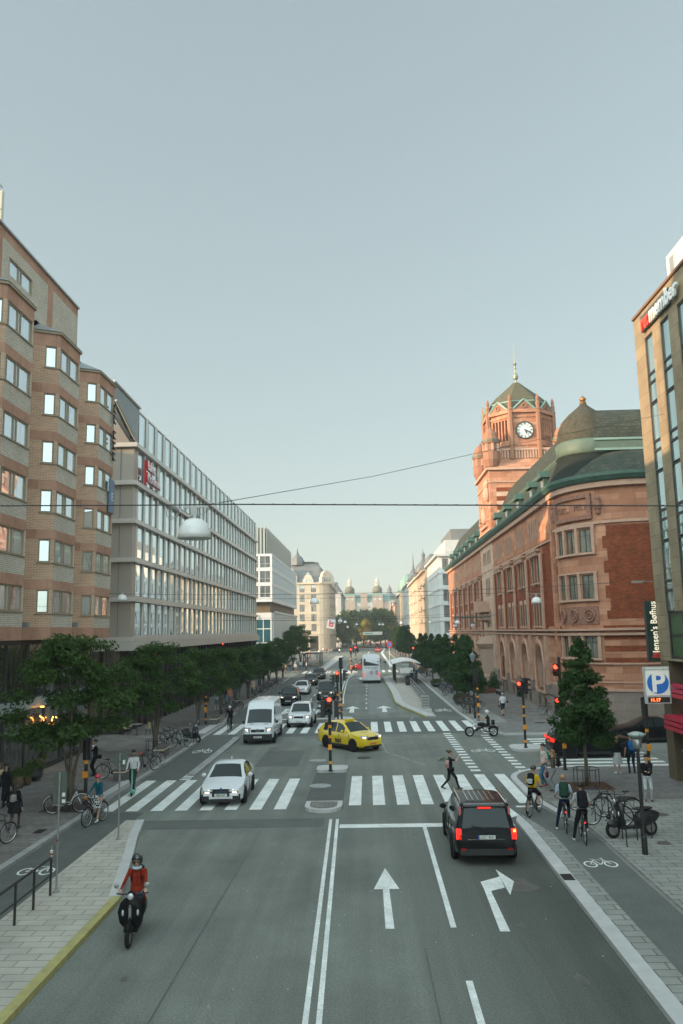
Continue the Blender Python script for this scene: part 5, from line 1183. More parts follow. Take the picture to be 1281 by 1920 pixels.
# awning with plants
aw=thing('red_awning','faded red fabric awning at the right edge under the stone building','awning',(XK,33.2,1.9))
m=MB(); m.quad([(-.8,1.,0),(-.8,-9,0),(0,-9,.6),(0,1.,.6)]); m.quad([(-.8,1.,0),(-.8,-9,0),(-.8,-9,-.15),(-.8,1.,-.15)]); m.quad([(-.8,1.,0),(0,1.,.6),(0,1.,.0)]); m.build('canvas',M('red_canvas',(.36,.07,.07),.8),aw); m=MB(); m.box(-.83,-.8,-9,1.,-.03,.02); m.build('front_bar',frameWhite,aw)
# ================================================================== TREES
def leafmat(name,c1,c2):
    m=M(name,c1,.6,col2=c2,vs=.9,spec=.1); t=m.node_tree; b=t.nodes['Principled BSDF']
    b.inputs['Subsurface Weight'].default_value=0
    tr=t.nodes.new('ShaderNodeBsdfTranslucent'); tr.inputs['Color'].default_value=(c2[0]*1.6,c2[1]*1.6,c2[2]*.8,1)
    ms=t.nodes.new('ShaderNodeMixShader'); ms.inputs[0].default_value=.15; o=t.nodes['Material Output']
    t.links.new(b.outputs[0],ms.inputs[1]); t.links.new(tr.outputs[0],ms.inputs[2]); t.links.new(ms.outputs[0],o.inputs[0]); return m
leafA=leafmat('dark_leaf',(.024,.052,.015),(.065,.115,.028)); leafB=leafmat('maple_leaf',(.018,.048,.014),(.05,.10,.028)); leafC=leafmat('lime_leaf',(.05,.09,.03),(.11,.155,.05)); leafY=leafmat('yellow_leaf',(.30,.26,.03),(.38,.30,.05))
bark=M('bark',(.13,.115,.085),.9,var=.3,vs=8,bump=.8,bs=25)
def leaves(name,centres,radii,n,size,mat,flatn=.5,seed=1):
    r=np.random.default_rng(seed); C_=np.array(centres); Rr=np.array(radii)
    w=Rr.prod(axis=1)**.8; w/=w.sum(); idx=r.choice(len(C_),n,p=w)
    d=r.normal(size=(n,3)); d/=np.linalg.norm(d,axis=1)[:,None]; rad_=r.random(n)**.42
    p=C_[idx]+d*rad_[:,None]*Rr[idx]
    nrm=d*.6+r.normal(size=(n,3))*.6; nrm[:,2]+=flatn; nrm/=np.linalg.norm(nrm,axis=1)[:,None]
    a=np.cross(nrm,r.normal(size=(n,3))); a/=np.linalg.norm(a,axis=1)[:,None]; b=np.cross(nrm,a)
    s=size*(.6+.8*r.random(n))[:,None]
    v=np.stack([p-a*s,p+b*s*.45,p+a*s,p-b*s*.45],1).reshape(-1,3)
    me=bpy.data.meshes.new(name); f=np.arange(n*4).reshape(-1,4)
    me.from_pydata(v.tolist(),[],f.tolist()); me.materials.append(mat); me.update(); return me
def trunk_mesh(h,r0,limbs,seed,multi=False,spread=.5):
    rr=random.Random(seed); m=MB()
    if multi:
        for i in range(5):
            a=2*PI*i/5+rr.random(); m.tube([(0,0,0),(math.cos(a)*.05,math.sin(a)*.05,h*.45),(math.cos(a)*spread*.35,math.sin(a)*spread*.35,h*.9),(math.cos(a)*spread,math.sin(a)*spread,h*1.6),(math.cos(a)*spread*1.7,math.sin(a)*spread*1.7,h*2.2)],[r0,r0*.75,r0*.45,r0*.28,r0*.1],7)
    else: m.tube([(0,0,0),(.02,0,h*.5),(0,.03,h),(0,0,h*1.8),(0,0,h*3.)],[r0,r0*.8,r0*.7,r0*.5,r0*.12],8)
    for i in range(limbs):
        a=rr.random()*2*PI; z=h*(.9+rr.random()*1.1); l=spread*(1+rr.random()); m.tube([(0,0,z),(math.cos(a)*l*.5,math.sin(a)*l*.5,z+l*.5),(math.cos(a)*l,math.sin(a)*l,z+l*.8)],[r0*.35,r0*.2,r0*.06],5)
    return m.mesh('trunk',bark,True)
def crown_spread(seed,rx,z0,z1,ncl):
    r=random.Random(seed); c=[];s=[]
    for i in range(ncl):
        z=z0+(z1-z0)*r.random()**.9; f=(z-z0)/(z1-z0); rm=rx*(.55+.6*math.sin(PI*min(1,f*.9+.12)))*.8
        a=r.random()*2*PI; q=rm*math.sqrt(r.random()); c.append((q*math.cos(a),q*math.sin(a),z)); k=.45+.35*r.random(); s.append((k*rx*.34,k*rx*.34,k*rx*.18))
    return c,s
def crown_cone(seed,rx,z0,z1,ncl):
    r=random.Random(seed); c=[];s=[]
    for i in range(ncl):
        f=r.random()**1.1; z=z0+(z1-z0)*f; rm=rx*(1.0-f)**.75*(1 if f>.08 else .7); a=r.random()*2*PI; q=rm*math.sqrt(r.random()); c.append((q*math.cos(a),q*math.sin(a),z)); k=(.5+.4*r.random())*(1-.55*f); s.append((k*rx*.42,k*rx*.42,k*rx*.34))
    return c,s
treeK={}
def mk(kind,seed):
    if kind=='spread': c,s=crown_spread(seed,2.7,2.5,6.2,75); cr=leaves('crown',c,s,16000,.085,leafA,.9,seed); tr=trunk_mesh(1.75,.13,6,seed,True,.55)
    if kind=='cone': c,s=crown_cone(seed,1.5,1.9,6.3,115); cr=leaves('crown',c,s,17000,.085,leafB,.5,seed); tr=trunk_mesh(1.9,.10,6,seed,False,.4)
    if kind=='far': c,s=crown_spread(seed,4.6,2.5,12,70); cr=leaves('crown',c,[(a*1.1,b*1.1,d*2.2) for a,b,d in s],9000,.30,leafC,.5,seed); tr=trunk_mesh(3.5,.3,5,seed,False,1.2)
    if kind=='yellow': c,s=crown_spread(seed,3.2,4,11,40); cr=leaves('crown',c,[(a*1.1,b*1.1,d*2.2) for a,b,d in s],5000,.26,leafY,.5,seed); tr=trunk_mesh(3.5,.25,5,seed,False,1.2)
    return cr,tr
def tree(kind,var,x,y,z,label,group,s=1.,rz=0.,sz=None):
    if (kind,var) not in treeK: treeK[(kind,var)]=mk(kind,11*var+len(kind))
    cr,tr=treeK[(kind,var)]
    t=thing('street_tree',label,'tree',(x,y,z),rz,group); t.scale=(s,s,sz or s); link('crown',cr,t); link('trunk',tr,t); return t
gL='spreading street trees along the left pavement'
def rail_guard(x,y,z,label,r=.55):
    g=thing('tree_guard',label,'tree guard',(x,y,z),0,'iron guards around street trees'); m=MB(); m.torus((0,0,.75),r,.022,20,5,0,'z')
    for i in range(6): a=2*PI*i/6; m.tube([(r*math.cos(a),r*math.sin(a),0),(r*math.cos(a),r*math.sin(a),.75)],.02,5)
    m.build('frame',frameDark,g)
tl=[(-12.35,33.6,1.08,'big dark spreading tree nearest on the left, behind the white leaning bicycle'),(-12.75,48.3,1.0,'second spreading tree on the left, beside the stone bench'),(-13.2,62.5,.92,'third spreading tree on the left, behind the parked bicycle cluster'),(-12.9,70.4,.88,'fourth spreading tree on the left, by the two small stone benches'),(-13,79,.86,'fifth spreading tree on the left, before the bicycle rack row'),(-13,87,.86,'sixth spreading tree on the left pavement, seen over the white van roof'),(-13,96,.86,'seventh spreading tree on the left pavement, above the row of parked bicycles'),(-13,105,.88,'eighth spreading tree on the left pavement, left of the dark cars'),(-13,114,.9,'ninth spreading tree on the left, in front of the teal glass base'),(-13.2,124,.95,'tenth spreading tree on the left, at the concrete base of the modern building')]
for i,(x,y,s,l) in enumerate(tl): tree('spread',i%3,x,y,K,l,gL,s,i*1.3)
tl=[(-14,150,1.15,'rounded tree left of the cream corner building, nearest of the far pair'),(-14,166,1.3,'rounded tree left of the cream corner building, farther of the far pair')]
for i,(x,y,s,l) in enumerate(tl): tree('spread',i%3,x,y,K,l,gL,s,i*2.3)
gR='slim conical maples along the right pavement'
tree('cone',0,9.4,36.5,K,'large conical maple in front of the post building corner, nearest on the right','',1.0)
C.objects[-1]
for o in bpy.data.objects:
    if o.get('group')=='' : del o['group']
tl=[(8.25,67.8,'conical maple with a square iron guard beside the black lantern post'),(8.9,76,'second slim maple of the right row, behind the planter bowls'),(8.9,83,'third slim maple of the right row, above the dense bicycle parking'),(8.8,92,'fourth slim maple of the right row'),(8.8,101,'fifth slim maple of the right row'),(8.7,111,'sixth slim maple of the right row'),(8.6,121,'seventh slim maple of the right row'),(8.6,133,'eighth slim maple of the right row'),(8.6,172,'ninth slim maple of the right row, just past the side street'),(8.5,186,'tenth slim maple of the right row'),(8.5,200,'eleventh slim maple of the right row'),(8.5,216,'twelfth slim maple of the right row'),(8.5,234,'thirteenth slim maple of the right row, pale from distance'),(8.5,256,'fourteenth slim maple of the right row, farthest pale one')]
ordn=['','','','fourth','fifth','sixth','seventh','eighth','ninth']
for i,(x,y,l) in enumerate(tl):
    if i in (3,4,5,6,7): l=l.replace('of the right row','counted outward from the iron guarded maple on the right')
    if i in (9,10,11): l=l.replace('of the right row','far down the right row before the town houses')
    tree('cone',i%3,x,y,K,l,gR,1.0 if i<1 else (1.12 if i<8 else 1.35),i*1.7,1.0 if i<8 else 1.25)
gF='large trees at the far end of the street'
fx=[(642,330,1.1,'tall green tree at the far left end of the street, left of the twin towers'),(655,345,1.25,'tall green tree in front of the left domed tower'),(668,360,1.2,'tall green tree left of the street centre below the mauve building'),(681,372,1.35,'tall green tree in the middle of the far street end'),(694,390,1.2,'dark tree just right of the far street centre'),(713,330,1.3,'tall dark tree in front of the right domed tower'),(722,345,1.3,'dark tree at the far right end of the street below the pink house')]
for i,(px,Y,s,l) in enumerate(fx):
    p=ay(px,1180,Y); tree('far',i%3,p.x,Y,0,l,gF,s,i*1.1)
p=ay(687,1160,340); tree('yellow',0,p.x,340,0,'yellow leaved tree among the green trees at the far street end','',1.05)
p=ay(732,1165,338); tree('yellow',0,p.x,338,0,'small yellow leaved tree tucked beside the pink house on the right','',.9)
for o in bpy.data.objects:
    if o.get('group')=='' : del o['group']
rail_guard(9.4,36.5,K,'round iron guard around the trunk of the nearest maple on the right'); rail_guard(8.25,67.8,K,'iron guard around the trunk of the maple beside the lantern post'); rail_guard(-12.75,48.3,K,'iron guard around the trunk of the second tree on the left')
m=MB(); m.box(8.4,10.4,35.6,37.4,K+.004,K+.012); tag(m.build('tree_grate',M('rusty_grate',(.10,.055,.035),.8,var=.3,vs=6)),'rusty square grate at the foot of the nearest maple on the right','tree grate')
m=MB(); m.box(-13.3,-11.55,32.7,34.5,K+.01,K+.02); tag(m.build('tree_grate',iron),'dark square grate at the foot of the nearest tree on the left','tree grate')
# potted plants along the left glass front
potc=M('terracotta',(.16,.075,.045),.8,var=.2,vs=5); potb=M('wicker_pot',(.14,.10,.06),.9,var=.3,vs=14,bump=.8,bs=40); potg=M('dark_glazed_pot',(.05,.05,.048),.3)
shrubM=leafmat('shrub_leaf',(.05,.085,.03),(.10,.13,.05))
def pot(px,py,r,h,style,label,lab2=None,plant=.35,z=K,leafm=None):
    p=gp(px,py,z); t=thing('potted_plant',label,'potted plant',(p.x,p.y,z),0,'pots beside the left glass front' if px<400 else None)
    if 'group' in t and px>=400: del t['group']
    m=MB()
    if style=='round': m.lathe([(r*.5,0),(r*.9,h*.3),(r,h*.6),(r*.8,h*.92),(r*.85,h),(r*.7,h),(r*.7,h*.9)],(0,0,0),18)
    elif style=='basket': m.lathe([(r*.8,0),(r*.95,h*.4),(r,h*.8),(r*.97,h),(r*.85,h),(r*.85,h*.9)],(0,0,0),16)
    else: m.lathe([(r*.75,0),(r,h*.95),(r*1.05,h),(r*.9,h),(r*.88,h*.9)],(0,0,0),16)
    m.build('pot',{'round':potg,'basket':potb,'tall':potc}[style],t,True)
    if style=='tall' : me=leaves('foliage',[(0,0,h+plant*.9)],[(plant,plant,plant)],2200,.05,leafB,.3,3)
    else: me=leaves('foliage',[(0,0,h+plant*.3)]+[(r*.8*math.cos(a),r*.8*math.sin(a),h+plant*.2) for a in (0,1.5,3,4.5)],[(r,r,plant)]+[(r*.5,r*.5,plant*.6)]*4,1500,.055,leafm or shrubM,.4,5)
    link('foliage',me,t); return t
pot(33,1478,.28,.55,'basket','small basket pot with reddish plant nearest the left frame edge'); pot(36,1455,.3,.5,'basket','basket pot with thin grasses against the glass left of the round dark pot'); pot(48,1472,.26,.42,'basket','small wicker pot with grey leaves just left of the big round dark pot')
pot(64,1464,.42,.6,'round','big round dark glazed pot with a leafy plant'); pot(71,1443,.36,.62,'basket','wicker basket pot with upright green leaves behind the round dark pot'); pot(82,1433,.32,1.25,'tall','tall rust coloured planter with a clipped green ball',plant=.34); pot(93,1430,.32,.6,'basket','wicker basket pot with white flowers beside the tall rust planter')
pot(147,1410,.34,.6,'basket','wicker pot beside the cafe entrance behind the big left tree'); pot(155,1405,.3,.9,'tall','rust coloured pot beyond the wicker pot at the cafe entrance',plant=.2)
# planters on the right pavement
for (px,py,r,l) in ((866,1320,.85,'wide dark bowl planter with flowers left of the iron guarded maple'),(819,1288,.8,'second dark bowl planter beside the bicycle parking on the right'),(792,1263,.8,'third bowl planter with orange flowers farther along the right pavement')):
    p=gp(px,py,K); t=thing('bowl_planter',l,'planter',(p.x,p.y,K),0,'bowl planters on the right pavement')
    m=MB(); m.lathe([(r*.45,0),(r*.8,.2),(r,.5),(r*.95,.5),(r*.8,.4)],(0,0,0),18); m.build('bowl',potg,t,True); link('foliage',leaves('foliage',[(0,0,.6)],[(r*.95,r*.95,.42)],3000,.07,shrubM,.5,int(r*100)),t)
for (px,py,w,hh,l,c) in ((905,1300,.5,.8,'square rusty planter with a dark conifer at the post building wall',leafB),(928,1298,.9,.5,'long rusty planter with blue green shrubs beneath the arches',leafA)):
    p=gp(px,py,K); p.x=min(p.x,13.6); t=thing('box_planter',l,'planter',(p.x,p.y,K),0,'box planters at the post building'); m=MB(); m.box(-w,w,-w,w,0,hh); m.build('box',potc,t); link('foliage',leaves('foliage',[(0,0,hh+.4),(0,0,hh+.9)],[(w,w,.5),(w*.5,w*.5,.9)],3000,.07,c,.3,9),t)
# geraniums hanging over the right edge
for i,(x,y,z,l) in enumerate(((13.2,33.9,1.35,'bush of red geraniums hanging below the awning at the right edge'),(10.25,26.,.95,'leafy branch end reaching in at the lower right edge'))):
    t=thing('flower_bush',l,'plant',(x,y,z),0); me=leaves('foliage',[(0,0,0),(.1,-.3,-.2),(.1,-.6,.1)],[(.28,.4,.3)]*3,1800,.07,leafB,.3,7+i); link('foliage',me,t)
    if i==0: link('blossoms',leaves('blossoms',[(0,0,.1),(.1,-.4,0)],[(.3,.4,.25)]*2,160,.06,M('geranium_red',(.5,.02,.02),.6),.3,8),t)
    m=MB(); m.lathe([(.12,-.4),(.2,-.15),(.17,-.15)],(.1,-.3,0),10); m.build('hanging_pot' if i==0 else 'pot',potc,t)
# ================================================================== STREET FURNITURE
black=M('black_paint',(.018,.018,.018),.45); orange=M('orange_band',(.85,.33,.02),.5); steel=M('galvanised_steel',(.36,.36,.35),.4,metal=.7,var=.1,vs=6)
redlamp=M('red_lamp',(1,.03,.015),.3,emit=3.2); amberoff=M('amber_off',(.10,.05,.01),.3); greenoff=M('green_off',(.0,.06,.04),.3)
redglass=M('red_tail_lens',(.30,.008,.006),.2); stonebench=M('bench_granite',(.13,.125,.115),.75,var=.35,vs=7,bump=.4,bs=20); wood=M('bench_light_strip',(.66,.52,.38),.5)
def head(parent,x,y,z,rz,lit=True,n=3,s=1.):
    """traffic signal head, faces local -Y"""
    m=MB(); w=.15*s; h=.30*s*n
    m.box(-w,w,-.08,.12,0,h); 
    for i in range(n):
        zc=h-.15*s-.3*s*i
        for k in range(7):
            a=PI*k/6; b=PI*(k+1)/6
            if k<6: m.quad([(.13*s*math.cos(a),-.08,zc+.13*s*math.sin(a)),(.13*s*math.cos(b),-.08,zc+.13*s*math.sin(b)),(.13*s*math.cos(b),-.3*s,zc+.13*s*math.sin(b)-.02),(.13*s*math.cos(a),-.3*s,zc+.13*s*math.sin(a)-.02)])
    o=m.build('signal_head',black,parent,False,(x,y,z)); o.rotation_euler[2]=rz
    for i in range(n):
        l=MB(); l.lathe([(.105*s,-.085),(.105*s,-.1),(.01,-.115)],(0,0,h-.15*s-.3*s*i),14,0,'y'); l.build('lamp_lens',[redlamp if lit and i==0 else (redglass if i==0 else (amberoff if i==1 else greenoff))],o,True)
    return o
def signal(p,label,H_=3.4,z0=.14,heads=(),rz=0,bands=(.45,1.35,1.95),r=.075,button=True):
    t=thing('traffic_light',label,'traffic light',(p.x,p.y,z0),rz,'traffic lights on black and orange posts')
    m=MB(); m.lathe([(r*1.5,0),(r*1.5,.06),(r,.08),(r,H_),(.02,H_+.05)],(0,0,0),12); m.build('post',black,t)
    m=MB()
    for z in bands: m.lathe([(r+.008,z),(r+.008,z+.14)],(0,0,0),12)
    m.build('orange_band',orange,t)
    if button: m=MB(); m.box(-.09,.09,-r-.12,-r,1.05,1.3); m.build('push_button',orange,t)
    for hd in heads: head(t,*hd)
    return t
T=gp(620,1446,.14)
signal(T,'nearest traffic light with a big red lamp on the refuge amid the crossing',3.55,.14,((0,-.16,2.75,0,True),(-.36,.0,2.62,-PI/2,False,3,.9),(.36,0,2.62,PI/2,False,3,.9),(-.1,.25,2.7,PI,False)),0,(.35,1.6,2.1,),.075)
T=gp(641,1349,.14); signal(T,'traffic light behind the nearest one, farther post with tall black backboard',4.6,.14,((0,.1,3.9,PI,False),(.28,0,3.0,PI/2,False,3,.9)),0,(.5,1.5,2.0))
T=gp(634,1351,.14); signal(T,'traffic light with lit red lamp just left of the tall backboard post',3.6,.14,((0,-.2,2.9,0,True),(-.32,0,2.7,-PI/2,False,3,.9)),0,(.6,1.4,1.9))
T=gp(986,1402,.14); signal(T,'traffic light on the round refuge in the right side street',3.75,.14,((-.2,-.1,2.9,-.35,True),(.2,.15,3.05,PI*.62,False)),0,(.3,1.75,2.25))
T=gp(1060,1444,K); signal(T,'traffic light post beside the conical maple with two red lamps facing left',5.4,K,((-.16,-.05,4.5,-.5,True,2,1.),(-.18,-.1,2.6,-.5,True)),0,(1.35,1.9,2.9))
T=gp(1219,1450,K); signal(T,'traffic light post at the far right behind the silver lamp head, seen from behind',3.5,K,((0,.1,2.6,PI*.9,False),),0,(.6,1.2,1.9))
T=gp(160,1506,K); signal(T,'black post with orange bands beside the red helmet cyclist at the left crossing',2.6,K,((0,.1,1.75,PI,False),),0,(.15,1.05,1.6))
T=gp(386,1358,K); signal(T,'short black and orange post at the second crossing on the left pavement',2.5,K,(),0,(.3,.9,1.5,2.0))
T=gp(898,1351,K); signal(T,'black and orange post beside the chopper motorcycle on the right pavement',3.9,K,((-.12,0,2.9,PI*.8,False),),0,(.4,1.1,1.7,2.3))
T=gp(659,1262,.14); signal(T,'far traffic light with a red lamp left of the white coach, left one of two',4.2,.14,((0,-.15,3.1,0,True),),0,(.7,1.6,2.3),.09)
T=gp(667.5,1258,.14); signal(T,'far traffic light with a red lamp left of the white coach, right one of two',4.4,.14,((0,-.15,3.3,0,True),(.35,0,3.1,PI/2,False),(-.35,0,3.1,-PI/2,False)),0,(.7,1.6,2.3),.09)
T=gp(776,1255,K); signal(T,'far traffic light with a small red lamp on the right pavement among the maples',3.8,K,((0,-.15,3.0,0,True),),0,(.7,1.5,2.3),.09)
T=gp(536,1263,K); signal(T,'thin black and orange post on the far left corner beside the walking people',3.4,K,(),0,(.4,1.3,2.3),.08)
T=gp(595,1252,K); signal(T,'orange banded post beside the dark kiosk frames at the far left corner',2.6,K,(),0,(.4,1.,1.6),.1)
# lamp posts
def lamp_post(p,label,H_,top,z0=K):
    t=thing('lamp_post',label,'lamp post',(p.x,p.y,z0)); m=MB(); m.lathe([(.09,0),(.09,.5),(.065,.55),(.05,H_)],(0,0,0),12); m.build('post',black,t)
    m=MB()
    if top=='dish': m.lathe([(.06,H_),(.12,H_+.05),(.16,H_+.3),(.12,H_+.32)],(0,0,0),12); m.build('glass_bowl',steel,t,True); m=MB(); m.lathe([(.06,H_+.3),(.25,H_+.42),(.27,H_+.45),(.2,H_+.49),(.05,H_+.53)],(0,0,0),20); m.build('shade',M('pale_green_shade',(.32,.38,.35),.4),t,True); m=MB(); [m.tube([(.13*math.cos(a),.13*math.sin(a),H_+.25),(.3*math.cos(a),.3*math.sin(a),H_+.5)],.012,4) for a in (0,1.57,3.14,4.71)]; m.build('shade_rod',steel,t)
    else: m.lathe([(.05,H_),(.13,H_+.1),(.24,H_+.5),(.26,H_+.55),(.1,H_+.65),(.03,H_+.8)],(0,0,0),8); m.build('lantern',M('lantern_grey',(.2,.23,.23),.3),t)
lamp_post(gp(1210,1602,K),'black lamp post with a round pale dish head by the parked scooter at the right',3.1,'dish')
lamp_post(gp(891,1347,K),'thin black lantern post on the right pavement beside the iron guarded maple',4.3,'lantern')
# hanging lamps on wires
wirem=M('wire',(.03,.03,.03),.5); enamel=M('white_enamel',(.72,.71,.68),.35,var=.04)
def span(label,y,z,xl,xr,sag,extra=None,r=.014):
    t=thing('overhead_wire',label,'overhead wire',(0,y,0),0,'wires spanning the street'); m=MB(); n=16
    m.tube([(xl+(xr-xl)*i/n,0,z-sag*4*(i/n)*(1-i/n)) for i in range(n+1)],r,4)
    if extra: m.tube(extra,r*.6,4)
    m.build('wire',wirem,t); return t
def hang(x,y,z,s,label,group='white dome lamps hanging over the street'):
    t=thing('hanging_lamp',label,'street lamp',(x,y,z),0,group)
    m=MB(); m.box(-.22,.26,-.02,.02,.56,.60); m.box(-.06,.06,-.05,.05,.3,.56); m.lathe([(.09,.34),(.09,.40),(.05,.42)],(0,0,0),12); m.torus((-.42,0,.48),.12,.009,20,4,0,'y'); m.torus((-.40,.01,.49),.09,.008,20,4,0,'y'); m.tube([(-.3,0,.58),(-.12,0,.45),(0,0,.42)],.008,4); m.tube([(.34,0,.58),(.18,0,.46),(.05,0,.42)],.008,4)
    m.build('bracket',steel,t)
    m=MB(); m.lathe([(.08,.36),(.11,.35),(.17,.325),(.235,.27),(.285,.18),(.31,.07),(.318,-.03),(.30,-.03),(.29,.07),(.26,.17),(.2,.25),(.05,.29)],(0,0,0),28); m.build('shade',enamel,t,True); t.scale=(s,)*3; return t
p=ay(365,946,16); q=ay(365,1010,16); zz=ay(900,946,16)
t=thing('overhead_wire','nearest black cable running straight across the whole picture with a big hanging lamp','overhead wire',(0,16,0),0,'wires spanning the street')
m=MB(); A_=ay(-150,949,16); B_=ay(330,947,16); C_=ay(400,945.5,16); D_=ay(1400,949,16); m.tube([(A_.x,0,A_.z),(B_.x,0,B_.z),(C_.x,0,C_.z),(D_.x,0,D_.z)],.014,5)
for i in range(26): e=(D_-C_)*(i/26)+C_; m.ell((e.x,0,e.z+.005),(.03,.02,.02),6,0,3)
E1=ay(410,943,16); E2=ay(1000,826,28); m.tube([(E1.x,0,E1.z),(ay(700,893,22).x,6,ay(700,893,22).z),(E2.x,12,E2.z),(12.9,17.5,ay(1200,783,34).z)],.007,4)
m.build('cable',wirem,t)
zl=q.z+.03; s_=(p.z-zl)/.58; hang(p.x,16,zl,s_*.92,'large white dome lamp hanging on the nearest cable, close to the viewer')
def hang_px(px,py,dpx,label,Y):
    q=ay(px,py,Y); s=dpx*Y/1493/.62; return hang(q.x,Y,q.z,s,label),q,s
hs_=[(229,1125,18,49,'white dome lamp hanging in front of the glass office corner on the left'),(1006,1130,18,49,'white dome lamp hanging before the post building corner on the right'),
(590,1131,17,60,'white dome lamp hanging before the cream corner building'),(625,1168,11,93,'small white dome lamp hanging beside the cream building edge, left one'),(638,1166,9,110,'small white dome lamp hanging beside the cream building edge, middle one'),(647.5,1168,6,130,'small white dome lamp hanging beside the cream building edge, right one'),
(487,1161,7,125,'tiny dome lamp hanging at the far end of the glass office'),(421,1161,8,110,'tiny dome lamp hanging before the windows of the glass office, right one'),(652,1177,5,170,'tiny dome lamp over the distant street, left of the centre trees'),(669,1172,5,180,'tiny dome lamp over the distant street before the centre trees'),(712,1172,5,190,'tiny dome lamp over the distant street, right of the centre trees'),(718,1172,5,185,'tiny dome lamp over the distant street, rightmost before the dark tree'),
(753,1169,6,140,'tiny dome lamp hanging before the cream houses on the right, left one'),(807,1168,7,110,'tiny dome lamp hanging before the white hotel building on the right'),(858,1169,10,92,'small dome lamp hanging before the far end of the post building')]
for px,py,d,Y,l in hs_: hang_px(px,py,d,l,Y)
for (l,Y,py,xl,xr,sg_) in (('thin wire from the brown brick building across to the post building, carrying two dome lamps',49,1113,-16,15,.3),('thin wire over the street in front of the cream corner building',60,1121,-17,15,.25),('thin wire across the street at mid distance',93,1162,-17,15,.2),('thin wire across the street before the far crossing',125,1158,-17,15,.2)):
    q=ay(640,py,Y); span(l,Y,q.z+sg_,xl,xr,sg_,None,.012 if Y<80 else .02)
# wall spotlight on the right building
sp_=thing('wall_floodlight','small pale floodlight arm on the stone clad building at the right','lamp',(13.5,38.2,ax(1225,1090,13.5).z)); m=MB(); m.tube([(0,0,0),(-.5,-.05,.02)],.025,6); m.box(-.95,-.45,-.1,.1,-.05,.05); m.build('lamp_head',steel,sp_)
# sign posts on the left island
t=thing('round_sign','grey back of a round traffic sign on a steel pole on the left island','traffic sign',(-8.72,28.38,K))
m=MB(); m.lathe([(.09,0),(.09,.03),(.03,.05),(.03,2.85)],(0,0,0),10); m.build('pole',steel,t); m=MB(); m.lathe([(.26,.035),(.26,.05),(.01,.05)],(0,0,2.62),28,0,'y'); m.box(-.05,-.04+.1,-.045,-.03,2.55,2.6); m.build('sign_plate',M('sign_back_green',(.085,.105,.085),.5),t); m=MB(); m.box(.1,.18,-.01,.034,2.48,2.62); m.build('sticker',enamel,t)
t=thing('rectangular_sign','grey ribbed back of a rectangular sign on a steel pole left of the round one','traffic sign',(-8.7,22.82,K))
m=MB(); m.lathe([(.09,0),(.09,.03),(.03,.05),(.03,3.15)],(0,0,0),10); m.build('pole',steel,t); m=MB(); m.box(-.02,.0,-.2,.2,2.3,3.2) if False else m.box(-.19,.19,.035,.055,2.28,3.15)
for z in (2.42,2.64,2.86,3.05): m.box(-.19,.19,.02,.035,z,z+.02)
m.build('sign_plate',bpy.data.materials['sign_back_green'],t); m=MB(); m.box(.08,.17,.0,.034,2.33,2.42); m.box(.08,.16,.0,.034,2.5,2.6); m.build('sticker',enamel,t); m=MB(); m.ell((0,-.03,1.35),(.03,.02,.035),8); m.build('red_sticker',redglass,t)
# railing with a cup
t=thing('railing','dark steel railing with two rails along the left island','railing',(-8.74,22.5,K)); m=MB()
for y in (0,-1.1,-2.2,-3.3,-4.4,-5.5,-6.6): m.box(-.025,.025,y-.025,y+.025,0,.95)
m.build('post',black,t); m=MB(); m.box(-.028,.028,-6.7,.03,.95,.99); m.box(-.015,.015,-6.7,.03,.5,.53); m.build('rail',black,t)
t=thing('paper_cup','white drinks cup with a straw standing on the railing end','cup',(-8.74,22.5,K+.992)); m=MB(); m.lathe([(.032,0),(.045,.16),(.048,.165),(.04,.17)],(0,0,0),14); m.build('cup',enamel,t,True); m=MB(); m.tube([(0,0,.16),(.01,0,.27)],.005,5); m.build('straw',enamel,t); m=MB(); m.lathe([(.0395,.06),(.0425,.1)],(0,0,0),14); m.build('red_mark',redglass,t)
# stone benches on the left
def bench(px,py,label,L_=1.3,rz=0):
    p=gp(px,py,K); t=thing('stone_bench',label,'bench',(p.x,p.y,K),rz,'rough granite blocks with a pale strip on the left pavement'); m=MB(); m.box(-.28,.28,-L_/2,L_/2,0,.5); o=m.build('block',stonebench,t); m=MB(); m.box(-.3,.3,-L_/2-.02,L_/2+.02,.38,.44); m.build('pale_strip',wood,t); m=MB(); m.box(-.3,.3,-L_/2-.02,L_/2+.02,.5,.54); m.build('seat',stonebench,t)
for a in ((231,1460,'stone bench block behind the e-scooter rider'),(303,1417,'stone bench block beside the second spreading tree'),(403,1357,'stone bench block beside the short black and orange post at the second crossing'),(430,1334,'stone bench block beyond the second crossing, nearer of two'),(441,1322,'stone bench block beyond the second crossing, farther of two'),(491,1298,'stone bench block at the bicycle row, nearer one'),(491,1291,'stone bench block at the bicycle row, farther one')): bench(*a)
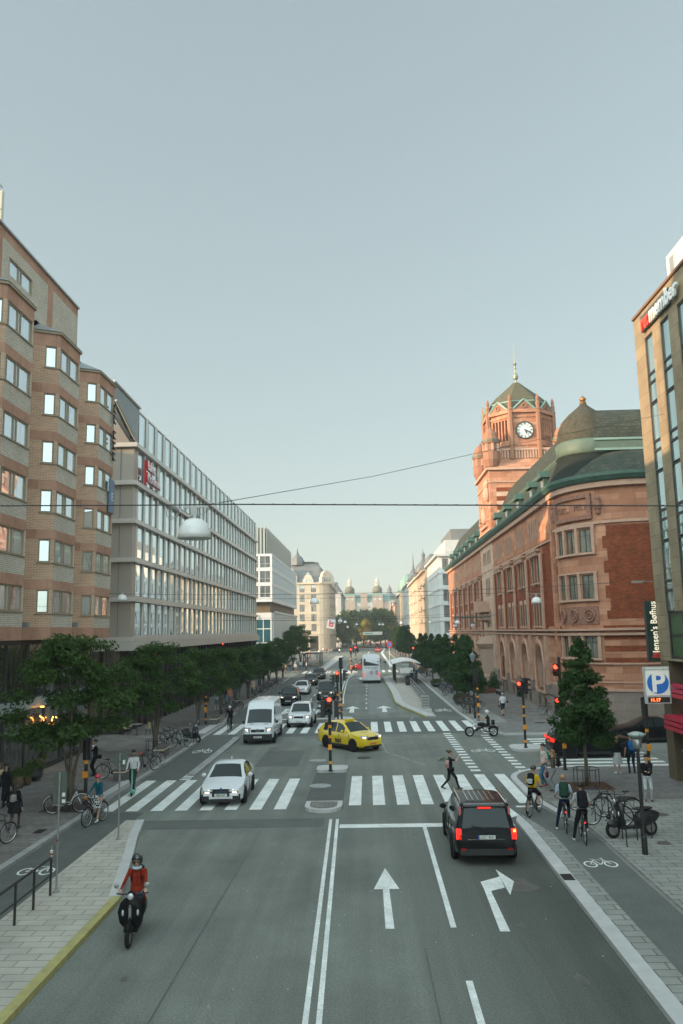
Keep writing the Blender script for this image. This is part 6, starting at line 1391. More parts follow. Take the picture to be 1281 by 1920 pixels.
# bus stop
p=gp(760,1275,.14); t=thing('bus_shelter','glass bus shelter with a curved pale roof on the right island','bus shelter',(4.6,112,.14))
m=MB()
for x in (-1.1,1.3):
    for y in (-6,-2,2,6): m.box(x-.06,x+.06,y-.06,y+.06,0,2.5)
m.build('frame',black,t); m=MB()
for i in range(8):
    a,b=-1.5+i*.45,-1.5+(i+1)*.45; za,zb2=2.5+.35*math.sin(PI*i/8),2.5+.35*math.sin(PI*(i+1)/8); m.quad([(a,-6.5,za),(b,-6.5,zb2),(b,6.5,zb2),(a,6.5,za)]); m.quad([(a,-6.5,za+.1),(b,-6.5,zb2+.1),(b,6.5,zb2+.1),(a,6.5,za+.1)]); m.quad([(a,-6.5,za),(b,-6.5,zb2),(b,-6.5,zb2+.1),(a,-6.5,za+.1)])
m.build('roof',enamel,t); m=MB(); m.box(1.28,1.32,-6,6,.3,2.3); m.build('glass_panel',glShop,t); m=MB(); m.box(-.5,1.1,-6.08,-6.02,1.35,2.0); m.build('notice_panel',enamel,t); m=MB(); m.box(.6,1.1,-4,4,.42,.5); m.build('seat',wood,t)
t=thing('litter_bin','dark round litter bin beside the bus shelter','litter bin',(5.0,102.5,.14)); m=MB(); m.lathe([(.42,0),(.42,1.2),(.35,1.3),(.2,1.35)],(0,0,0),14); m.build('bin',black,t)
t=thing('island_railing','grey steel railing along the bus stop island','railing',(5.05,74,.14)); m=MB(); 
for i in range(9): m.box(-.03,.03,i*3.2-.03,i*3.2+.03,0,1.1)
m.build('post',steel,t); m=MB()
for z in (.25,.6,1.08): m.box(-.025,.025,0,25.6,z,z+.05)
m.build('rail',steel,t)
t=thing('utility_cabinet','small ribbed metal cabinet on a base at the tip of the bus stop island','cabinet',(gp(795,1331).x,70.3,.14)); m=MB(); m.box(-.32,.32,-.25,.25,.15,1.25); m.build('body',steel,t)
for z in (.4,.62,.84,1.06): m=MB(); m.box(-.26,.26,-.27,-.25,z,z+.1); m.build('louvre',M('cabinet_dark',(.14,.15,.14),.5) if z==.4 else bpy.data.materials['cabinet_dark'],t)
m=MB(); m.prism([(-.5,-.45),(.5,-.45),(.5,.45),(-.5,.45)],0,.16); m.build('base',ltgranite,t)
t=thing('round_prohibition_sign','round red and blue sign on a thin pole beyond the bus shelter','traffic sign',(gp(733,1256).x,152,.1)); m=MB(); m.tube([(0,0,0),(0,0,4.3)],.05,6); m.build('pole',steel,t); m=MB(); m.lathe([(.62,-.03),(.62,-.06),(.01,-.06)],(0,0,4.3),20,0,'y'); m.build('red_ring',M('sign_red',(.5,.02,.03),.5),t); m=MB(); m.lathe([(.42,-.065),(.42,-.08),(.01,-.08)],(0,0,4.3),20,0,'y'); m.build('blue_centre',M('sign_blue2',(.08,.15,.4),.5),t)
# benches on the right, cafe tables, banner across the street
for i,(px,py,l) in enumerate(((945,1288,'grey wooden bench at the post building wall, farther one'),(966,1302,'grey wooden bench at the post building wall, nearer one'))):
    p=gp(px,py,K); t=thing('park_bench',l,'bench',(13.6,p.y,K),PI/2,'benches at the post building'); m=MB(); m.box(-.9,.9,-.25,.2,.42,.47); m.build('seat',steel,t); m=MB(); m.box(-.9,.9,-.3,-.25,.5,.9); m.build('backrest',steel,t)
    for s in (-1,1): m=MB(); m.box(s*.8-.04,s*.8+.04,-.22,.18,0,.42); m.build('leg',black,t)
t=thing('street_banner','white horizontal banner hung over the distant carriageway','banner',(gp(698,1195).x*0+1.8,300,0)); a=ay(680,1185,300); b=ay(717,1190,300); m=MB(); t.location=(0,300,0); m.box(a.x,b.x,-.1,.1,b.z,a.z); m.build('cloth',M('banner_cloth',(.62,.62,.55),.7),t); m=MB(); m.box(a.x+.8,a.x+4.,-.14,-.1,b.z+.4,a.z-.4); m.build('green_print',M('banner_green',(.1,.35,.2),.7),t); m=MB(); m.tube([(-14,0,a.z+.1),(15,0,a.z+.1)],.04,4); m.build('rope',wirem,t)
wl=M('woven_cane',(.42,.35,.22),.8)
def cafe_chair(x,y,rz,l):
    t=thing('cafe_chair',l,'chair',(x,y,K),rz,'cane chairs outside the left cafe'); m=MB(); m.lathe([(.2,.42),(.22,.46),(.02,.47)],(0,0,0),12); m.build('seat',wl,t); m=MB()
    m.lathe([(.24,.5),(.26,.9)],(0,0,0),12,0); m.v=[v for v in m.v]; m2=MB(); 
    for k in range(5): a0,a1=PI+.3+k*.5,PI+.3+(k+1)*.5; m2.quad([(.22*math.cos(a0),.22*math.sin(a0),.47),(.22*math.cos(a1),.22*math.sin(a1),.47),(.25*math.cos(a1),.25*math.sin(a1),.88),(.25*math.cos(a0),.25*math.sin(a0),.88)])
    m2.build('backrest',wl,t)
    for a in (.8,2.3,3.9,5.4): m=MB(); m.tube([(.16*math.cos(a),.16*math.sin(a),.44),(.2*math.cos(a),.2*math.sin(a),0)],.014,5); m.build('leg',black,t)
def cafe_table(x,y,l):
    t=thing('cafe_table',l,'table',(x,y,K),0,'round tables outside the left cafe'); m=MB(); m.lathe([(.34,.72),(.34,.75),(.02,.75)],(0,0,0),18); m.build('table_top',M('table_top_grey',(.3,.3,.28),.4) if 'table_top_grey' not in bpy.data.materials else bpy.data.materials['table_top_grey'],t); m=MB(); m.lathe([(.2,0),(.2,.02),(.03,.04),(.03,.72)],(0,0,0),10); m.build('leg',black,t)
for i,(px,py) in enumerate(((222,1375),(257,1378))):
    p=gp(px,py,K); nm=('left','right')[i]; cafe_table(p.x,p.y,'round grey cafe table under the glass office, %s one of two'%nm); cafe_chair(p.x-.75,p.y,-PI/2,'cane chair on the left side of the %s cafe table'%nm); cafe_chair(p.x+.75,p.y+.1,PI/2,'cane chair on the right side of the %s cafe table'%nm)
# glowing neon script inside the hotel front
nn=thing('neon_sign','orange neon script glowing behind the glass beside the big left tree','neon sign',(-17.1,0,0)); neo=M('neon_orange',(1,.36,.05),.4,emit=3.); m=MB()
def nx(px,py): v=ax(px,py,-17.05); return (0.,v.y,v.z)
m.tube([nx(*q) for q in ((77,1343),(83,1347),(85,1353),(80,1358),(74,1361))],.03,5); m.tube([nx(*q) for q in ((108,1345),(101,1344),(99,1350),(103,1356),(100,1362),(105,1366),(110,1364))],.03,5); m.tube([nx(*q) for q in ((112,1356),(117,1357),(115,1364))],.03,5); m.tube([nx(*q) for q in ((78,1325),(84,1325))],.035,5); m.build('neon_tube',neo,nn)
st=M('red_lantern',(.8,.06,.03),.4,emit=1.2)
t=thing('red_lanterns','red glowing window signs behind the upper cafe glass','window sign',(0,0,0)); m=MB()
for px,py in ((291,1225),(296,1230),(293,1222),(418,1207),(440,1232),(446,1233),(452,1232)): v=ax(px,py,-17.55); m.ell((v.x,v.y,v.z),(.05,.28,.14),8,0,4)
m.build('lantern',st,t)
# ================================================================== VEHICLES
tyreM=M('tyre_rubber',(.015,.015,.015),.8); rimM=M('alloy_rim',(.5,.5,.5),.35,metal=.4); carglass=M('vehicle_glass',(.022,.032,.031),.05,spec=.3); trimB=M('black_trim',(.015,.015,.016),.4); chrome=M('chrome',(.6,.6,.6),.15,metal=1.)
headOn=M('headlamp_lit',(1,.78,.55),.2,emit=1.5); headOff=M('headlamp_glass',(.55,.57,.57),.1,metal=.3); tailOn=M('tail_lamp_lit',(.85,.02,.012),.3,emit=.5); tailOff=M('tail_lamp',(.28,.01,.01),.2); plateW=M('plate_white',(.6,.6,.57),.5); plateY=M('plate_orange',(.75,.28,.05),.5); plateT=M('plate_text',(.02,.02,.02),.5); blinkM=M('indicator_orange',(1,.45,.04),.3,emit=1.5)
def paintm(n,c,rough=.25,metal=0.): 
    m=M(n,c,rough,metal=metal,coat=.0 if sum(c)<.3 else .5,spec=.07 if sum(c)<.3 else .5); return m
pWhite=paintm('white_car_paint',(.66,.68,.69)); pBlack=paintm('black_car_paint',(.012,.012,.013),.15); pYellow=paintm('yellow_car_paint',(.70,.50,.01)); pGrey=paintm('dark_grey_paint',(.055,.055,.05),.25,.3); pRed=paintm('red_car_paint',(.30,.012,.012)); pCoach=paintm('coach_white',(.62,.64,.66),.3)
_wm={}
def wheel(parent,x,y,r,w=.22,spokes=5,rim=None,arch=True,side=1):
    k=(round(r,2),w,spokes,side)
    if k not in _wm:
        t=MB(); t.lathe([(r*.62,-w/2),(r*.96,-w/2),(r,-w*.32),(r,w*.32),(r*.96,w/2),(r*.62,w/2)],(0,0,0),24,0,'x'); tm=t.mesh('tyre',tyreM,False); autosmooth(tm,35)
        m=MB(); m.lathe([(r*.64,-w*.3),(r*.64,w*.42*side) if side>0 else (r*.64,-w*.42),(r*.58,.42*w*side),(r*.56,.25*w*side),(.02,.25*w*side)],(0,0,0),20,1,'x')
        m.lathe([(r*.15,.25*w*side),(r*.15,.44*w*side),(.01,.46*w*side)],(0,0,0),10,0,'x')
        for q in range(spokes):
            a=2*PI*q/spokes; c,s=math.cos(a),math.sin(a); X0,X1=.3*w*side,.45*w*side; i=len(m.v)
            for xx in (X0,X1):
                for rr,ww in ((r*.1,r*.09),(r*.63,r*.06)):
                    for sg in (-1,1): m.v.append((xx,rr*c-sg*ww*s,rr*s+sg*ww*c))
            for f in ((0,1,3,2),(4,6,7,5),(0,4,5,1),(2,3,7,6),(0,2,6,4),(1,5,7,3)): m.f.append(tuple(i+j for j in f)); m.m.append(0); m.uv.append(None)
        _wm[k]=(tm,m.mesh('rim',[rimM,trimB]))
    o=link('wheel',_wm[k][0],parent,(x,y,r)); link('rim',_wm[k][1],o); return o
def car(label,cat,p,rz,L,W,H,body,prof,ws,rw,side,belt=(.9,.98),zb=.2,wh=(.85,3.6,.33),rhw=.70,lit=True,brake=False,rear=False,plate='',platem=plateW,grille=(.5,.35,.62),name='car',group=None,taper=(.22,.12),spokes=5,trimbody=False,mirror=True,tails='side',hl=(.36,.12,.68),detail=None,rails=False,cap=None):
    """local +Y is forward, origin on the ground under the middle"""
    t=thing(name,label,cat,(p[0],p[1],0.0),rz,group)
    S_=sorted(set([round(a,3) for a,_ in prof]+[round(a,3) for a in (ws[0],ws[1],rw[0],rw[1])]+[round(q,3) for s in side for q in s]+[round(L*.01,3),round(L*.03,3),round(L*.97,3)]+[round(L*i/16,3) for i in range(1,16)]))
    def zt(s):
        for (a,za),(b,zb_) in zip(prof,prof[1:]):
            if a<=s<=b: return za+(zb_-za)*(s-a)/max(b-a,1e-6)
        return prof[-1][1]
    ring=[]
    for s in S_:
        if s>L: continue
        z=zt(s); b=belt[0]+(belt[1]-belt[0])*s/L; bb=min(b,z-.05); cab=max(0,min(1,(z-b)/(H-b)))
        f=1-taper[0]*max(0,1-s/.65)**2.2-taper[1]*max(0,1-(L-s)/.5)**2.2; w=W/2*f; zl=zb+(.08*max(0,1-s/.3))+.1*max(0,1-(L-s)/.3)
        x5=w*(.955-(.955-rhw)*cab)
        pts=[(0,zl),(.82*w,zl),(.975*w,zl+.1),(w,zl+(bb-zl)*.5),(w*.99,zl+(bb-zl)*.8),(w*.955,bb),(x5,z-.045*(1 if cab>.3 else .6)),(max(x5-.13,.05),z),(x5*.45,z+.025),(0,z+.03)]
        ring.append((s,[(x,L/2-s,zz) for x,zz in pts]))
    groups={'body':MB(),'windscreen':MB(),'rear_window':MB(),'side_window':MB()}
    for (s0,A_),(s1,B_) in zip(ring,ring[1:]):
        sm=(s0+s1)/2
        for j in range(9):
            g='body'
            if j==5 and any(a<=sm<=b for a,b in side): g='side_window'
            if j>=7 and ws[0]<=sm<=ws[1]: g='windscreen'
            if j>=7 and rw[0]<=sm<=rw[1]: g='rear_window'
            a,b,c,d=A_[j],A_[j+1],B_[j+1],B_[j]
            if g=='side_window':
                # leave a painted frame: glass inset in the panel
                pass
            groups[g].quad([a,b,c,d]); groups[g].quad([(-q[0],q[1],q[2]) for q in (d,c,b,a)])
    for (s,A_),sg in ((ring[0],1),(ring[-1],-1)):
        pl=A_+[(-q[0],q[1],q[2]) for q in A_[-2:0:-1]]; groups['body'].quad(pl if sg<0 else pl[::-1])
    for g,mb in groups.items():
        if not mb.v: continue
        me=mb.mesh(g,body if g=='body' else carglass); autosmooth(me,38 if g=='body' else 60); link(g,me,t)
    sf,sr,r=wh
    for sx in (-1,1):
        for s in (sf,sr):
            y=L/2-s; m=MB(); m.lathe([(r+.055,0),(r+.055,.02),(.02,.02)],(0,0,0),22,0,'x') if sx>0 else m.lathe([(r+.055,0),(r+.055,-.02),(.02,-.02)],(0,0,0),22,0,'x')
            m.build('wheel_arch',trimB,t,False,(sx*(W/2-.016),y,r+.015))
            wheel(t,sx*(W/2-.05),y,r,.2,spokes,side=sx)
        m=MB(); m.box(sx*W/2-.03 if sx>0 else -W/2-.004,sx*W/2+.004 if sx>0 else -W/2+.03,-L/2+(L-sr)+r+.1,L/2-sf-r-.1,zb-.02,zb+.12); m.build('sill_trim',trimB,t)
        if mirror:
            m=MB(); m.ell((sx*(W/2+.10),L/2-ws[0]-.42*(ws[1]-ws[0])-.12,belt[0]+.12),(.12,.07,.085),8); m.build('wing_mirror',body if not trimbody else trimB,t,True)
    # front lamps
    yF=L/2
    for sx in (-1,1):
        m=MB(); i0=0; cx,hh,zc=W/2-hl[0],hl[1],hl[2]
        m.box(-.2,.2,-.16,.05,-hh/2,hh/2); o=m.build('headlight',headOn if lit else headOff,t,False,(sx*cx,yF-.04-.06,zc)); o.rotation_euler=(0,0,-sx*.42)
        if lit: o.scale=(.42,1,.62); m=MB(); m.box(-.24,.24,-.18,.03,-hh*.75,hh*.75); q=m.build('lamp_glass',headOff,t,False,(sx*cx,yF-.04-.062,zc)); q.rotation_euler=(0,0,-sx*.42)
    gw,gh,gz=grille; m=MB(); m.box(-gw,gw,yF-.06,yF+.012,gz-gh/2,gz+gh/2); m.build('grille',trimB,t)
    m=MB(); m.box(-W*.36,W*.36,yF-.08,yF+.008,zb+.05,zb+.15); m.build('lower_intake',trimB,t)
    if plate is not None:
        m=MB(); m.box(-.26,.26,yF+.008,yF+.03,.42,.53); o=m.build('number_plate',platem,t)
        if plate and not rear: text('plate_text',plate,.115,plateT,o,(0,yF+.032,.473),(PI/2,0,PI),.002,.9)
    yR=-L/2
    zr=belt[1]-.12
    for sx in (-1,1):
        if tails=='tall':
            m=MB(); m.box(-.075,.075,-.03,.10,-.15,.14); o=m.build('tail_light',tailOn if brake else tailOff,t,False,(sx*(W/2-.12),yR+.03,zr-.02))
            m=MB(); m.box(-.035,.035,-.03,.06,.12,.75); o=m.build('tail_light_strip',tailOff,t,False,(sx*(W/2-.20),yR+.16,zr-.02)); o.rotation_euler=(rad(-14),0,0)
        else:
            m=MB(); m.box(-.17,.17,-.04,.12,-.09,.09); o=m.build('tail_light',tailOn if brake else tailOff,t,False,(sx*(W/2-.25),yR+.03,zr)); o.rotation_euler[2]=sx*.2
        m=MB(); m.box(-.07,.07,-.02,.02,-.03,.03); m.build('reflector',tailOff,t,False,(sx*(W/2-.25),yR-.005,.5))
    m=MB(); m.box(-W*.42,W*.42,yR-.012,yR+.06,zb+.08,zb+.26); m.build('rear_bumper',trimB,t)
    m=MB(); m.box(-.26,.26,yR-.03,yR-.008,zr-.16,zr-.05); o=m.build('number_plate',platem,t)
    if plate and rear:
        text('plate_text',plate,.115,plateT,o,(.01,yR-.032,zr-.105),(PI/2,0,0),.002,.95); m=MB(); m.box(-.262,-.215,yR-.0335,yR-.008,zr-.16,zr-.05); m.build('plate_strip',M('eu_blue',(.01,.05,.3),.5),o)
    if detail:   # shut lines, handles and wheel arch lips
        for sx in (-1,1):
            m=MB()
            for q in detail: y=L/2-q; m.box(sx*W/2-.012,sx*W/2+.004,y-.006,y+.006,zb+.14,belt[0]-.04)
            m.box(sx*W/2-.012,sx*W/2+.003,L/2-detail[-1],L/2-detail[0],zb+.13,zb+.142); m.build('door_seam',trimB,t)
            for q in detail[1:]: m=MB(); m.box(sx*W/2-.01,sx*W/2+.02,L/2-q+.06,L/2-q+.2,belt[0]-.14,belt[0]-.11); m.build('door_handle',body,t)
    if rails:
        for sx in (-1,1): m=MB(); m.tube([(sx*W*rhw*.5,L/2-ws[1]-.1,H+.0),(sx*W*rhw*.5,L/2-ws[1]-.3,H+.07),(sx*W*rhw*.5,L/2-rw[0]+.25,H+.07),(sx*W*rhw*.5,L/2-rw[0]+.05,H+.0)],.025,6); m.build('roof_rail',chrome if body is not pWhite else trimB,t)
    return t,yF,yR
def seat(front,rear):
    a,b=Vector(front[:2]),Vector(rear[:2]); d=a-b; return (a+b)/2, math.atan2(-d.x,d.y)
# -- white saloon on the crossing (faces the viewer)
L_=4.6; f=gp(409,1512); t,yF,yR=car('white saloon car with a dark grille driving towards the viewer over the left zebra crossing','car',(-6.25,33.75+L_/2),PI+.03,L_,1.80,1.42,pWhite,
 [(0,.62),(.06,.72),(.5,.82),(1.35,.95),(2.15,1.36),(2.6,1.42),(3.2,1.40),(4.2,1.08),(4.5,1.02),(4.6,.85)],(1.35,2.15),(3.25,4.15),[(1.75,2.7),(2.78,3.65)],(.86,.94),.17,(.82,3.62,.34),.72,plate='BBL 54P',grille=(.36,.3,.56),hl=(.36,.07,.66),taper=(.2,.12),detail=(1.3,2.35,3.3))
for sx in (-1,1):
    m=MB(); m.box(sx*.66-.13,sx*.66+.13,yF-.3,yF-.03+.02,.25,.5); o=m.build('air_intake',trimB,t)
m=MB(); m.box(-.24,.24,yF+.0,yF+.02,.47,.64); m.box(-.008,.008,yF+.005,yF+.03,.44,.68,1); m.build('grille_mesh',[M('blue_grille',(.02,.05,.08),.3),chrome],t); m=MB(); m.lathe([(.045,0),(.045,.02),(.01,.02)],(0,yF-.05,.72),14,0,'y'); m.build('badge',M('badge_blue',(.05,.2,.4),.4),t)
m=MB(); m.tube([(0,-.9,1.44),(0,-1.05,1.52)],.02,5); m.build('roof_antenna',pWhite,t)
for sx in (-1,1):
    m=MB(); m.quad([(sx*.30,yF+.004,.55),(sx*.70,yF+.004,.60),(sx*.72,yF+.004,.66) if False else (sx*.70,yF+.004,.635),(sx*.30,yF+.004,.60)][::(1 if sx<0 else -1)]); m.box(sx*.5-.2,sx*.5+.2,yF-.06,yF+.012,.555,.612); m.build('headlight_housing',trimB,t)
    m=MB(); m.box(sx*.56-.09,sx*.56+.09,yF,yF+.02,.565,.60); m.build('daylight_lamp',headOn,t)
    m=MB(); m.box(sx*.60-.12,sx*.60+.12,yF-.03,yF+.01,.24,.44); m.build('corner_intake',trimB,t)
m=MB(); m.box(-.42,.42,yF-.03,yF+.011,.2,.33); m.build('lower_grille',trimB,t)
# -- black estate in the foreground, seen from behind
t,yF,yR=car('large black SUV seen from behind, waiting in the right lane with lit tail lamps','SUV',(3.42,25.1+2.4),-.01,4.8,1.88,1.72,pBlack,
 [(0,.75),(.08,.92),(.5,1.0),(1.35,1.1),(2.0,1.62),(2.4,1.72),(4.2,1.70),(4.47,1.64),(4.72,1.02),(4.8,.92)],(1.35,2.05),(4.45,4.70),[(1.75,2.6),(2.68,3.5),(3.58,4.25)],(1.0,1.06),.24,(.95,3.8,.37),.76,rear=True,brake=True,lit=False,plate='LGT 404',tails='tall',rails=True,spokes=7,taper=(.2,.10),name='suv',detail=(1.35,2.5,3.45))
m=MB(); m.box(-.62,.62,-2.13,-1.9,1.66,1.72); m.build('rear_spoiler',M('grey_spoiler',(.10,.105,.11),.3),t); m=MB(); m.box(-.2,.2,-2.15,-2.12,1.6,1.64); m.build('brake_light',tailOn,t); m=MB(); m.box(.80,.86,-2.42,-2.33,.98,1.05); m.build('indicator_light',blinkM,t)
m=MB(); m.box(-.55,.55,-2.43,-2.405,.77,.785); m.build('chrome_strip',chrome,t); m=MB(); m.tube([(.0,-2.4,1.08),(-.42,-2.36,1.16)],.012,5); m.build('rear_wiper',trimB,t)
for q in range(6): m=MB(); m.box(-.45+q*.16,-.42+q*.16,-1.6,-.2,1.752,1.758); m.build('roof_rib',chrome,t)
# -- yellow taxi turning
cen,rz=seat(gp(662,1410),gp(613,1402)); rz=math.atan2(-( .62),-.78)
dirv=Vector((gp(661,1409).x-gp(613,1401).x,gp(661,1409).y-gp(613,1401).y)).normalized(); rz=math.atan2(-dirv.x,dirv.y)
nrm_=Vector((-dirv.y,dirv.x))*(-1); nrm_=Vector((-dirv.y,dirv.x)); c0=(gp(661,1409)+gp(613,1401))/2; c0=Vector((c0.x,c0.y))+nrm_*.82
t,yF,yR=car('yellow taxi with black lettering turning right across the junction','taxi',c0,rz,4.35,1.8,1.6,pYellow,
 [(0,.68),(.06,.82),(.5,.95),(1.2,1.06),(1.95,1.52),(2.4,1.6),(3.4,1.57),(3.75,1.48),(4.25,1.08),(4.35,.9)],(1.2,2.0),(3.72,4.2),[(1.65,2.4),(2.48,3.2),(3.28,3.7)],(.98,1.03),.22,(.82,3.4,.35),.74,plate='TAX 47T',platem=plateY,grille=(.42,.17,.76),hl=(.32,.1,.83),taper=(.24,.12),name='taxi',detail=(1.15,2.15,3.1))
for sx in (-1,):
    o=text('lettering','taxi',.42,plateT,t,(-.915,.0,.56),(PI/2,0,-PI/2),.004,1.,.012); m=MB(); [m.box(-.92,-.905,.25-i*.09,.30-i*.09,.78,.84) for i in range(2)]; m.build('lettering',plateT,t)
text('lettering','taxi',.42,plateT,t,(.915,.0,.56),(PI/2,0,PI/2),.004,1.,.012)
o=text('lettering','TAXI',.2,plateT,t,(0,1.35,1.045),(rad(-8),0,PI),.003,1.3)
m=MB(); m.box(-.33,.33,-.1,.1,1.6,1.72); m.build('roof_sign',pYellow,t)
# -- white panel van
c0=gp(484,1396); t,yF,yR=car('tall white panel van with dark windscreen driving towards the viewer in the left lane','van',(-7.15,51.9+2.9),PI+.0,5.9,1.95,2.55,pWhite,
 [(0,.78),(.06,.95),(.35,1.12),(.85,1.25),(1.5,2.05),(1.9,2.45),(2.4,2.55),(5.75,2.55),(5.9,2.4)],(.85,1.5),(5.86,5.9),[(1.25,2.0)],(1.18,1.18),.3,(1.0,4.7,.35),.86,plate='MHA 271',grille=(.42,.16,.86),hl=(.26,.24,.88),taper=(.16,.03),name='van',trimbody=True,spokes=8)
m=MB(); m.box(-.9,.9,yF-.14,yF+.02,.3,.66); m.build('front_bumper',trimB,t); m=MB(); m.torus((0,yF+.02,.87),.11,.012,18,5,0,'y'); m.tube([(0,yF+.02,.87),(0,yF+.02,.98)],.01,4); m.tube([(0,yF+.02,.87),(.09,yF+.02,.82)],.01,4); m.tube([(0,yF+.02,.87),(-.09,yF+.02,.82)],.01,4); m.build('emblem',chrome,t)
for s in (-1,1): m=MB(); m.box(s*.45-.14,s*.45+.14,yF-.72,yF-.62,1.21,1.235); m.build('bonnet_vent',trimB,t)
m=MB()
for i in range(7): m.box(-.66+i*.21,-.62+i*.21,-2.8,.6,2.578,2.60)
m.build('roof_rib',pWhite,t)
for s in (-1,1): m=MB(); m.box(s*.985-.02,s*.985+.02,-2.6,1.0,.55,.62); m.build('side_strip',trimB,t)
suvp=lambda H:[(0,.68),(.06,.85),(.5,.98),(1.15,1.06),(1.75,H-.08),(2.1,H),(3.5,H-.02),(3.75,H-.1),(4.05,1.1),(4.15,.9)]
hat=lambda H:[(0,.6),(.06,.74),(.5,.86),(1.15,.96),(1.9,H-.06),(2.3,H),(3.4,H-.03),(3.75,H-.12),(4.1,.98),(4.2,.85)]
c0=gp(563,1366); t,_,_=car('small boxy silver white off roader facing the viewer at the far zebra crossing','SUV',(-5.2,60.4+2.),PI-.04,4.05,1.78,1.68,pWhite,[(a*4.05/4.15,b) for a,b in suvp(1.68)],(1.12,1.74),(3.66,3.95),[(1.5,2.15),(2.22,2.95),(3.02,3.55)],(1.02,1.05),.24,(.75,3.3,.36),.78,plate='FDE 283',grille=(.34,.14,.78),hl=(.26,.17,.78),name='suv',rails=True)
for s in (-1,1): m=MB(); m.ell((s*.6,2.03,.45),(.08,.03,.07),8); m.build('fog_lamp',headOff,t)
car('black SUV with bright headlights behind the white van','SUV',(-8.0+.15,78.2+2.2),PI,4.4,1.82,1.62,pBlack,[(a*4.4/4.15,b) for a,b in suvp(1.62)],(1.22,1.86),(3.88,4.28),[(1.6,2.3),(2.4,3.2),(3.28,3.8)],(1.0,1.04),.22,(.8,3.5,.35),.75,plate='XLC 90B',grille=(.32,.22,.72),hl=(.3,.11,.82),name='suv')
car('white hatchback behind the black SUV in the left lane','car',(-7.75,91.5+2.1),PI,4.2,1.8,1.45,pWhite,hat(1.45),(1.15,1.95),(3.62,4.05),[(1.6,2.4),(2.5,3.3)],(.9,.96),.18,(.8,3.4,.33),.72,plate='RST 118',grille=(.38,.08,.66),hl=(.3,.12,.68))
car('dark hatchback with an orange number plate in the left lane queue','car',(-7.85,106.5+2.1),PI,4.2,1.8,1.46,pGrey,hat(1.46),(1.15,1.95),(3.62,4.05),[(1.6,2.4),(2.5,3.3)],(.9,.96),.18,(.8,3.4,.33),.72,plate='TAX 22B',platem=plateY,grille=(.4,.14,.66),hl=(.3,.13,.68))
car('dark brown estate car last in the left lane queue before the far crossing','car',(-7.6,120.5+2.3),PI,4.5,1.85,1.6,pGrey,[(a*4.5/4.2,b*1.06) for a,b in hat(1.5)],(1.22,2.1),(3.86,4.35),[(1.7,2.5),(2.6,3.5),(3.58,3.9)],(.95,1.0),.18,(.8,3.6,.33),.74,plate='KLM 620',grille=(.4,.14,.68),hl=(.3,.13,.7))
car('black compact van with lit headlights in the middle lane facing the viewer','van',(-4.5,83.6+2.15),PI,4.4,1.8,1.85,pGrey,[(0,.68),(.06,.86),(.5,.98),(1.05,1.1),(1.75,1.7),(2.1,1.83),(4.1,1.83),(4.35,1.7),(4.4,1.0)],(1.05,1.75),(4.3,4.4),[(1.45,2.3),(2.4,3.2)],(1.08,1.1),.2,(.8,3.6,.33),.8,plate='OUT 55C',grille=(.36,.1,.78),hl=(.28,.16,.78),name='van')
# -- black SUV taxi crossing behind the maple, black saloon taxi
cw=(gp(1068,1424)+gp(1170,1417))/2
t,_,_=car('black SUV taxi crossing the right side street behind the conical maple','taxi',(12.15,45.6),-PI/2+.02,4.7,1.9,1.64,pBlack,[(a*4.7/4.15,b) for a,b in suvp(1.64)],(1.3,1.98),(4.0,4.5),[(1.75,2.5),(2.6,3.4),(3.5,4.05)],(1.02,1.06),.22,(.88,3.8,.37),.76,plate='',brake=True,platem=plateY,name='taxi',spokes=7)
m=MB(); m.box(-.75,.75,-2.37,-2.33,.98,1.04); m.build('tail_light_bar',tailOn,t)
for sx in (-1,1): m=MB(); m.box(sx*.84-.1,sx*.84+.1,-2.36,-2.1,.94,1.06); m.build('tail_light_corner',tailOn,t)
t,_,_=car('black saloon taxi on the right side street, half behind the stone pillar','taxi',(16.9,50.9),PI/2,4.8,1.85,1.45,pBlack,[(0,.62),(.06,.75),(.5,.86),(1.35,.98),(2.15,1.38),(2.6,1.45),(3.2,1.43),(4.1,1.06),(4.6,1.0),(4.8,.85)],(1.35,2.15),(3.25,4.05),[(1.75,2.6),(2.7,3.5)],(.9,.96),.18,(.85,3.7,.34),.72,plate='',platem=plateY,lit=False,name='taxi',spokes=9)
text('lettering','TAXI',.3,plateW,t,(.935,.1,.72),(PI/2,0,PI/2),.004,1.1); text('lettering','15 00 00',.17,plateW,t,(.935,.1,.5),(PI/2,0,PI/2),.004,1.)
# -- distant cars
car('red crossover crossing behind the white coach','car',(-1.2,146.5),PI/2-.1,4.2,1.8,1.55,pRed,hat(1.55),(1.15,1.95),(3.62,4.05),[(1.6,2.4),(2.5,3.3)],(.95,1.0),.2,(.8,3.4,.36),.74,plate=None,lit=False)
def far(px,py,l,body,rear,lit=True,dx=0,name='car',cat='car',H=1.5):
    p=gp(px,py); d=2.1 
    car(l,cat,(p.x+dx,p.y+d),0 if rear else PI,4.3,1.82,H,body,[(a*4.3/4.2,b*H/1.5) for a,b in hat(1.5)],(1.15,1.95),(3.62,4.05),[(1.6,2.4),(2.5,3.3)],(.95,1.),.2,(.8,3.4,.34),.74,plate=None,lit=lit and not rear,brake=rear,name=name)
far(709,1223,'red hatchback with lit tail lamps driving away beyond the coach',pRed,True)
far(707,1213.5,'black car with lit tail lamps ahead of the red hatchback',pBlack,True)
far(668,1222,'dark car facing the viewer behind the two far traffic lights',pGrey,False)
far(686,1208,'small car with red tail lamps far down the street, left one',pBlack,True); far(694,1208,'small car with red tail lamps far down the street, right one',pGrey,True); far(688,1203,'small red tail lamps of a car at the far end of the street',pRed,True)
far(691,1199,'red bus-like van at the very far end of the street',pRed,True,name='van',cat='van',H=2.6)
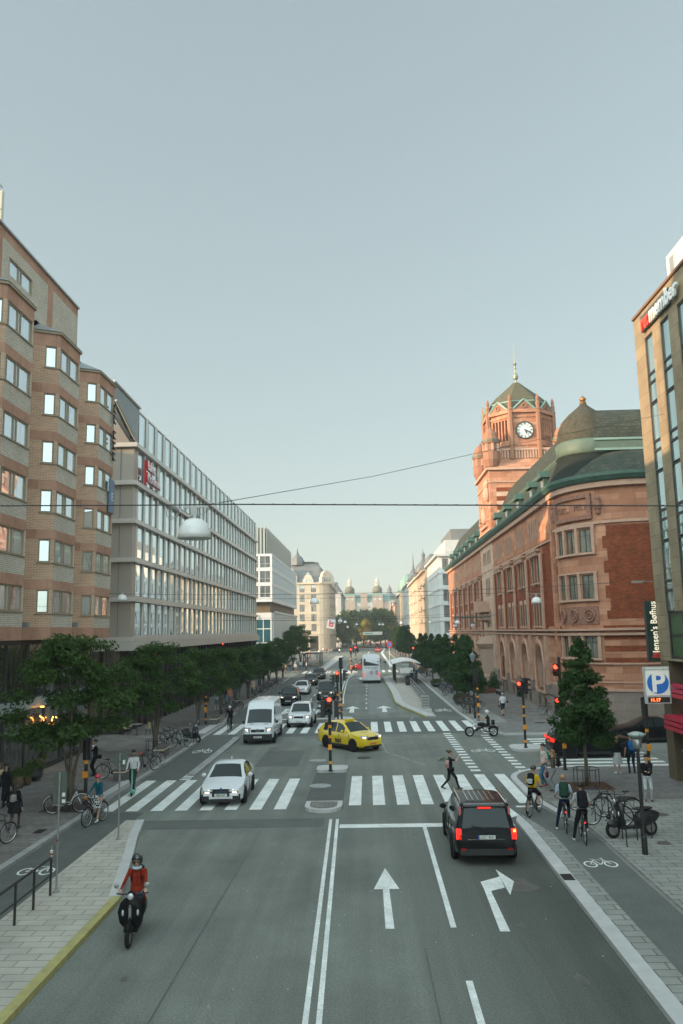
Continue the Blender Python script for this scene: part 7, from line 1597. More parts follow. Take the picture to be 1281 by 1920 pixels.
# -- coaches
def coach(label,p,rz,L=11.5,W=2.5,H=3.65,rear=True,lett=None):
    t=thing('coach',label,'bus',(p[0],p[1],0),rz); prof=[(0,2.2),(.15,3.0),(.6,H-.1),(1.2,H),(L-.6,H),(L-.2,H-.12),(L,H-.7)]
    m=MB(); sts=[]
    for s,z in prof:
        w=W/2*(1-.06*max(0,1-s/.8)**2-.05*max(0,1-(L-s)/.5)**2); sts.append([(0,L/2-s,.3),(w*.92,L/2-s,.3),(w,L/2-s,.45),(w,L/2-s,min(1.7,z-.3)),(w*.985,L/2-s,z-.3),(w*.93,L/2-s,z-.08),(w*.6,L/2-s,z+.02),(0,L/2-s,z+.05)])
    for A_,B_ in zip(sts,sts[1:]):
        for j in range(7): a,b,c,d=A_[j],A_[j+1],B_[j+1],B_[j]; m.quad([a,b,c,d]); m.quad([(-q[0],q[1],q[2]) for q in (d,c,b,a)])
    for A_,sg in ((sts[0],1),(sts[-1],-1)): pl=A_+[(-q[0],q[1],q[2]) for q in A_[-2:0:-1]]; m.quad(pl if sg<0 else pl[::-1])
    me=m.mesh('body',pCoach); autosmooth(me,35); link('body',me,t)
    for sx in (-1,1):
        m=MB(); m.box(sx*(W/2+.005)-.01,sx*(W/2+.005)+.01,-L/2+.9,L/2-1.,1.75,2.95); m.build('side_window',carglass,t)
        for y in (L/2-2.6,-L/2+3.,-L/2+1.9): wheel(t,sx*(W/2-.13),y,.48,.28,8,side=sx)
        m=MB(); m.box(sx*1.06-.07,sx*1.06+.06,-L/2-.05,-L/2+.1,.8,1.45); m.build('tail_light',tailOn if rear else tailOff,t)
        m=MB(); m.box(sx*.88-.1,sx*.88+.1,-L/2-.03,-L/2+.2,2.8,2.93); m.build('upper_tail_light',redglass if rear else tailOff,t)
        m=MB(); m.box(sx*1.42-.1,sx*1.42+.1,L/2-.2,L/2,2.3,2.9); m.build('mirror',trimB,t)
    m=MB(); m.quad([(-1.02,-L/2-.02,2.35),(1.02,-L/2-.02,2.35),(1.05,-L/2-.01,2.95),(.95,-L/2+.12,3.3),(-.95,-L/2+.12,3.3),(-1.05,-L/2-.01,2.95)]); m.quad([(-1.02,-L/2+.1,2.35),(1.02,-L/2+.1,2.35),(1.02,-L/2-.02,2.35),(-1.02,-L/2-.02,2.35)]); m.build('rear_window',carglass,t)
    m=MB(); m.box(-1.12,1.12,-L/2-.05,-L/2+.2,.28,.42); m.build('rear_bumper',trimB,t); m=MB(); m.box(.55,.9,-L/2-.02,-L/2,1.15,1.75); m.build('engine_vent',M('vent_grey',(.3,.31,.32),.5) if 'vent_grey' not in bpy.data.materials else bpy.data.materials['vent_grey'],t)
    m=MB(); m.box(-.26,.26,-L/2-.02,-L/2,.95,1.06); m.build('number_plate',plateW,t); m=MB(); m.box(-1.15,1.15,L/2-.02,L/2+.02,1.0,2.6); m.build('windscreen',carglass,t)
    for sx in (-1,1): m=MB(); m.box(sx*.85-.2,sx*.85+.2,L/2-.02,L/2+.03,.6,.8); m.build('headlight',headOff,t)
    if lett: text('lettering',lett,.42,M('coach_text',(.2,.2,.22),.5),t,(0,-L/2-.012,2.08),(PI/2,0,0),.004,1.05); m=MB(); m.torus((0,-L/2-.012,1.42),.19,.03,20,5,0,'y'); m.tube([(-.13,-L/2-.012,1.55),(.13,-L/2-.012,1.29)],.025,4); m.build('round_emblem',tailOff,t)
    return t
coach('white coach seen from behind with lit red tail lamps in the right carriageway',(.33,109.6+5.7),0,lett='Elitbussen')
coach('dark windowed coach standing far off at the left kerb before the end trees',(gp(652,1206).x-1.,372),rad(-62),rear=False)
# ================================================================== TWO WHEELERS
def mat(n): return bpy.data.materials[n]
alu=M('brushed_alloy',(.5,.5,.5),.3,metal=.9); leather=M('dark_leather',(.025,.02,.018),.6); seatred=M('red_saddle_cover',(.45,.03,.03),.7)
def bicycle(label,p,rz,frame,group=None,steer=0.,lean=0.,basket=False,saddle=leather,step=False,light=False,z=0.,rearlight=False,s=1.):
    t=thing('bicycle',label,'bicycle',(p[0],p[1],z),rz,group); t.rotation_euler=(0,lean,rz); t.scale=(s,s,s)
    R_=.34
    for y in (.53,-.53):
        m=MB(); m.torus((0,0,0),R_,.02,28,6,0,'x'); w=m.build('wheel',tyreM,t,True,(0,y,R_+.018))
        m=MB(); m.torus((0,0,0),R_-.025,.011,28,4,0,'x'); m.lathe([(.03,-.04),(.03,.04)],(0,0,0),8,0,'x')
        for k in range(14): a=2*PI*k/14; m.tube([(.02*(-1)**k,0,0),(0,(R_-.03)*math.cos(a),(R_-.03)*math.sin(a))],.0022,3)
        m.build('rim',alu,w)
        if y>0: w.rotation_euler[2]=steer
        if step or basket: m=MB(); m.tube([(0,(R_+.045)*math.cos(a)+y,R_+(R_+.045)*math.sin(a)) for a in [rad(20+i*16) for i in range(10)]],.014,4); m.build('mudguard',frame,t)
    m=MB(); bb=(0,-.05,.29); st=(0,-.24,.80); hd=(0,.34,.83); hb=(0,.37,.68)
    if step: m.tube([bb,(0,.2,.4),hb],.02,7); m.tube([(0,-.12,.45),(0,.1,.42),hd],.014,6)
    else: m.tube([st,hd],.017,7); m.tube([bb,hb],.019,7)
    m.tube([bb,st],.017,7); m.tube([hd,hb],.021,7); m.tube([bb,(0,-.53,.355)],.013,6); m.tube([(0,-.21,.74),(0,-.53,.355)],.011,6); m.tube([hb,(.045,.45,.5),(.05,.53,.355)],.013,6); m.tube([hb,(-.045,.45,.5),(-.05,.53,.355)],.013,6); m.build('frame',frame,t,True)
    m=MB(); m.tube([(0,.33,.86),(0,.32,.98)],.014,6); m.tube([(-.29,.2,1.02),(-.2,.3,.99),(0,.34,.98),(.2,.3,.99),(.29,.2,1.02)],.012,6); m.build('handlebar',trimB,t,True)
    m=MB(); m.ell((0,-.29,.93),(.075,.14,.035),10); m.tube([(0,-.24,.8),(0,-.27,.92)],.012,6); m.build('saddle',saddle,t,True)
    m=MB(); m.lathe([(.09,.03),(.09,.045)],bb,14,0,'x'); m.tube([(.05,-.05,.29),(.08,.03,.15)],.009,4); m.tube([(-.05,-.05,.29),(-.08,-.13,.43)],.009,4); m.box(.06,.15,0,.07,.135,.155); m.box(-.15,-.06,-.17,-.1,.42,.44); m.build('crank',trimB,t)
    if basket: m=MB(); m.box(-.16,.16,.38,.62,.82,.84); m.tube([(-.17,.38,1.),(-.17,.62,1.),(.17,.62,1.),(.17,.38,1.),(-.17,.38,1.)],.01,4)
    if basket:
        for i in range(5): x=-.17+i*.085; m.tube([(x,.62,.83),(x,.62,1.)],.006,3); m.tube([(-.17,.38+i*.06,.83),(-.17,.38+i*.06,1.)],.006,3); m.tube([(.17,.38+i*.06,.83),(.17,.38+i*.06,1.)],.006,3)
        m.build('basket',trimB,t)
    m=MB(); m.box(-.05,.05,-.68,-.25,.745,.76); m.tube([(.05,-.53,.36),(.05,-.6,.75)],.007,4); m.tube([(-.05,-.53,.36),(-.05,-.6,.75)],.007,4); m.build('rack',trimB,t)
    if rearlight: m=MB(); m.ell((0,-.7,.72),(.035,.02,.025),8); m.build('tail_light',tailOn,t)
    return t
fB=M('bike_black',(.02,.02,.022),.35); fW=M('bike_white',(.6,.6,.58),.35); fT=M('bike_teal',(.03,.16,.15),.35); fR=M('bike_red',(.3,.03,.02),.35); fG=M('bike_grey',(.2,.2,.2),.35); fBl=M('bike_blue',(.03,.06,.16),.35)
bicycle('white bicycle leaning on a rack at the left kerb below the big tree',(gp(131,1533).x-.2,gp(131,1533).y+.25),-PI/2+.25,fW,None,.3,.1,step=True,z=K)
bicycle('bicycle cut off by the left frame edge, only its front wheel showing',(gp(2,1598).x-.35,gp(2,1598).y+.2),-.5,fB,None,0,.1,z=K)
gB='bicycles parked along the pavements'
P1=[((213,1459),'dark bicycle half hidden behind the stone bench of the e-scooter rider',fB,-PI/2+.3),((272,1446),'dark bicycle with a red saddle cover parked beside the e-scooter rider',fB,-.9),((284,1438),'second dark bicycle beside the red saddle one, pale wheel rims',fG,-.8),
((315,1394),'bicycle with pale rims parked beside the second stone bench on the left, left one',fB,-PI/2+.4),((338,1402),'bicycle with white wheels next to the kerb by the parked black scooter',fT,-PI/2+.5),((323,1390),'black bicycle in the cluster left of the parked scooter',fB,-.9)]
for (q,l,f,r) in P1: p=gp(*q,K); bicycle(l,(p.x,p.y),r,f,gB,.3,.12,saddle=seatred if 'red saddle cover' in l else leather,z=K)
src=[o for o in bpy.data.objects if o.name.startswith('bicycle') and o.parent is None and o.get('group')==gB]
cols=[fB,fG,fT,fR,fBl,fW]
def rowbikes(pts,names,grp,scale=1.):
    for i,((x,y,rz),l) in enumerate(zip(pts,names)):
        b=copy_tree(src[i%len(src)]); b.location=(x,y,K); b.rotation_euler=(0,rng.uniform(-.12,.12),rz); b['label']=l; b['group']=grp
        for c in b.children:
            if c.name.startswith('frame') or c.name.startswith('mudguard'):
                k=('f',c.data.name.split('.')[0],i%6)
                me=c.data.copy(); me.materials.clear(); me.materials.append(cols[(i*5+2)%6]); c.data=me
gRow='bicycles in the long left rack beyond the third tree'; n=14
lab='one of many bicycles in the long crowded rack on the left pavement'
pts=[(-12.5+.15*math.sin(i),88+i*1.6,PI/2+.35+rng.uniform(-.3,.3)) for i in range(n)]; rowbikes(pts,[lab]*n,gRow)
pts=[(-12.4,72+i*.9,PI/2+rng.uniform(-.4,.4)) for i in range(4)]; rowbikes(pts,['%s bicycle of the small cluster by the granite benches beyond the second crossing'%q for q in ('nearest','second nearest','third','farthest')],'bicycles beside the two benches')
lab='one of the many bicycles crowded between the maples and bowl planters on the right pavement'
pts=[(8.9+rng.uniform(-.3,.3),70.5+i*.85,PI/2+rng.uniform(-.5,.5)) for i in range(8)]+[(8.8+rng.uniform(-.3,.3),86+i*1.2,PI/2+rng.uniform(-.5,.5)) for i in range(12)]+[(8.7,118+i*3,PI/2+rng.uniform(-.5,.5)) for i in range(10)]
rowbikes(pts,[lab]*30,'bicycles parked between the right maples')
p=gp(1027,1341,K); rowbikes([(min(p.x,14.0),p.y,.5)],['single bicycle leaning on the post building wall near the corner'],'single bicycle at the wall')
# bikes at the near right rack
p=gp(1125,1530,K); 
b1=bicycle('blue bicycle with a bag on its handlebar in the right rack beside the maple',(gp(1113,1525,K).x,gp(1113,1525,K).y+.3),-PI/2-.35,fBl,gB,.2,.1,z=K)
b2=bicycle('pale wheeled bicycle in the right rack, its front wheel nearest the viewer',(gp(1140,1548,K).x,gp(1140,1548,K).y),PI/2-.2,fG,gB,.2,-.1,z=K)
b3=bicycle('bicycle behind the parked scooter in the right rack, small orange reflector',(gp(1168,1540,K).x,gp(1168,1540,K).y+.5),PI/2-.3,fB,gB,-.2,.1,z=K)
for i,(px,py) in enumerate(((1117,1541),(1145,1560),(1168,1574),(1176,1588),(1196,1576),(1130,1527))):
    p=gp(px,py,K); t=thing('bicycle_stand','black steel hoop bicycle stand on the right pavement'+[' between cyclist and blue bicycle',', left of the parked scooter wheel',' crossed by the parked scooter front',' nearest the viewer, below the parked scooter',' under the parked scooter seat',' behind the blue bicycle'][i],'bicycle stand',(p.x,p.y,K),0,'hoop stands at the right'); m=MB(); m.tube([(0,0,0),(0,0,.8),(.55,.25,.8),(.55,.25,0)],.02,6); m.build('hoop',black,t)
p=gp(127,1522,K); t=thing('bicycle_stand','dark steel post the white bicycle leans on at the left kerb','bicycle stand',(p.x,p.y,K)); m=MB(); m.tube([(0,0,0),(0,0,.9),(-.5,0,.9),(-.5,0,0)],.03,6); m.build('hoop',black,t)
def scooter(label,p,rz,body,lit=True,z=0.,classic=True,name='motor_scooter',s=1.,lean=0.):
    t=thing(name,label,'scooter',(p[0],p[1],z),rz); t.rotation_euler=(0,lean,rz); t.scale=(s,)*3
    for y,nm in ((.66,1),(-.60,1)):
        m=MB(); m.torus((0,0,0),.185,.055,24,8,0,'x'); w=m.build('wheel',tyreM,t,True,(0,y,.24)); m=MB(); m.lathe([(.15,-.04),(.15,.04)],(0,0,0),16,0,'x')
        for q in range(5): a=2*PI*q/5; m.tube([(.045,0,0),(.045,.14*math.cos(a),.14*math.sin(a))],.02,4,0)
        m.build('rim',alu,w)
    # leg shield
    m=MB(); rows=[(.28,.13,.40),(.46,.26,.47),(.7,.30,.50),(.88,.25,.48),(.99,.15,.46)]
    pr=[]
    for z_,w_,y_ in rows: pr.append([(w_*math.sin(a),y_+.07*math.cos(a)-.07,z_) for a in [rad(-90+22.5*i) for i in range(9)]])
    for A_,B_ in zip(pr,pr[1:]):
        for j in range(8): m.quad([A_[j],A_[j+1],B_[j+1],B_[j]][::-1]); m.quad([(A_[j][0],A_[j][1]-.03,A_[j][2]),(A_[j+1][0],A_[j+1][1]-.03,A_[j+1][2]),(B_[j+1][0],B_[j+1][1]-.03,B_[j+1][2]),(B_[j][0],B_[j][1]-.03,B_[j][2])])
    me=m.mesh('leg_shield',body); autosmooth(me,60); link('leg_shield',me,t)
    m=MB(); m.ell((0,.62,.42),(.10,.22,.13),12,0,8); m.build('front_fender',body,t,True); m=MB(); m.tube([(0,.66,.24),(0,.55,.5),(0,.42,.9),(0,.36,1.04)],.035,8); m.build('steering_column',body,t,True)
    m=MB(); m.box(-.03,.03,.515,.545,.5,.82); m.box(-.02,.02,.54,.56,.84,.88); m.build('centre_trim',alu,t)
    m=MB(); m.box(-.16,.16,-.15,.42,.25,.33); m.build('footboard',body,t)
    m=MB()
    secs=[(-.12,.10,.30,.62),(-.25,.19,.26,.74),(-.5,.215,.28,.76),(-.75,.18,.36,.74),(-.92,.08,.5,.68)]; rg=[]
    for y,w,z0,z1 in secs: rg.append([(w*math.cos(a),y,(z0+z1)/2+(z1-z0)/2*math.sin(a)) for a in [2*PI*i/12 for i in range(12)]])
    for A_,B_ in zip(rg,rg[1:]):
        for j in range(12): m.quad([A_[j],A_[(j+1)%12],B_[(j+1)%12],B_[j]])
    m.quad(rg[0][::-1]); m.quad(rg[-1]); me=m.mesh('rear_body',body); autosmooth(me,60); link('rear_body',me,t)
    m=MB(); m.ell((0,-.42,.80),(.14,.36,.06),12); m.build('seat',leather,t,True)
    m=MB(); m.ell((0,.40,1.05),(.10,.11,.10),12,0,8); m.build('handlebar_cowl',body,t,True); m=MB(); m.lathe([(.075,.0),(.07,.02),(.02,.035)],(0,.495,1.05),16,0,'y'); m.build('headlight',headOn if lit else headOff,t,True)
    m=MB(); m.tube([(-.36,.27,1.06),(-.2,.34,1.06),(.2,.34,1.06),(.36,.27,1.06)],.017,6); m.build('handlebar',trimB,t)
    for sx in (-1,1):
        m=MB(); m.tube([(sx*.2,.36,1.08),(sx*.33,.38,1.22)],.008,5); m.lathe([(.06,0),(.06,.015),(.01,.02)],(sx*.35,.37,1.26),12,0,'y'); m.build('mirror',alu,t)
        m=MB(); m.ell((sx*.17,.50,.70),(.03,.025,.07),8); m.build('indicator',headOff,t)
    m=MB(); m.ell((0,-.93,.62),(.06,.03,.05),8); m.build('tail_light',tailOff,t); m=MB(); m.tube([(.13,-.1,.22),(.16,-.7,.24)],.04,8); m.build('exhaust',alu,t)
    return t
# ================================================================== PEOPLE
skinM=M('skin',(.48,.28,.19),.55); skinD=M('tanned_skin',(.36,.2,.13),.55)
_cm={}
def cloth(n,c,rough=.85):
    if n not in _cm: _cm[n]=M(n,c,rough,var=.15,vs=6,bump=.3,bs=18)
    return _cm[n]
blk=cloth('black_cloth',(.014,.014,.016)); wht=cloth('white_cloth',(.6,.6,.6)); lblue=cloth('pale_blue_cloth',(.42,.5,.56)); yel=cloth('yellow_cloth',(.62,.38,.01)); rust=cloth('rust_red_cloth',(.22,.025,.012)); teal_=cloth('teal_cloth',(.01,.08,.11)); jean=cloth('blue_denim',(.045,.13,.2)); dkj=cloth('dark_denim',(.015,.03,.05)); pinkw=cloth('pale_pink_cloth',(.6,.47,.46)); grn=cloth('dark_green_cloth',(.02,.05,.035)); brn=cloth('brown_cloth',(.10,.075,.05)); khaki=cloth('khaki_cloth',(.22,.2,.14)); beigec=cloth('beige_cloth',(.48,.38,.25)); greyc=cloth('grey_cloth',(.22,.23,.23)); paleg=cloth('pale_grey_cloth',(.42,.44,.44)); bluec=cloth('blue_cloth',(.02,.12,.32)); orc=cloth('orange_cloth',(.5,.22,.12)); navy=cloth('navy_cloth',(.015,.02,.04)); redc=cloth('red_cloth',(.4,.02,.03))
hairK=M('black_hair',(.012,.01,.009),.6); hairB=M('brown_hair',(.07,.038,.018),.6); hairG=M('blond_hair',(.32,.2,.09),.6); hairW=M('grey_hair',(.4,.38,.35),.6)
shoeW=M('white_shoe',(.6,.6,.58),.6); shoeB=M('black_shoe',(.015,.015,.015),.5); shoeR=M('red_shoe',(.4,.05,.03),.6)
checker=M('checked_skirt',(.5,.5,.5),.8)
_t=checker.node_tree; _c=_t.nodes.new('ShaderNodeTexChecker'); _c.inputs['Scale'].default_value=16; _c.inputs[1].default_value=(.5,.5,.5,1); _c.inputs[2].default_value=(.015,.015,.015,1); _q=_t.nodes.new('ShaderNodeTexCoord'); _t.links.new(_q.outputs['Object'],_c.inputs[0]); _t.links.new(_c.outputs[0],_t.nodes['Principled BSDF'].inputs['Base Color'])
def ik(a,t,l1,l2,pole):
    a=Vector(a); t=Vector(t); d=t-a; L=min(d.length,(l1+l2)*.998); d.normalize(); end=a+d*L
    x=(l1*l1-l2*l2+L*L)/(2*L); hgt=math.sqrt(max(l1*l1-x*x,0)); p=Vector(pole); p=p-d*p.dot(d); p=p.normalized() if p.length>1e-5 else Vector((0,1,0))
    return a+d*x+p*hgt,end
def person(label,loc,rz,h=1.72,top=blk,bot=dkj,shoe=shoeB,skin=None,hair=hairB,hairlen=0,feet=None,hands=None,hip=None,lean=0.,head=(0,0),sleeve='long',legs='long',detail=1,group=None,female=False,helmet=None,glasses=False,skirt=None,coat=None,knee=(0,1,0),elbow=(0,-1,-.4),name='person',heel=(0,0),z=None,bun=False,beard=False,twist=0.,hipy=0.):
    skin=skin or skinM; k=h/1.72; t=thing(name,label,'person',loc,rz,group)
    hz=hip if hip is not None else .90
    H_=Vector((0,hipy,hz)); lr=rad(lean)
    def up(x,l,y=0): # along the leaning trunk
        return H_+Vector((x*math.cos(twist)+0,l*math.sin(lr)+y*math.cos(lr)+x*math.sin(twist),l*math.cos(lr)-y*math.sin(lr)))
    sw=.165 if female else .19; hw=.092; caps=[]   # p0,p1,r0,r1,tag  0 skin 1 top 2 bottom 3 shoe
    def cap(p,q,r0,r1,tg): caps.append((Vector(p),Vector(q),r0,r1,tg))
    cap(H_+Vector((-.06,0,0)),H_+Vector((.06,0,0)),.115,.115,2); cap(H_+Vector((-.05,-.03,-.02)),H_+Vector((.05,-.03,-.02)),.10,.10,2)
    w=.105 if female else .118
    for s in (-1,1): cap(up(s*.045,.08),up(s*.06,.36,-.005),w*.93,w*1.02,1)
    cap(up(-.075,.38),up(.075,.38),.10,.10,1)
    cap(up(-sw+.03,.475,-.01),up(sw-.03,.475,-.01),.062,.062,1); cap(up(0,.47),up(0,.60,.015),.05,.046,0)
    hy,hp=head; hc=up(0,.70,.02); fw=Vector((-math.sin(hy)*math.cos(hp),math.cos(hy)*math.cos(hp),math.sin(hp))); rt=Vector((math.cos(hy),math.sin(hy),0))
    cap(hc+Vector((0,0,.035))-fw*.012,hc+Vector((0,0,.02))-fw*.0,.088,.085,0); cap(hc+Vector((0,0,.0)),hc+fw*.03+Vector((0,0,-.065)),.072,.045,0)
    cap(hc+fw*.085+Vector((0,0,.005)),hc+fw*.105+Vector((0,0,-.018)),.011,.015,0)
    for s in (-1,1): cap(hc+rt*s*.083+Vector((0,0,.012)),hc+rt*s*.086+Vector((0,0,-.02)),.013,.011,0)
    cap(hc+fw*.082+Vector((0,0,-.048))-rt*.02,hc+fw*.082+Vector((0,0,-.048))+rt*.02,.009,.009,0)
    feet=feet or ((-.10,0.02,0),(.10,-.02,0)); hands=hands or ((-.27,.04,.82),(.27,.04,.82))
    at=.02
    for i,s in enumerate((-1,1)):
        ft=Vector(feet[i]); an=ft+Vector((0,0,.085)); hj=H_+Vector((s*hw,0,-.02)); kn,an=ik(hj,an,.43,.43,Vector(knee)+Vector((s*.08,0,0)))
        lt=2 if legs in('long','short') else 0
        fat=.012 if legs=='long' else 0
        cap(hj,kn,.088+fat*.5,.056+fat,lt if legs!='bare' else 0); cap(kn,an,.053+fat,.036+fat*.8,2 if legs=='long' else 0)
        if legs=='short': caps[-2]=(hj,hj.lerp(kn,.9),.094,.075,2); cap(hj.lerp(kn,.7),kn,.05,.052,0)
        he=heel[i]; toe=an+Vector((s*.02,.17*math.cos(he),-.055-.10*math.sin(he))); hl=an+Vector((0,-.045,-.045+.02*math.sin(he))); cap(hl,toe,.038,.032,3); cap(an,hl+Vector((0,.05,0)),.036,.036,3)
        sh=up(s*sw,.455,-.01); hd=Vector(hands[i]); el,wr=ik(sh,hd,.285,.255,Vector(elbow)+Vector((s*.35,0,0)))
        tg2=1 if sleeve=='long' else 0
        cap(sh,el,.052,.042,1 if sleeve!='none' else 0); cap(el,wr,.038 if sleeve!='long' else .043,.027 if sleeve!='long' else .034,tg2)
        if sleeve=='short': caps[-2]=(sh,sh.lerp(el,.62),.056,.05,1); cap(sh.lerp(el,.5),el,.041,.038,0)
        d=(wr-el).normalized(); side=d.cross(Vector((0,0,1))); side=side.normalized() if side.length>.1 else Vector((0,1,0)); side=Vector((0,1,0))-d*d.y if abs(d.y)<.6 else Vector((1,0,0))-d*d.x; side.normalize(); palm=d.cross(side).normalized()*(1 if s>0 else 1)
        cap(wr,wr+d*.07+side*.018,.023,.02,0); cap(wr,wr+d*.07-side*.018,.023,.02,0)
        if detail:
            for q in range(5):
                if q<4:
                    b=wr+d*.08+side*(.03-.02*q); ln=(.065,.075,.07,.055)[q]; m1=b+d*ln*.55+palm*.008; cap(b,m1,.0095,.009,0); cap(m1,m1+d*ln*.4+palm*.022,.009,.0075,0)
                else: b=wr+d*.025+side*.03; cap(b,b+side*.03+d*.035,.011,.010,0); cap(b+side*.03+d*.035,b+side*.034+d*.06,.010,.008,0)
    m=MB(); n=8 if detail else 7
    for (p,q,r0,r1,tg) in caps:
        d=q-p; L=d.length
        if L<1e-4: d=Vector((0,0,1)); L=1e-3
        dz=d.normalized(); pts=[];rs=[]
        for a in (-90,-50,-20): pts.append(p+dz*r0*math.sin(rad(a))); rs.append(max(r0*math.cos(rad(a)),.001))
        for a in (20,50,90): pts.append(q+dz*r1*math.sin(rad(a))); rs.append(max(r1*math.cos(rad(a)),.001))
        m.tube(pts,rs,n)
    me=m.mesh('body_src',skin); o=link('body_src',me); md=o.modifiers.new('r','REMESH'); md.mode='VOXEL'; md.voxel_size=(.0125 if detail>1 else .016) if detail else .03; md.use_smooth_shade=True
    sm=o.modifiers.new('s','SMOOTH'); sm.factor=.5; sm.iterations=2
    bpy.context.view_layer.update(); dg=bpy.context.evaluated_depsgraph_get(); b=bpy.data.meshes.new_from_object(o.evaluated_get(dg)); bpy.data.objects.remove(o); b.name='body'
    b.materials.clear(); [b.materials.append(x) for x in (skin,top,bot,shoe)]
    nf=len(b.polygons); cen=np.empty(nf*3); b.polygons.foreach_get('center',cen); cen=cen.reshape(-1,3); best=np.full(nf,9.); tagi=np.zeros(nf,int)
    for (p,q,r0,r1,tg) in caps:
        p_=np.array(p);d=np.array(q)-p_;L2=max(d@d,1e-8); u=np.clip((cen-p_)@d/L2,0,1); ds=np.linalg.norm(cen-p_-u[:,None]*d,axis=1)-(r0+(r1-r0)*u)-(.006 if tg else 0); mk=ds<best; best[mk]=ds[mk]; tagi[mk]=tg
    b.polygons.foreach_set('material_index',tagi.astype(np.int32)); b.polygons.foreach_set('use_smooth',[True]*nf); b.update()
    link('body',b,t)
    if helmet:
        m=MB(); m.ell((0,0,0),(.118,.138,.112),16,0,10); m.v=[(x,y,max(z_,-.02)) for x,y,z_ in m.v]; o=m.build('helmet',helmet,t,True,hc-fw*.012+Vector((0,0,.05))); o.rotation_euler[2]=hy
    elif hair:
        m=MB(); m.ell((0,0,0),(.097,.107,.105),14,0,8)
        m.v=[(x,y-(.0),max(z_,-.05 if y<0 else .0+.02*0)) for x,y,z_ in m.v]
        if hairlen: i0=len(m.v); m.ell((0,-.055,-.09*hairlen),(.09,.055,.12*hairlen),12,0,8)
        if bun: m.ell((0,-.13,.07),(.05,.05,.05),10,0,6); m.ell((0,-.10,.05),(.05,.05,.04),8,0,6)
        o=m.build('hair',hair,t,True,hc-fw*.026+Vector((0,0,.048))); o.rotation_euler[2]=hy
    if beard: m=MB(); m.ell((0,0,0),(.055,.04,.045),10); o=m.build('beard',hair or hairK,t,True,hc+fw*.035+Vector((0,0,-.075)))
    if detail:
        m=MB()
        if glasses: m.ell((-.034,0,0),(.03,.012,.021),10); m.ell((.034,0,0),(.03,.012,.021),10); m.box(-.085,.085,-.012,-.004,.004,.012); nm='sunglasses'
        else: m.ell((-.032,0,0),(.012,.006,.007),8); m.ell((.032,0,0),(.012,.006,.007),8); nm='eyes'
        o=m.build(nm,shoeB,t,True,hc+fw*(.089 if glasses else .082)+Vector((0,0,.018))); o.rotation_euler[2]=hy
    if skirt: # (material, z top, z bottom, r top, r bottom)
        mm,z1,z0,r1,r0=skirt; m=MB(); m.lathe([(r0,z0),(r0*.98,z0+.02),((r0+r1)/2,(z0+z1)/2),(r1,z1),(r1*.9,z1+.02)],(0,0,0),18,0,'z',0,.8); m.build('skirt',mm,t,True)
    if coat:
        mm,z1,z0,r1,r0=coat; m=MB(); c=H_; m.lathe([(r0,z0),(r0,z0+.02),((r0+r1)*.5,(z0+z1)/2),(r1,z1)],(0,hipy,0),18,0,'z',0,.72); m.build('coat_hem',mm,t,True)
    t.scale=(k,k,k); t['_hc']=0; del t['_hc']
    t_info[t.name]=(H_,lr,k,hc); return t
t_info={}
def backpack(pt,label,mat_,mat2=None,w=.27,hh=.42,dep=.15,l=.33,pattern=False,name='backpack'):
    H_,lr,k,hc=t_info[pt.name]; o=thing(name,label,name.replace('_',' ')); o.rotation_euler=(0,0,pt.rotation_euler[2])
    loc=H_+Vector((0,math.sin(lr)*l-(.15+dep/2)*math.cos(lr),math.cos(lr)*l+(.15+dep/2)*math.sin(lr))); ca,sa=math.cos(pt.rotation_euler[2]),math.sin(pt.rotation_euler[2]); loc*=k
    o.location=(pt.location.x+loc.x*ca-loc.y*sa,pt.location.y+loc.x*sa+loc.y*ca,pt.location.z+loc.z); o.scale=(k,k,k)
    bm=bmesh.new(); bmesh.ops.create_cube(bm,size=1); bmesh.ops.scale(bm,verts=bm.verts,vec=(w,dep,hh)); bmesh.ops.bevel(bm,geom=bm.edges[:],offset=.045,segments=3,affect='EDGES')
    for v in bm.verts: v.co.x*=1-.18*max(0,v.co.z/hh); 
    me=bpy.data.meshes.new('bag_body'); bm.to_mesh(me); bm.free(); me.materials.append(mat_); me.polygons.foreach_set('use_smooth',[True]*len(me.polygons)); q=link('bag_body',me,o); q.rotation_euler=(-lr,0,0)
    m=MB(); m.box(-w*.36,w*.36,-dep/2-.03,-dep/2+.01,-hh*.38,0); q=m.build('front_pocket',mat2 or mat_,o); q.rotation_euler=(-lr,0,0)
    m=MB()
    for s in (-1,1): m.tube([(s*.07,dep/2,hh*.4),(s*.095,dep/2+.16,hh*.42),(s*.115,dep/2+.3,hh*.2),(s*.12,dep/2+.2,-hh*.25),(s*.1,dep/2,-hh*.35)],.014,5)
    q=m.build('strap',mat_,o); q.rotation_euler=(-lr,0,0)
    return o
def bag(x,y,z,rz,label,mat_,w=.28,hh=.22,dep=.1,name='handbag',strap=.3):
    o=thing(name,label,'bag',(x,y,z),rz); bm=bmesh.new(); bmesh.ops.create_cube(bm,size=1); bmesh.ops.scale(bm,verts=bm.verts,vec=(w,dep,hh)); bmesh.ops.bevel(bm,geom=bm.edges[:],offset=.03,segments=2,affect='EDGES'); me=bpy.data.meshes.new('bag_body'); bm.to_mesh(me); bm.free(); me.materials.append(mat_); me.polygons.foreach_set('use_smooth',[True]*len(me.polygons)); link('bag_body',me,o)
    m=MB(); m.tube([(-w*.35,0,hh*.45),(-w*.15,0,hh*.5+strap),(w*.15,0,hh*.5+strap),(w*.35,0,hh*.45)],.008,5); m.build('handle',mat_,o); return o
def at(px,py,z=K): p=gp(px,py,z); return (p.x,p.y,z)
walk=dict(feet=((-.08,.26,.0),(.09,-.30,.06)),heel=(0,.6))
walk2=dict(feet=((-.08,-.26,.05),(.09,.24,0)),heel=(.6,0))
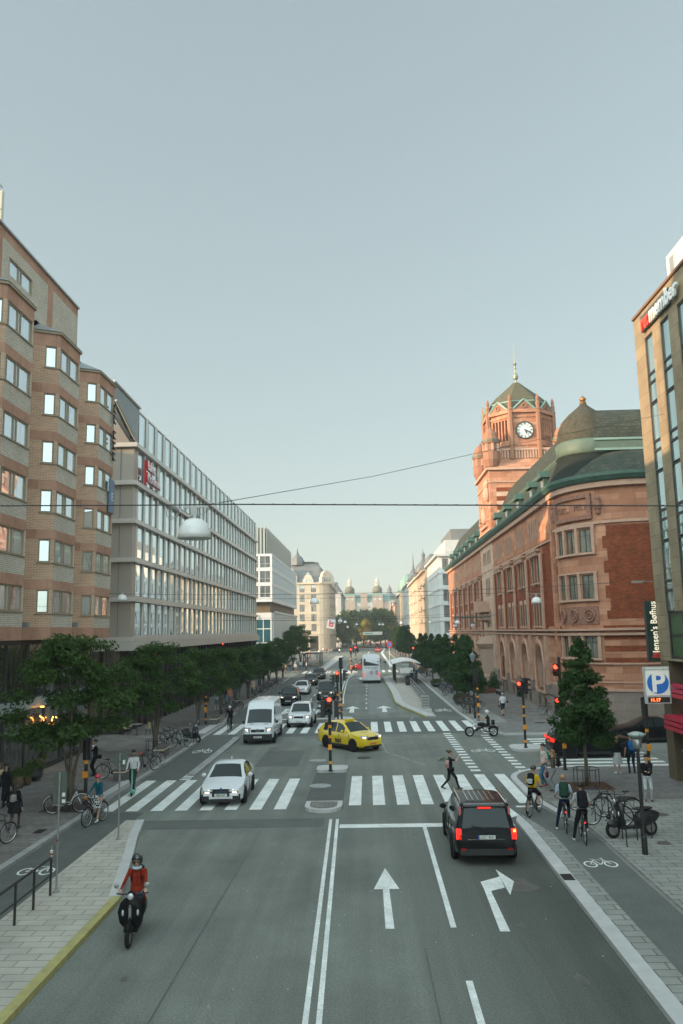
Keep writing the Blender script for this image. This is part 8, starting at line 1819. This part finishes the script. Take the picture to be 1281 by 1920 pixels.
# --- scooter rider in the foreground
vr=gp(251,1757); VX_,VY_=vr.x,vr.y
rzv=PI+.10
vs=scooter('shiny black classic motor scooter under the rider in a rust red coat',(VX_,VY_),rzv,pBlack,False,0.,True,lean=0.)
P_=person('person in a rust red coat, black helmet and sunglasses riding the black motor scooter',(VX_,VY_,0),rzv,1.74,top=rust,bot=dkj,shoe=brn and shoeB,feet=((-.15,.12,.33),(.15,.12,.33)),hands=((-.30,.25,1.06),(.30,.25,1.06)),hip=.90,hipy=-.36,lean=6,detail=2,helmet=None,glasses=True,hair=None,head=(0,-.15),elbow=(0,-.6,-1),knee=(0,1,.4))
hc=t_info[P_.name][3]; m=MB(); m.ell((0,0,0),(.135,.15,.14),18,0,10); m.v=[(x,y,z_ if y<.05 else max(z_,.02)) for x,y,z_ in m.v]; m.build('helmet',M('helmet_black',(.012,.014,.016),.12,coat=.8),P_,True,hc+Vector((0,-.02,.045)))
m=MB(); m.box(-.11,.11,.09,.15,.015,.045); m.build('helmet_peak',mat('helmet_black'),P_,False,hc+Vector((0,-.02,.045)))
m=MB(); m.lathe([(.21,.72),(.2,.80),(.165,.95),(.15,1.05)],(0,-.33,0),18,0,'z',0,.95); m.build('coat_hem',rust,P_,True)
m=MB(); m.torus((0,0,0),.085,.035,16,6,0,'z'); m.build('scarf',lblue,P_,True,hc+Vector((0,-.02,-.135)))
backpack(P_,'black backpack worn by the rust coated scooter rider',blk)
# --- e-scooter rider
ex,ey,_=at(249,1490,0); er=PI+.15
t=thing('electric_scooter','mint green electric kick scooter ridden by a man in a white shirt','scooter',(ex,ey,0),er); mint=M('mint_paint',(.10,.50,.36),.4)
m=MB(); m.box(-.09,.09,-.5,.35,.10,.16); m.build('deck',mint,t); m=MB(); m.tube([(0,.42,.14),(0,.36,.6),(0,.30,1.12)],.03,8); m.build('stem',mint,t); m=MB(); m.tube([(-.26,.28,1.13),(.26,.28,1.13)],.015,6); m.build('handlebar',trimB,t)
for y in (.45,-.52): m=MB(); m.torus((0,0,0),.085,.03,18,6,0,'x'); m.build('wheel',tyreM,t,True,(0,y,.115))
m=MB(); m.ell((0,-.52,.22),(.05,.14,.04),8); m.ell((0,.47,.22),(.05,.1,.05),8); m.build('mudguard',mint,t,True)
person('man in a white shirt and dark trousers with sunglasses riding the mint green kick scooter',(ex,ey,0),er,1.78,top=wht,bot=cloth('charcoal_cloth',(.04,.045,.04)),shoe=shoeW,hair=hairK,beard=True,glasses=True,feet=((-.05,.10,.16),(.05,-.18,.16)),hands=((-.24,.24,1.10),(.24,.24,1.10)),hip=1.02,hipy=-.10,lean=0,detail=2,elbow=(0,-.8,-.8))
# --- cyclist in red helmet
def rider(label,blabel,px,py,rz,frame,top,bot,**kw):
    x,y,z=at(px,py,0); bk={k:kw.pop(k) for k in ('basket','step','rearlight','steer','blean') if k in kw}; bl=bk.pop('blean',0.)
    bicycle(blabel,(x,y),rz,frame,None,bk.get('steer',0.),bl,basket=bk.get('basket',False),step=bk.get('step',False),rearlight=bk.get('rearlight',False))
    d=dict(hip=1.0,hipy=-.27,lean=22,feet=((-.12,.03,.06),(.12,-.13,.38)),hands=((-.28,.24,1.02),(.28,.24,1.02)),elbow=(0,-.4,-1),knee=(0,1,.5)); d.update(kw)
    return person(label,(x,y,0),rz,top=top,bot=bot,**d)
rider('woman cyclist in a red helmet, teal vest and checked skirt on the left','dark bicycle with a front basket ridden by the red helmet cyclist',178,1545,PI-.25,fB,teal_,greyc,basket=True,step=True,shoe=shoeW,helmet=M('red_helmet',(.45,.03,.05),.3),hair=None,female=True,glasses=True,head=(.35,0),detail=1,lean=10,legs='bare',skirt=(checker,1.04,.62,.15,.27),h=1.68)
C.objects[-1]
p_=rider('cyclist in a yellow T-shirt and dark helmet stopped at the zebra crossing','black road bicycle under the yellow shirted cyclist',1003,1527,-.55,fB,yel,blk,rearlight=False,legs='short',sleeve='short',helmet=M('dark_helmet',(.04,.035,.035),.3),hair=hairB and None,feet=((-.28,-.05,0),(.13,-.05,.3)),hip=.92,hipy=-.12,lean=16,h=1.76,shoe=shoeB)
backpack(p_,'black and white printed roll top backpack on the yellow shirted cyclist',blk,M('white_print',(.55,.55,.55),.6,col2=(.02,.02,.02),vs=14.),w=.28,hh=.44)
p_=rider('fair haired cyclist in a grey T-shirt waiting in the right bike lane','black bicycle under the cyclist with the green backpack',1061,1555,-.18,fB,lblue,navy,rearlight=True,sleeve='short',hair=hairG,shoe=shoeW,feet=((-.28,-.03,0),(.13,-.05,.3)),hip=.93,hipy=-.12,lean=14,h=1.82)
backpack(p_,'large dark green backpack on the waiting cyclist in the grey T-shirt',grn,None,.32,.5,.2)
p_=rider('dark haired cyclist in a pale shirt waiting in the right bike lane','black bicycle with a red tail light under the cyclist with the black backpack',1094,1576,-.12,fB,paleg,blk,rearlight=True,sleeve='short',hair=hairK,shoe=shoeW,feet=((-.28,-.03,0),(.13,-.05,.3)),hip=.93,hipy=-.12,lean=10,h=1.82)
backpack(p_,'large black backpack on the waiting cyclist in the pale shirt',blk,None,.32,.52,.2)
rider('cyclist in black with a white helmet riding towards the second left crossing','black bicycle under the white helmet cyclist at the second crossing',431,1371,PI,fB,blk,blk,helmet=M('white_helmet',(.6,.6,.6),.4),hair=None,detail=0)
rider('cyclist in a white shirt riding towards the viewer at the far left crossing','bicycle under the white shirted cyclist at the far left crossing',554,1262,PI,fB,wht,khaki,helmet=mat('white_helmet'),hair=None,detail=0)
rider('cyclist in a blue jersey riding away in the right bike lane','bicycle under the blue jersey cyclist in the right bike lane',781,1276,0,fB,bluec,navy,detail=0,hair=hairB)
# --- left pavement
p_=person('woman in a long black dress with sunglasses walking towards the viewer at the left edge',at(10,1512),PI-.2,1.70,top=blk,bot=blk,skirt=(blk,1.0,.25,.15,.2),female=True,hair=hairK,hairlen=1.6,glasses=True,**walk)
q=at(3,1490); bag(q[0]+.05,q[1]-.2,K+1.0,1.2,'beige shoulder bag of the woman in the long black dress',beigec)
p_=person('woman in a black jacket and skirt with dark tights walking away at the left',at(26,1556),.1,1.66,top=blk,bot=M('dark_tights',(.09,.05,.04),.6),female=True,hair=hairK,hairlen=1.8,skirt=(blk,1.12,.62,.17,.26),shoe=shoeB,**walk2)
backpack(p_,'small floral backpack of the woman in the black jacket',M('floral_print',(.4,.38,.33),.7,col2=(.04,.035,.03),vs=22.),None,.24,.28,.12,.28)
person('person in black clothes standing with a hand raised to the face behind the left post',at(178,1455),PI*.9-1.1,1.76,top=blk,bot=blk,hair=hairK,hands=((-.1,.22,1.42),(.2,.2,1.05)))
bag(at(178,1455)[0]+.25,at(178,1455)[1]-.1,K+.95,.3,'small dark bag held by the person in black behind the left post',blk,.2,.2,.08)
person('person in white top and pale jeans standing behind the left post',at(168,1453),.6,1.72,top=wht,bot=cloth('pale_denim',(.2,.27,.3)),hair=hairK,hairlen=1.)
gC='people on the left pavement beyond the second crossing'
G1=[((387,1339),'person in a dark top and khaki trousers with white shoes beyond the second crossing, leftmost',brn,khaki,0,{'shoe':shoeW}),((406,1331),'person in a pale blue shirt and grey shorts beyond the second crossing',lblue,greyc,0,{'legs':'short','shoe':shoeW}),((421,1323),'person in a dark jacket and jeans beyond the second crossing, beside the orange coat',blk,jean,PI,{}),((430,1314),'woman in a peach orange coat walking on the left pavement',orc,jean,0,{'coat':(orc,1.05,.45,.17,.27),'female':True,'hairlen':1.}),((441,1314),'person in a brown jacket walking away under the left trees',brn,blk,0,{}),
((447,1309),'person in a dark blue top walking under the left trees behind the brown jacket',navy,jean,0,{}),((475,1302),'person in a light beige coat near the bicycles on the left',beigec,blk,PI,{'coat':(beigec,1.05,.5,.17,.26)}),((494,1283),'person in dark green clothes walking beside the long bicycle rack',grn,blk,0,{}),((466,1292),'person in a pale shirt walking behind the left trees',paleg,navy,PI,{}),((486,1279),'person in black beyond the long bicycle rack',blk,blk,0,{})]
for q,l,tp,bt,r,kw in G1: person(l,at(*q),r,1.74,top=tp,bot=bt,detail=0,group=gC,**{**(walk if len(l)%2 else walk2),**kw})
# --- junction
p_=person('woman in black with a hair bun striding over the zebra crossing, hand raised',(gp(845,1480).x,gp(845,1480).y,0.01),-PI/2+.1,1.68,top=blk,bot=blk,shoe=brn,hair=hairB,bun=True,female=True,sleeve='short',detail=2,lean=3,head=(-.1,0),feet=((-.06,-.36,.04),(.07,.36,.0)),heel=(.5,-.1),hands=((-.22,.0,.9),(.12,.38,1.42)),hip=.87)
bx,by,bz=p_.location
bag(bx-.12,by-.22,bz+1.1,.2,'white and red tote bag with green leaves on the shoulder of the crossing woman',M('tote_print',(.5,.47,.43),.8,col2=(.4,.05,.05),vs=7.),.16,.36,.12,'tote_bag',.15)
bag(bx+.02,by-.24,bz+.88,.1,'black handbag at the hip of the crossing woman',blk,.3,.2,.1)
t=thing('leafy_twig','green twig sticking out of the tote bag of the crossing woman','plant',(bx-.3,by-.2,bz+1.28)); link('leaves',leaves('leaves',[(-.08,0,0),(0,0,.03)],[(.16,.08,.08)]*2,80,.035,leafC,.3,4),t)
mc=gp(905,1381); mr=PI/2
t=thing('motorcycle','chrome chopper motorcycle with a long raked fork turning right at the corner','motorcycle',(mc.x,mc.y,0),mr-.03)
for y in (.83,-.72):
    m=MB(); m.torus((0,0,0),.27,.055,26,8,0,'x'); w=m.build('wheel',tyreM,t,True,(0,y,.325)); m=MB(); m.torus((0,0,0),.215,.014,24,5,0,'x'); m.lathe([(.06,-.06),(.06,.06)],(0,0,0),12,0,'x')
    for q in range(12): a=2*PI*q/12; m.tube([(0,.03*math.cos(a),.03*math.sin(a)),(0,.21*math.cos(a),.21*math.sin(a))],.007,4)
    m.build('rim',chrome,w)
m=MB()
for s in (-1,1): m.tube([(s*.09,.83,.325),(s*.09,.36,.98)],.022,7)
m.build('fork',chrome,t,True); m=MB(); m.ell((0,.05,.78),(.15,.27,.13),14,0,8); m.build('fuel_tank',pBlack,t,True); m=MB(); m.tube([(-.34,.02,1.12),(-.2,.25,1.14),(0,.34,1.03),(.2,.25,1.14),(.34,.02,1.12)],.015,7); m.build('handlebar',chrome,t,True)
m=MB(); m.ell((0,.03,.42),(.14,.2,.17),12,0,6); m.tube([(0,.0,.4),(0,.12,.68)],.07,9); m.tube([(0,.05,.4),(0,-.12,.66)],.07,9); m.tube([(0,-.3,.4),(0,.2,.35)],.08,8); m.build('engine',chrome,t,True); m=MB(); m.tube([(.15,.15,.35),(.18,-.2,.25),(.18,-.85,.30)],.04,8); m.tube([(-.15,.15,.35),(-.18,-.2,.25),(-.18,-.85,.30)],.04,8); m.build('exhaust',chrome,t,True)
m=MB(); m.ell((0,-.38,.66),(.16,.26,.06),12); m.build('seat',leather,t,True); m=MB(); m.tube([(0,-.72+.34*math.cos(a),.325+.34*math.sin(a)) for a in [rad(20+i*14) for i in range(11)]],.05,6); m.build('rear_fender',pBlack,t,True); m=MB(); m.ell((0,.46,.98),(.085,.08,.085),12); m.build('headlight',chrome,t,True); m=MB(); m.ell((0,-1.06,.62),(.04,.04,.04),8); m.build('tail_light',tailOff,t,True); m=MB(); m.tube([(0,.3,.85),(0,.2,.4),(0,-.3,.3),(0,-.72,.33)],.03,6); m.tube([(0,.3,.85),(0,-.3,.6)],.03,6); m.build('frame',pBlack,t,True)
p_=person('motorcyclist in a black T-shirt and white helmet riding the chrome chopper',(mc.x,mc.y,0),mr-.03,1.76,top=blk,bot=blk,sleeve='short',helmet=mat('white_helmet'),hair=None,feet=((-.24,.42,.33),(.24,.42,.33)),hands=((-.34,.02,1.12),(.34,.02,1.12)),hip=.80,hipy=-.40,lean=4,detail=1,elbow=(0,-.5,-1),knee=(0,.6,1))
m=MB(); m.ell((0,-.0,0),(.13,.14,.14),14,0,8); m.build('helmet_shell',mat('white_helmet'),p_,True,t_info[p_.name][3]+Vector((0,-.02,.03)))
bag(mc.x+.72,mc.y,.9,0,'black bag strapped behind the chopper rider',blk,.2,.3,.28,'luggage_bag',0.)
# white scooter rider waiting at the far stop line
wx,wy,_=at(603,1345,0); sc_=scooter('white motor scooter facing the viewer at the far stop line between the cars',(wx,wy+.6),PI,pWhite,True); person('rider in black with a dark helmet on the white motor scooter',(wx,wy+.6,0),PI,1.76,top=blk,bot=blk,feet=((-.3,.05,0),(.3,.05,0)),hands=((-.32,.26,1.06),(.32,.26,1.06)),hip=.88,hipy=-.36,lean=5,detail=0,helmet=mat('helmet_black'),hair=None,elbow=(0,-.5,-1))
# parked scooters
a,b=gp(1150,1572,K),gp(1226,1566,K); c=(a+b)/2; dv=Vector((a.x-b.x,a.y-b.y)); scooter('parked black motor scooter with wide mirrors beside the right lamp post, facing left',(c.x,c.y),math.atan2(-dv.x,dv.y),fB,False,K,s=1.08,lean=.12)
c=gp(360,1391,K); scooter('parked black motor scooter at the kerb beside the bicycles below the second left crossing',(c.x,c.y),PI+.9,fB,False,K,lean=.1)
# --- right side people
p_=person('man in a pale pink T-shirt and blue jeans waiting at the right kerb, looking left',at(1022,1474),PI/2+.2,1.80,top=pinkw,bot=jean,sleeve='short',hair=hairK,shoe=shoeR,feet=((-.10,.12,0),(.09,-.12,0)),hands=((-.2,.14,.95),(.24,.06,.9)))
backpack(p_,'bright green strapped bag on the back of the man in the pink T-shirt',cloth('bright_green_cloth',(.03,.3,.12)),blk,.2,.34,.1)
p_=person('woman with long reddish hair in a brown jacket waiting at the right kerb',at(1040,1483),PI/2-.3,1.68,top=brn,bot=greyc,female=True,hair=M('red_hair',(.25,.10,.04),.6),hairlen=2.0,hands=((-.12,.26,1.08),(.14,.24,1.02)))
backpack(p_,'black backpack on the red haired woman in the brown jacket',blk); q=at(1031,1480); bag(q[0]-.1,q[1]-.1,K+.62,1.2,'dark red handbag held by the red haired woman',cloth('wine_leather',(.12,.012,.02)),.26,.24,.1)
p_=person('person in a black top and grey skirt seen from behind at the side street crossing',at(1160,1451),.1,1.68,top=blk,bot=skinM,legs='bare',shoe=shoeW,hair=hairG,hairlen=1.,female=True,skirt=(paleg,.98,.48,.15,.25))
p_=person('man in a dark T-shirt and dark jeans seen from behind waiting at the side street',at(1186,1450),-.1,1.80,top=navy,bot=dkj,sleeve='short',hair=hairB)
backpack(p_,'bright blue backpack on the man waiting at the side street',bluec,None,.3,.46,.18)
p_=person('man in a black jacket and light torn jeans looking at his phone',at(1217,1502),PI-.2,1.76,top=blk,bot=paleg,shoe=blk and brn,hair=hairK,head=(0,-.5),hands=((-.06,.26,1.12),(.10,.24,1.14)),detail=2)
q=at(1217,1502); t=thing('mobile_phone','dark mobile phone in the hands of the man in torn jeans','phone',(q[0]+.0,q[1]-.33,K+1.24),0); m=MB(); m.box(-.035,.035,-.006,.006,-.07,.07); m.build('phone_body',trimB,t); t.rotation_euler=(rad(-35),0,0)
person('older man in a white T-shirt and dark shorts walking away on the right pavement',at(944,1342),.05,1.78,top=wht,bot=navy,legs='short',sleeve='short',hair=hairW,shoe=brn,**walk2); q=at(950,1338); bag(q[0]+.12,q[1],K+.95,1.4,'dark shoulder bag of the older man in the white T-shirt',blk,.26,.22,.1); q=at(938,1338); bag(q[0]-.05,q[1],K+.62,1.2,'dark jacket bundle carried by the older man in the white T-shirt',navy,.2,.24,.12)
p_=person('person in beige trousers and jacket walking along the post building wall behind the maple',at(1143,1367),-PI/2+.2,1.72,top=beigec,bot=beigec,hair=hairK,shoe=shoeW,detail=0,feet=((-.08,-.33,.05),(.08,.33,0)),heel=(.5,0))
backpack(p_,'black backpack on the person in beige at the post building wall',blk)
person('person in a long dark coat standing at the bus stop island railing',at(772,1283),.1,1.75,top=navy,bot=blk,coat=(navy,1.1,.4,.18,.24),hair=hairK,detail=0)
G2=[((844,1288),'person in white and black by the dense bicycle parking on the right',wht,blk,PI,{}),((854,1290),'person in a turquoise top walking behind the maples on the right',bluec,jean,0,{}),((868,1287),'person in dark clothes walking behind the maples on the right',blk,blk,0,{}),((790,1256),'person in a white top far along the right pavement',wht,greyc,0,{}),((722,1254),'person in grey green standing on a kick scooter right of the coach',grn,greyc,0,{}),((758,1270),'person sitting-height figure in red and white waiting in the bus shelter',redc,wht,PI/2,{'hip':.6,'feet':((-.1,.35,0),(.1,.35,0))})]
for q,l,tp,bt,r,kw in G2: person(l.replace('sitting-height figure','seated'),at(*q),r,1.74,top=tp,bot=bt,detail=0,group='people farther along the right pavement',**{**(walk if 'hip' not in kw else {}),**kw})
G3=[((564,1257),'person in a pale top walking at the far left crossing, left of the pair',paleg,jean,0,{}),((575,1258),'person in a white shirt and black trousers walking at the far left crossing',wht,blk,PI/2,{}),((542,1262),'person in dark clothes at the far left crossing corner',blk,jean,0,{}),((577,1244),'person in a red top beyond the far left crossing',redc,blk,0,{})]
for q,l,tp,bt,r,kw in G3: person(l,at(*q),r,1.74,top=tp,bot=bt,detail=0,group='people around the far left crossing',**{**walk,**kw})
# distant pedestrians share three bodies
base=[o for o in bpy.data.objects if o.get('category')=='person' and o.get('group')=='people around the far left crossing']
crowd=[(i,x,y) for i,(x,y) in enumerate([(602,1226),(606,1224),(609,1226),(613,1225),(618,1227),(622,1226),(626,1227),(630,1222),(634,1217),(636,1220),(639,1214),(641,1216),(645,1212),(637,1226),(571,1238),(582,1236),(592,1232),(598,1229)])]
for i,x,y in crowd:
    p=gp(x,y,K); dup(base[i%4],(p.x,p.y,K),rng.uniform(0,6),'one of the small distant people crowded before the cream corner building','crowd before the cream corner building')
for i,(x,y) in enumerate([(664,1212),(669,1209),(678,1211),(704,1208),(709,1207),(738,1214),(742,1218),(748,1222)]):
    p=gp(x,y,0.01); dup(base[i%4],(p.x,p.y,0.01),rng.uniform(0,6),'one of the tiny distant people crossing far down the street','people far down the street')
# kiosk frames at the far left corner
t=thing('kiosk','dark open framed kiosk on the far left corner before the cream building','kiosk',(gp(592,1246).x,168,K)); m=MB()
for x in (-1.6,1.6):
    for y in (-5,0,5): m.box(x-.08,x+.08,y-.08,y+.08,0,2.5)
m.box(-1.7,1.7,-5.2,5.2,2.5,2.65); m.box(-1.6,-1.55,-5,5,.2,1.); m.build('frame',black,t)
# ================================================================== AIR
HAZE=.00042
hz=MB(); hz.box(-810,810,-210,1010,-1.2,62); ho=hz.build('haze',[bpy.data.materials.new('haze_air')]); tag(ho,kind='stuff')
hm=bpy.data.materials['haze_air']; hm.use_nodes=True; ht=hm.node_tree; ht.nodes.clear(); ou=ht.nodes.new('ShaderNodeOutputMaterial'); pv=ht.nodes.new('ShaderNodeVolumePrincipled'); pv.inputs['Color'].default_value=(.93,.96,1,1); pv.inputs['Density'].default_value=HAZE; ht.links.new(pv.outputs[0],ou.inputs['Volume'])
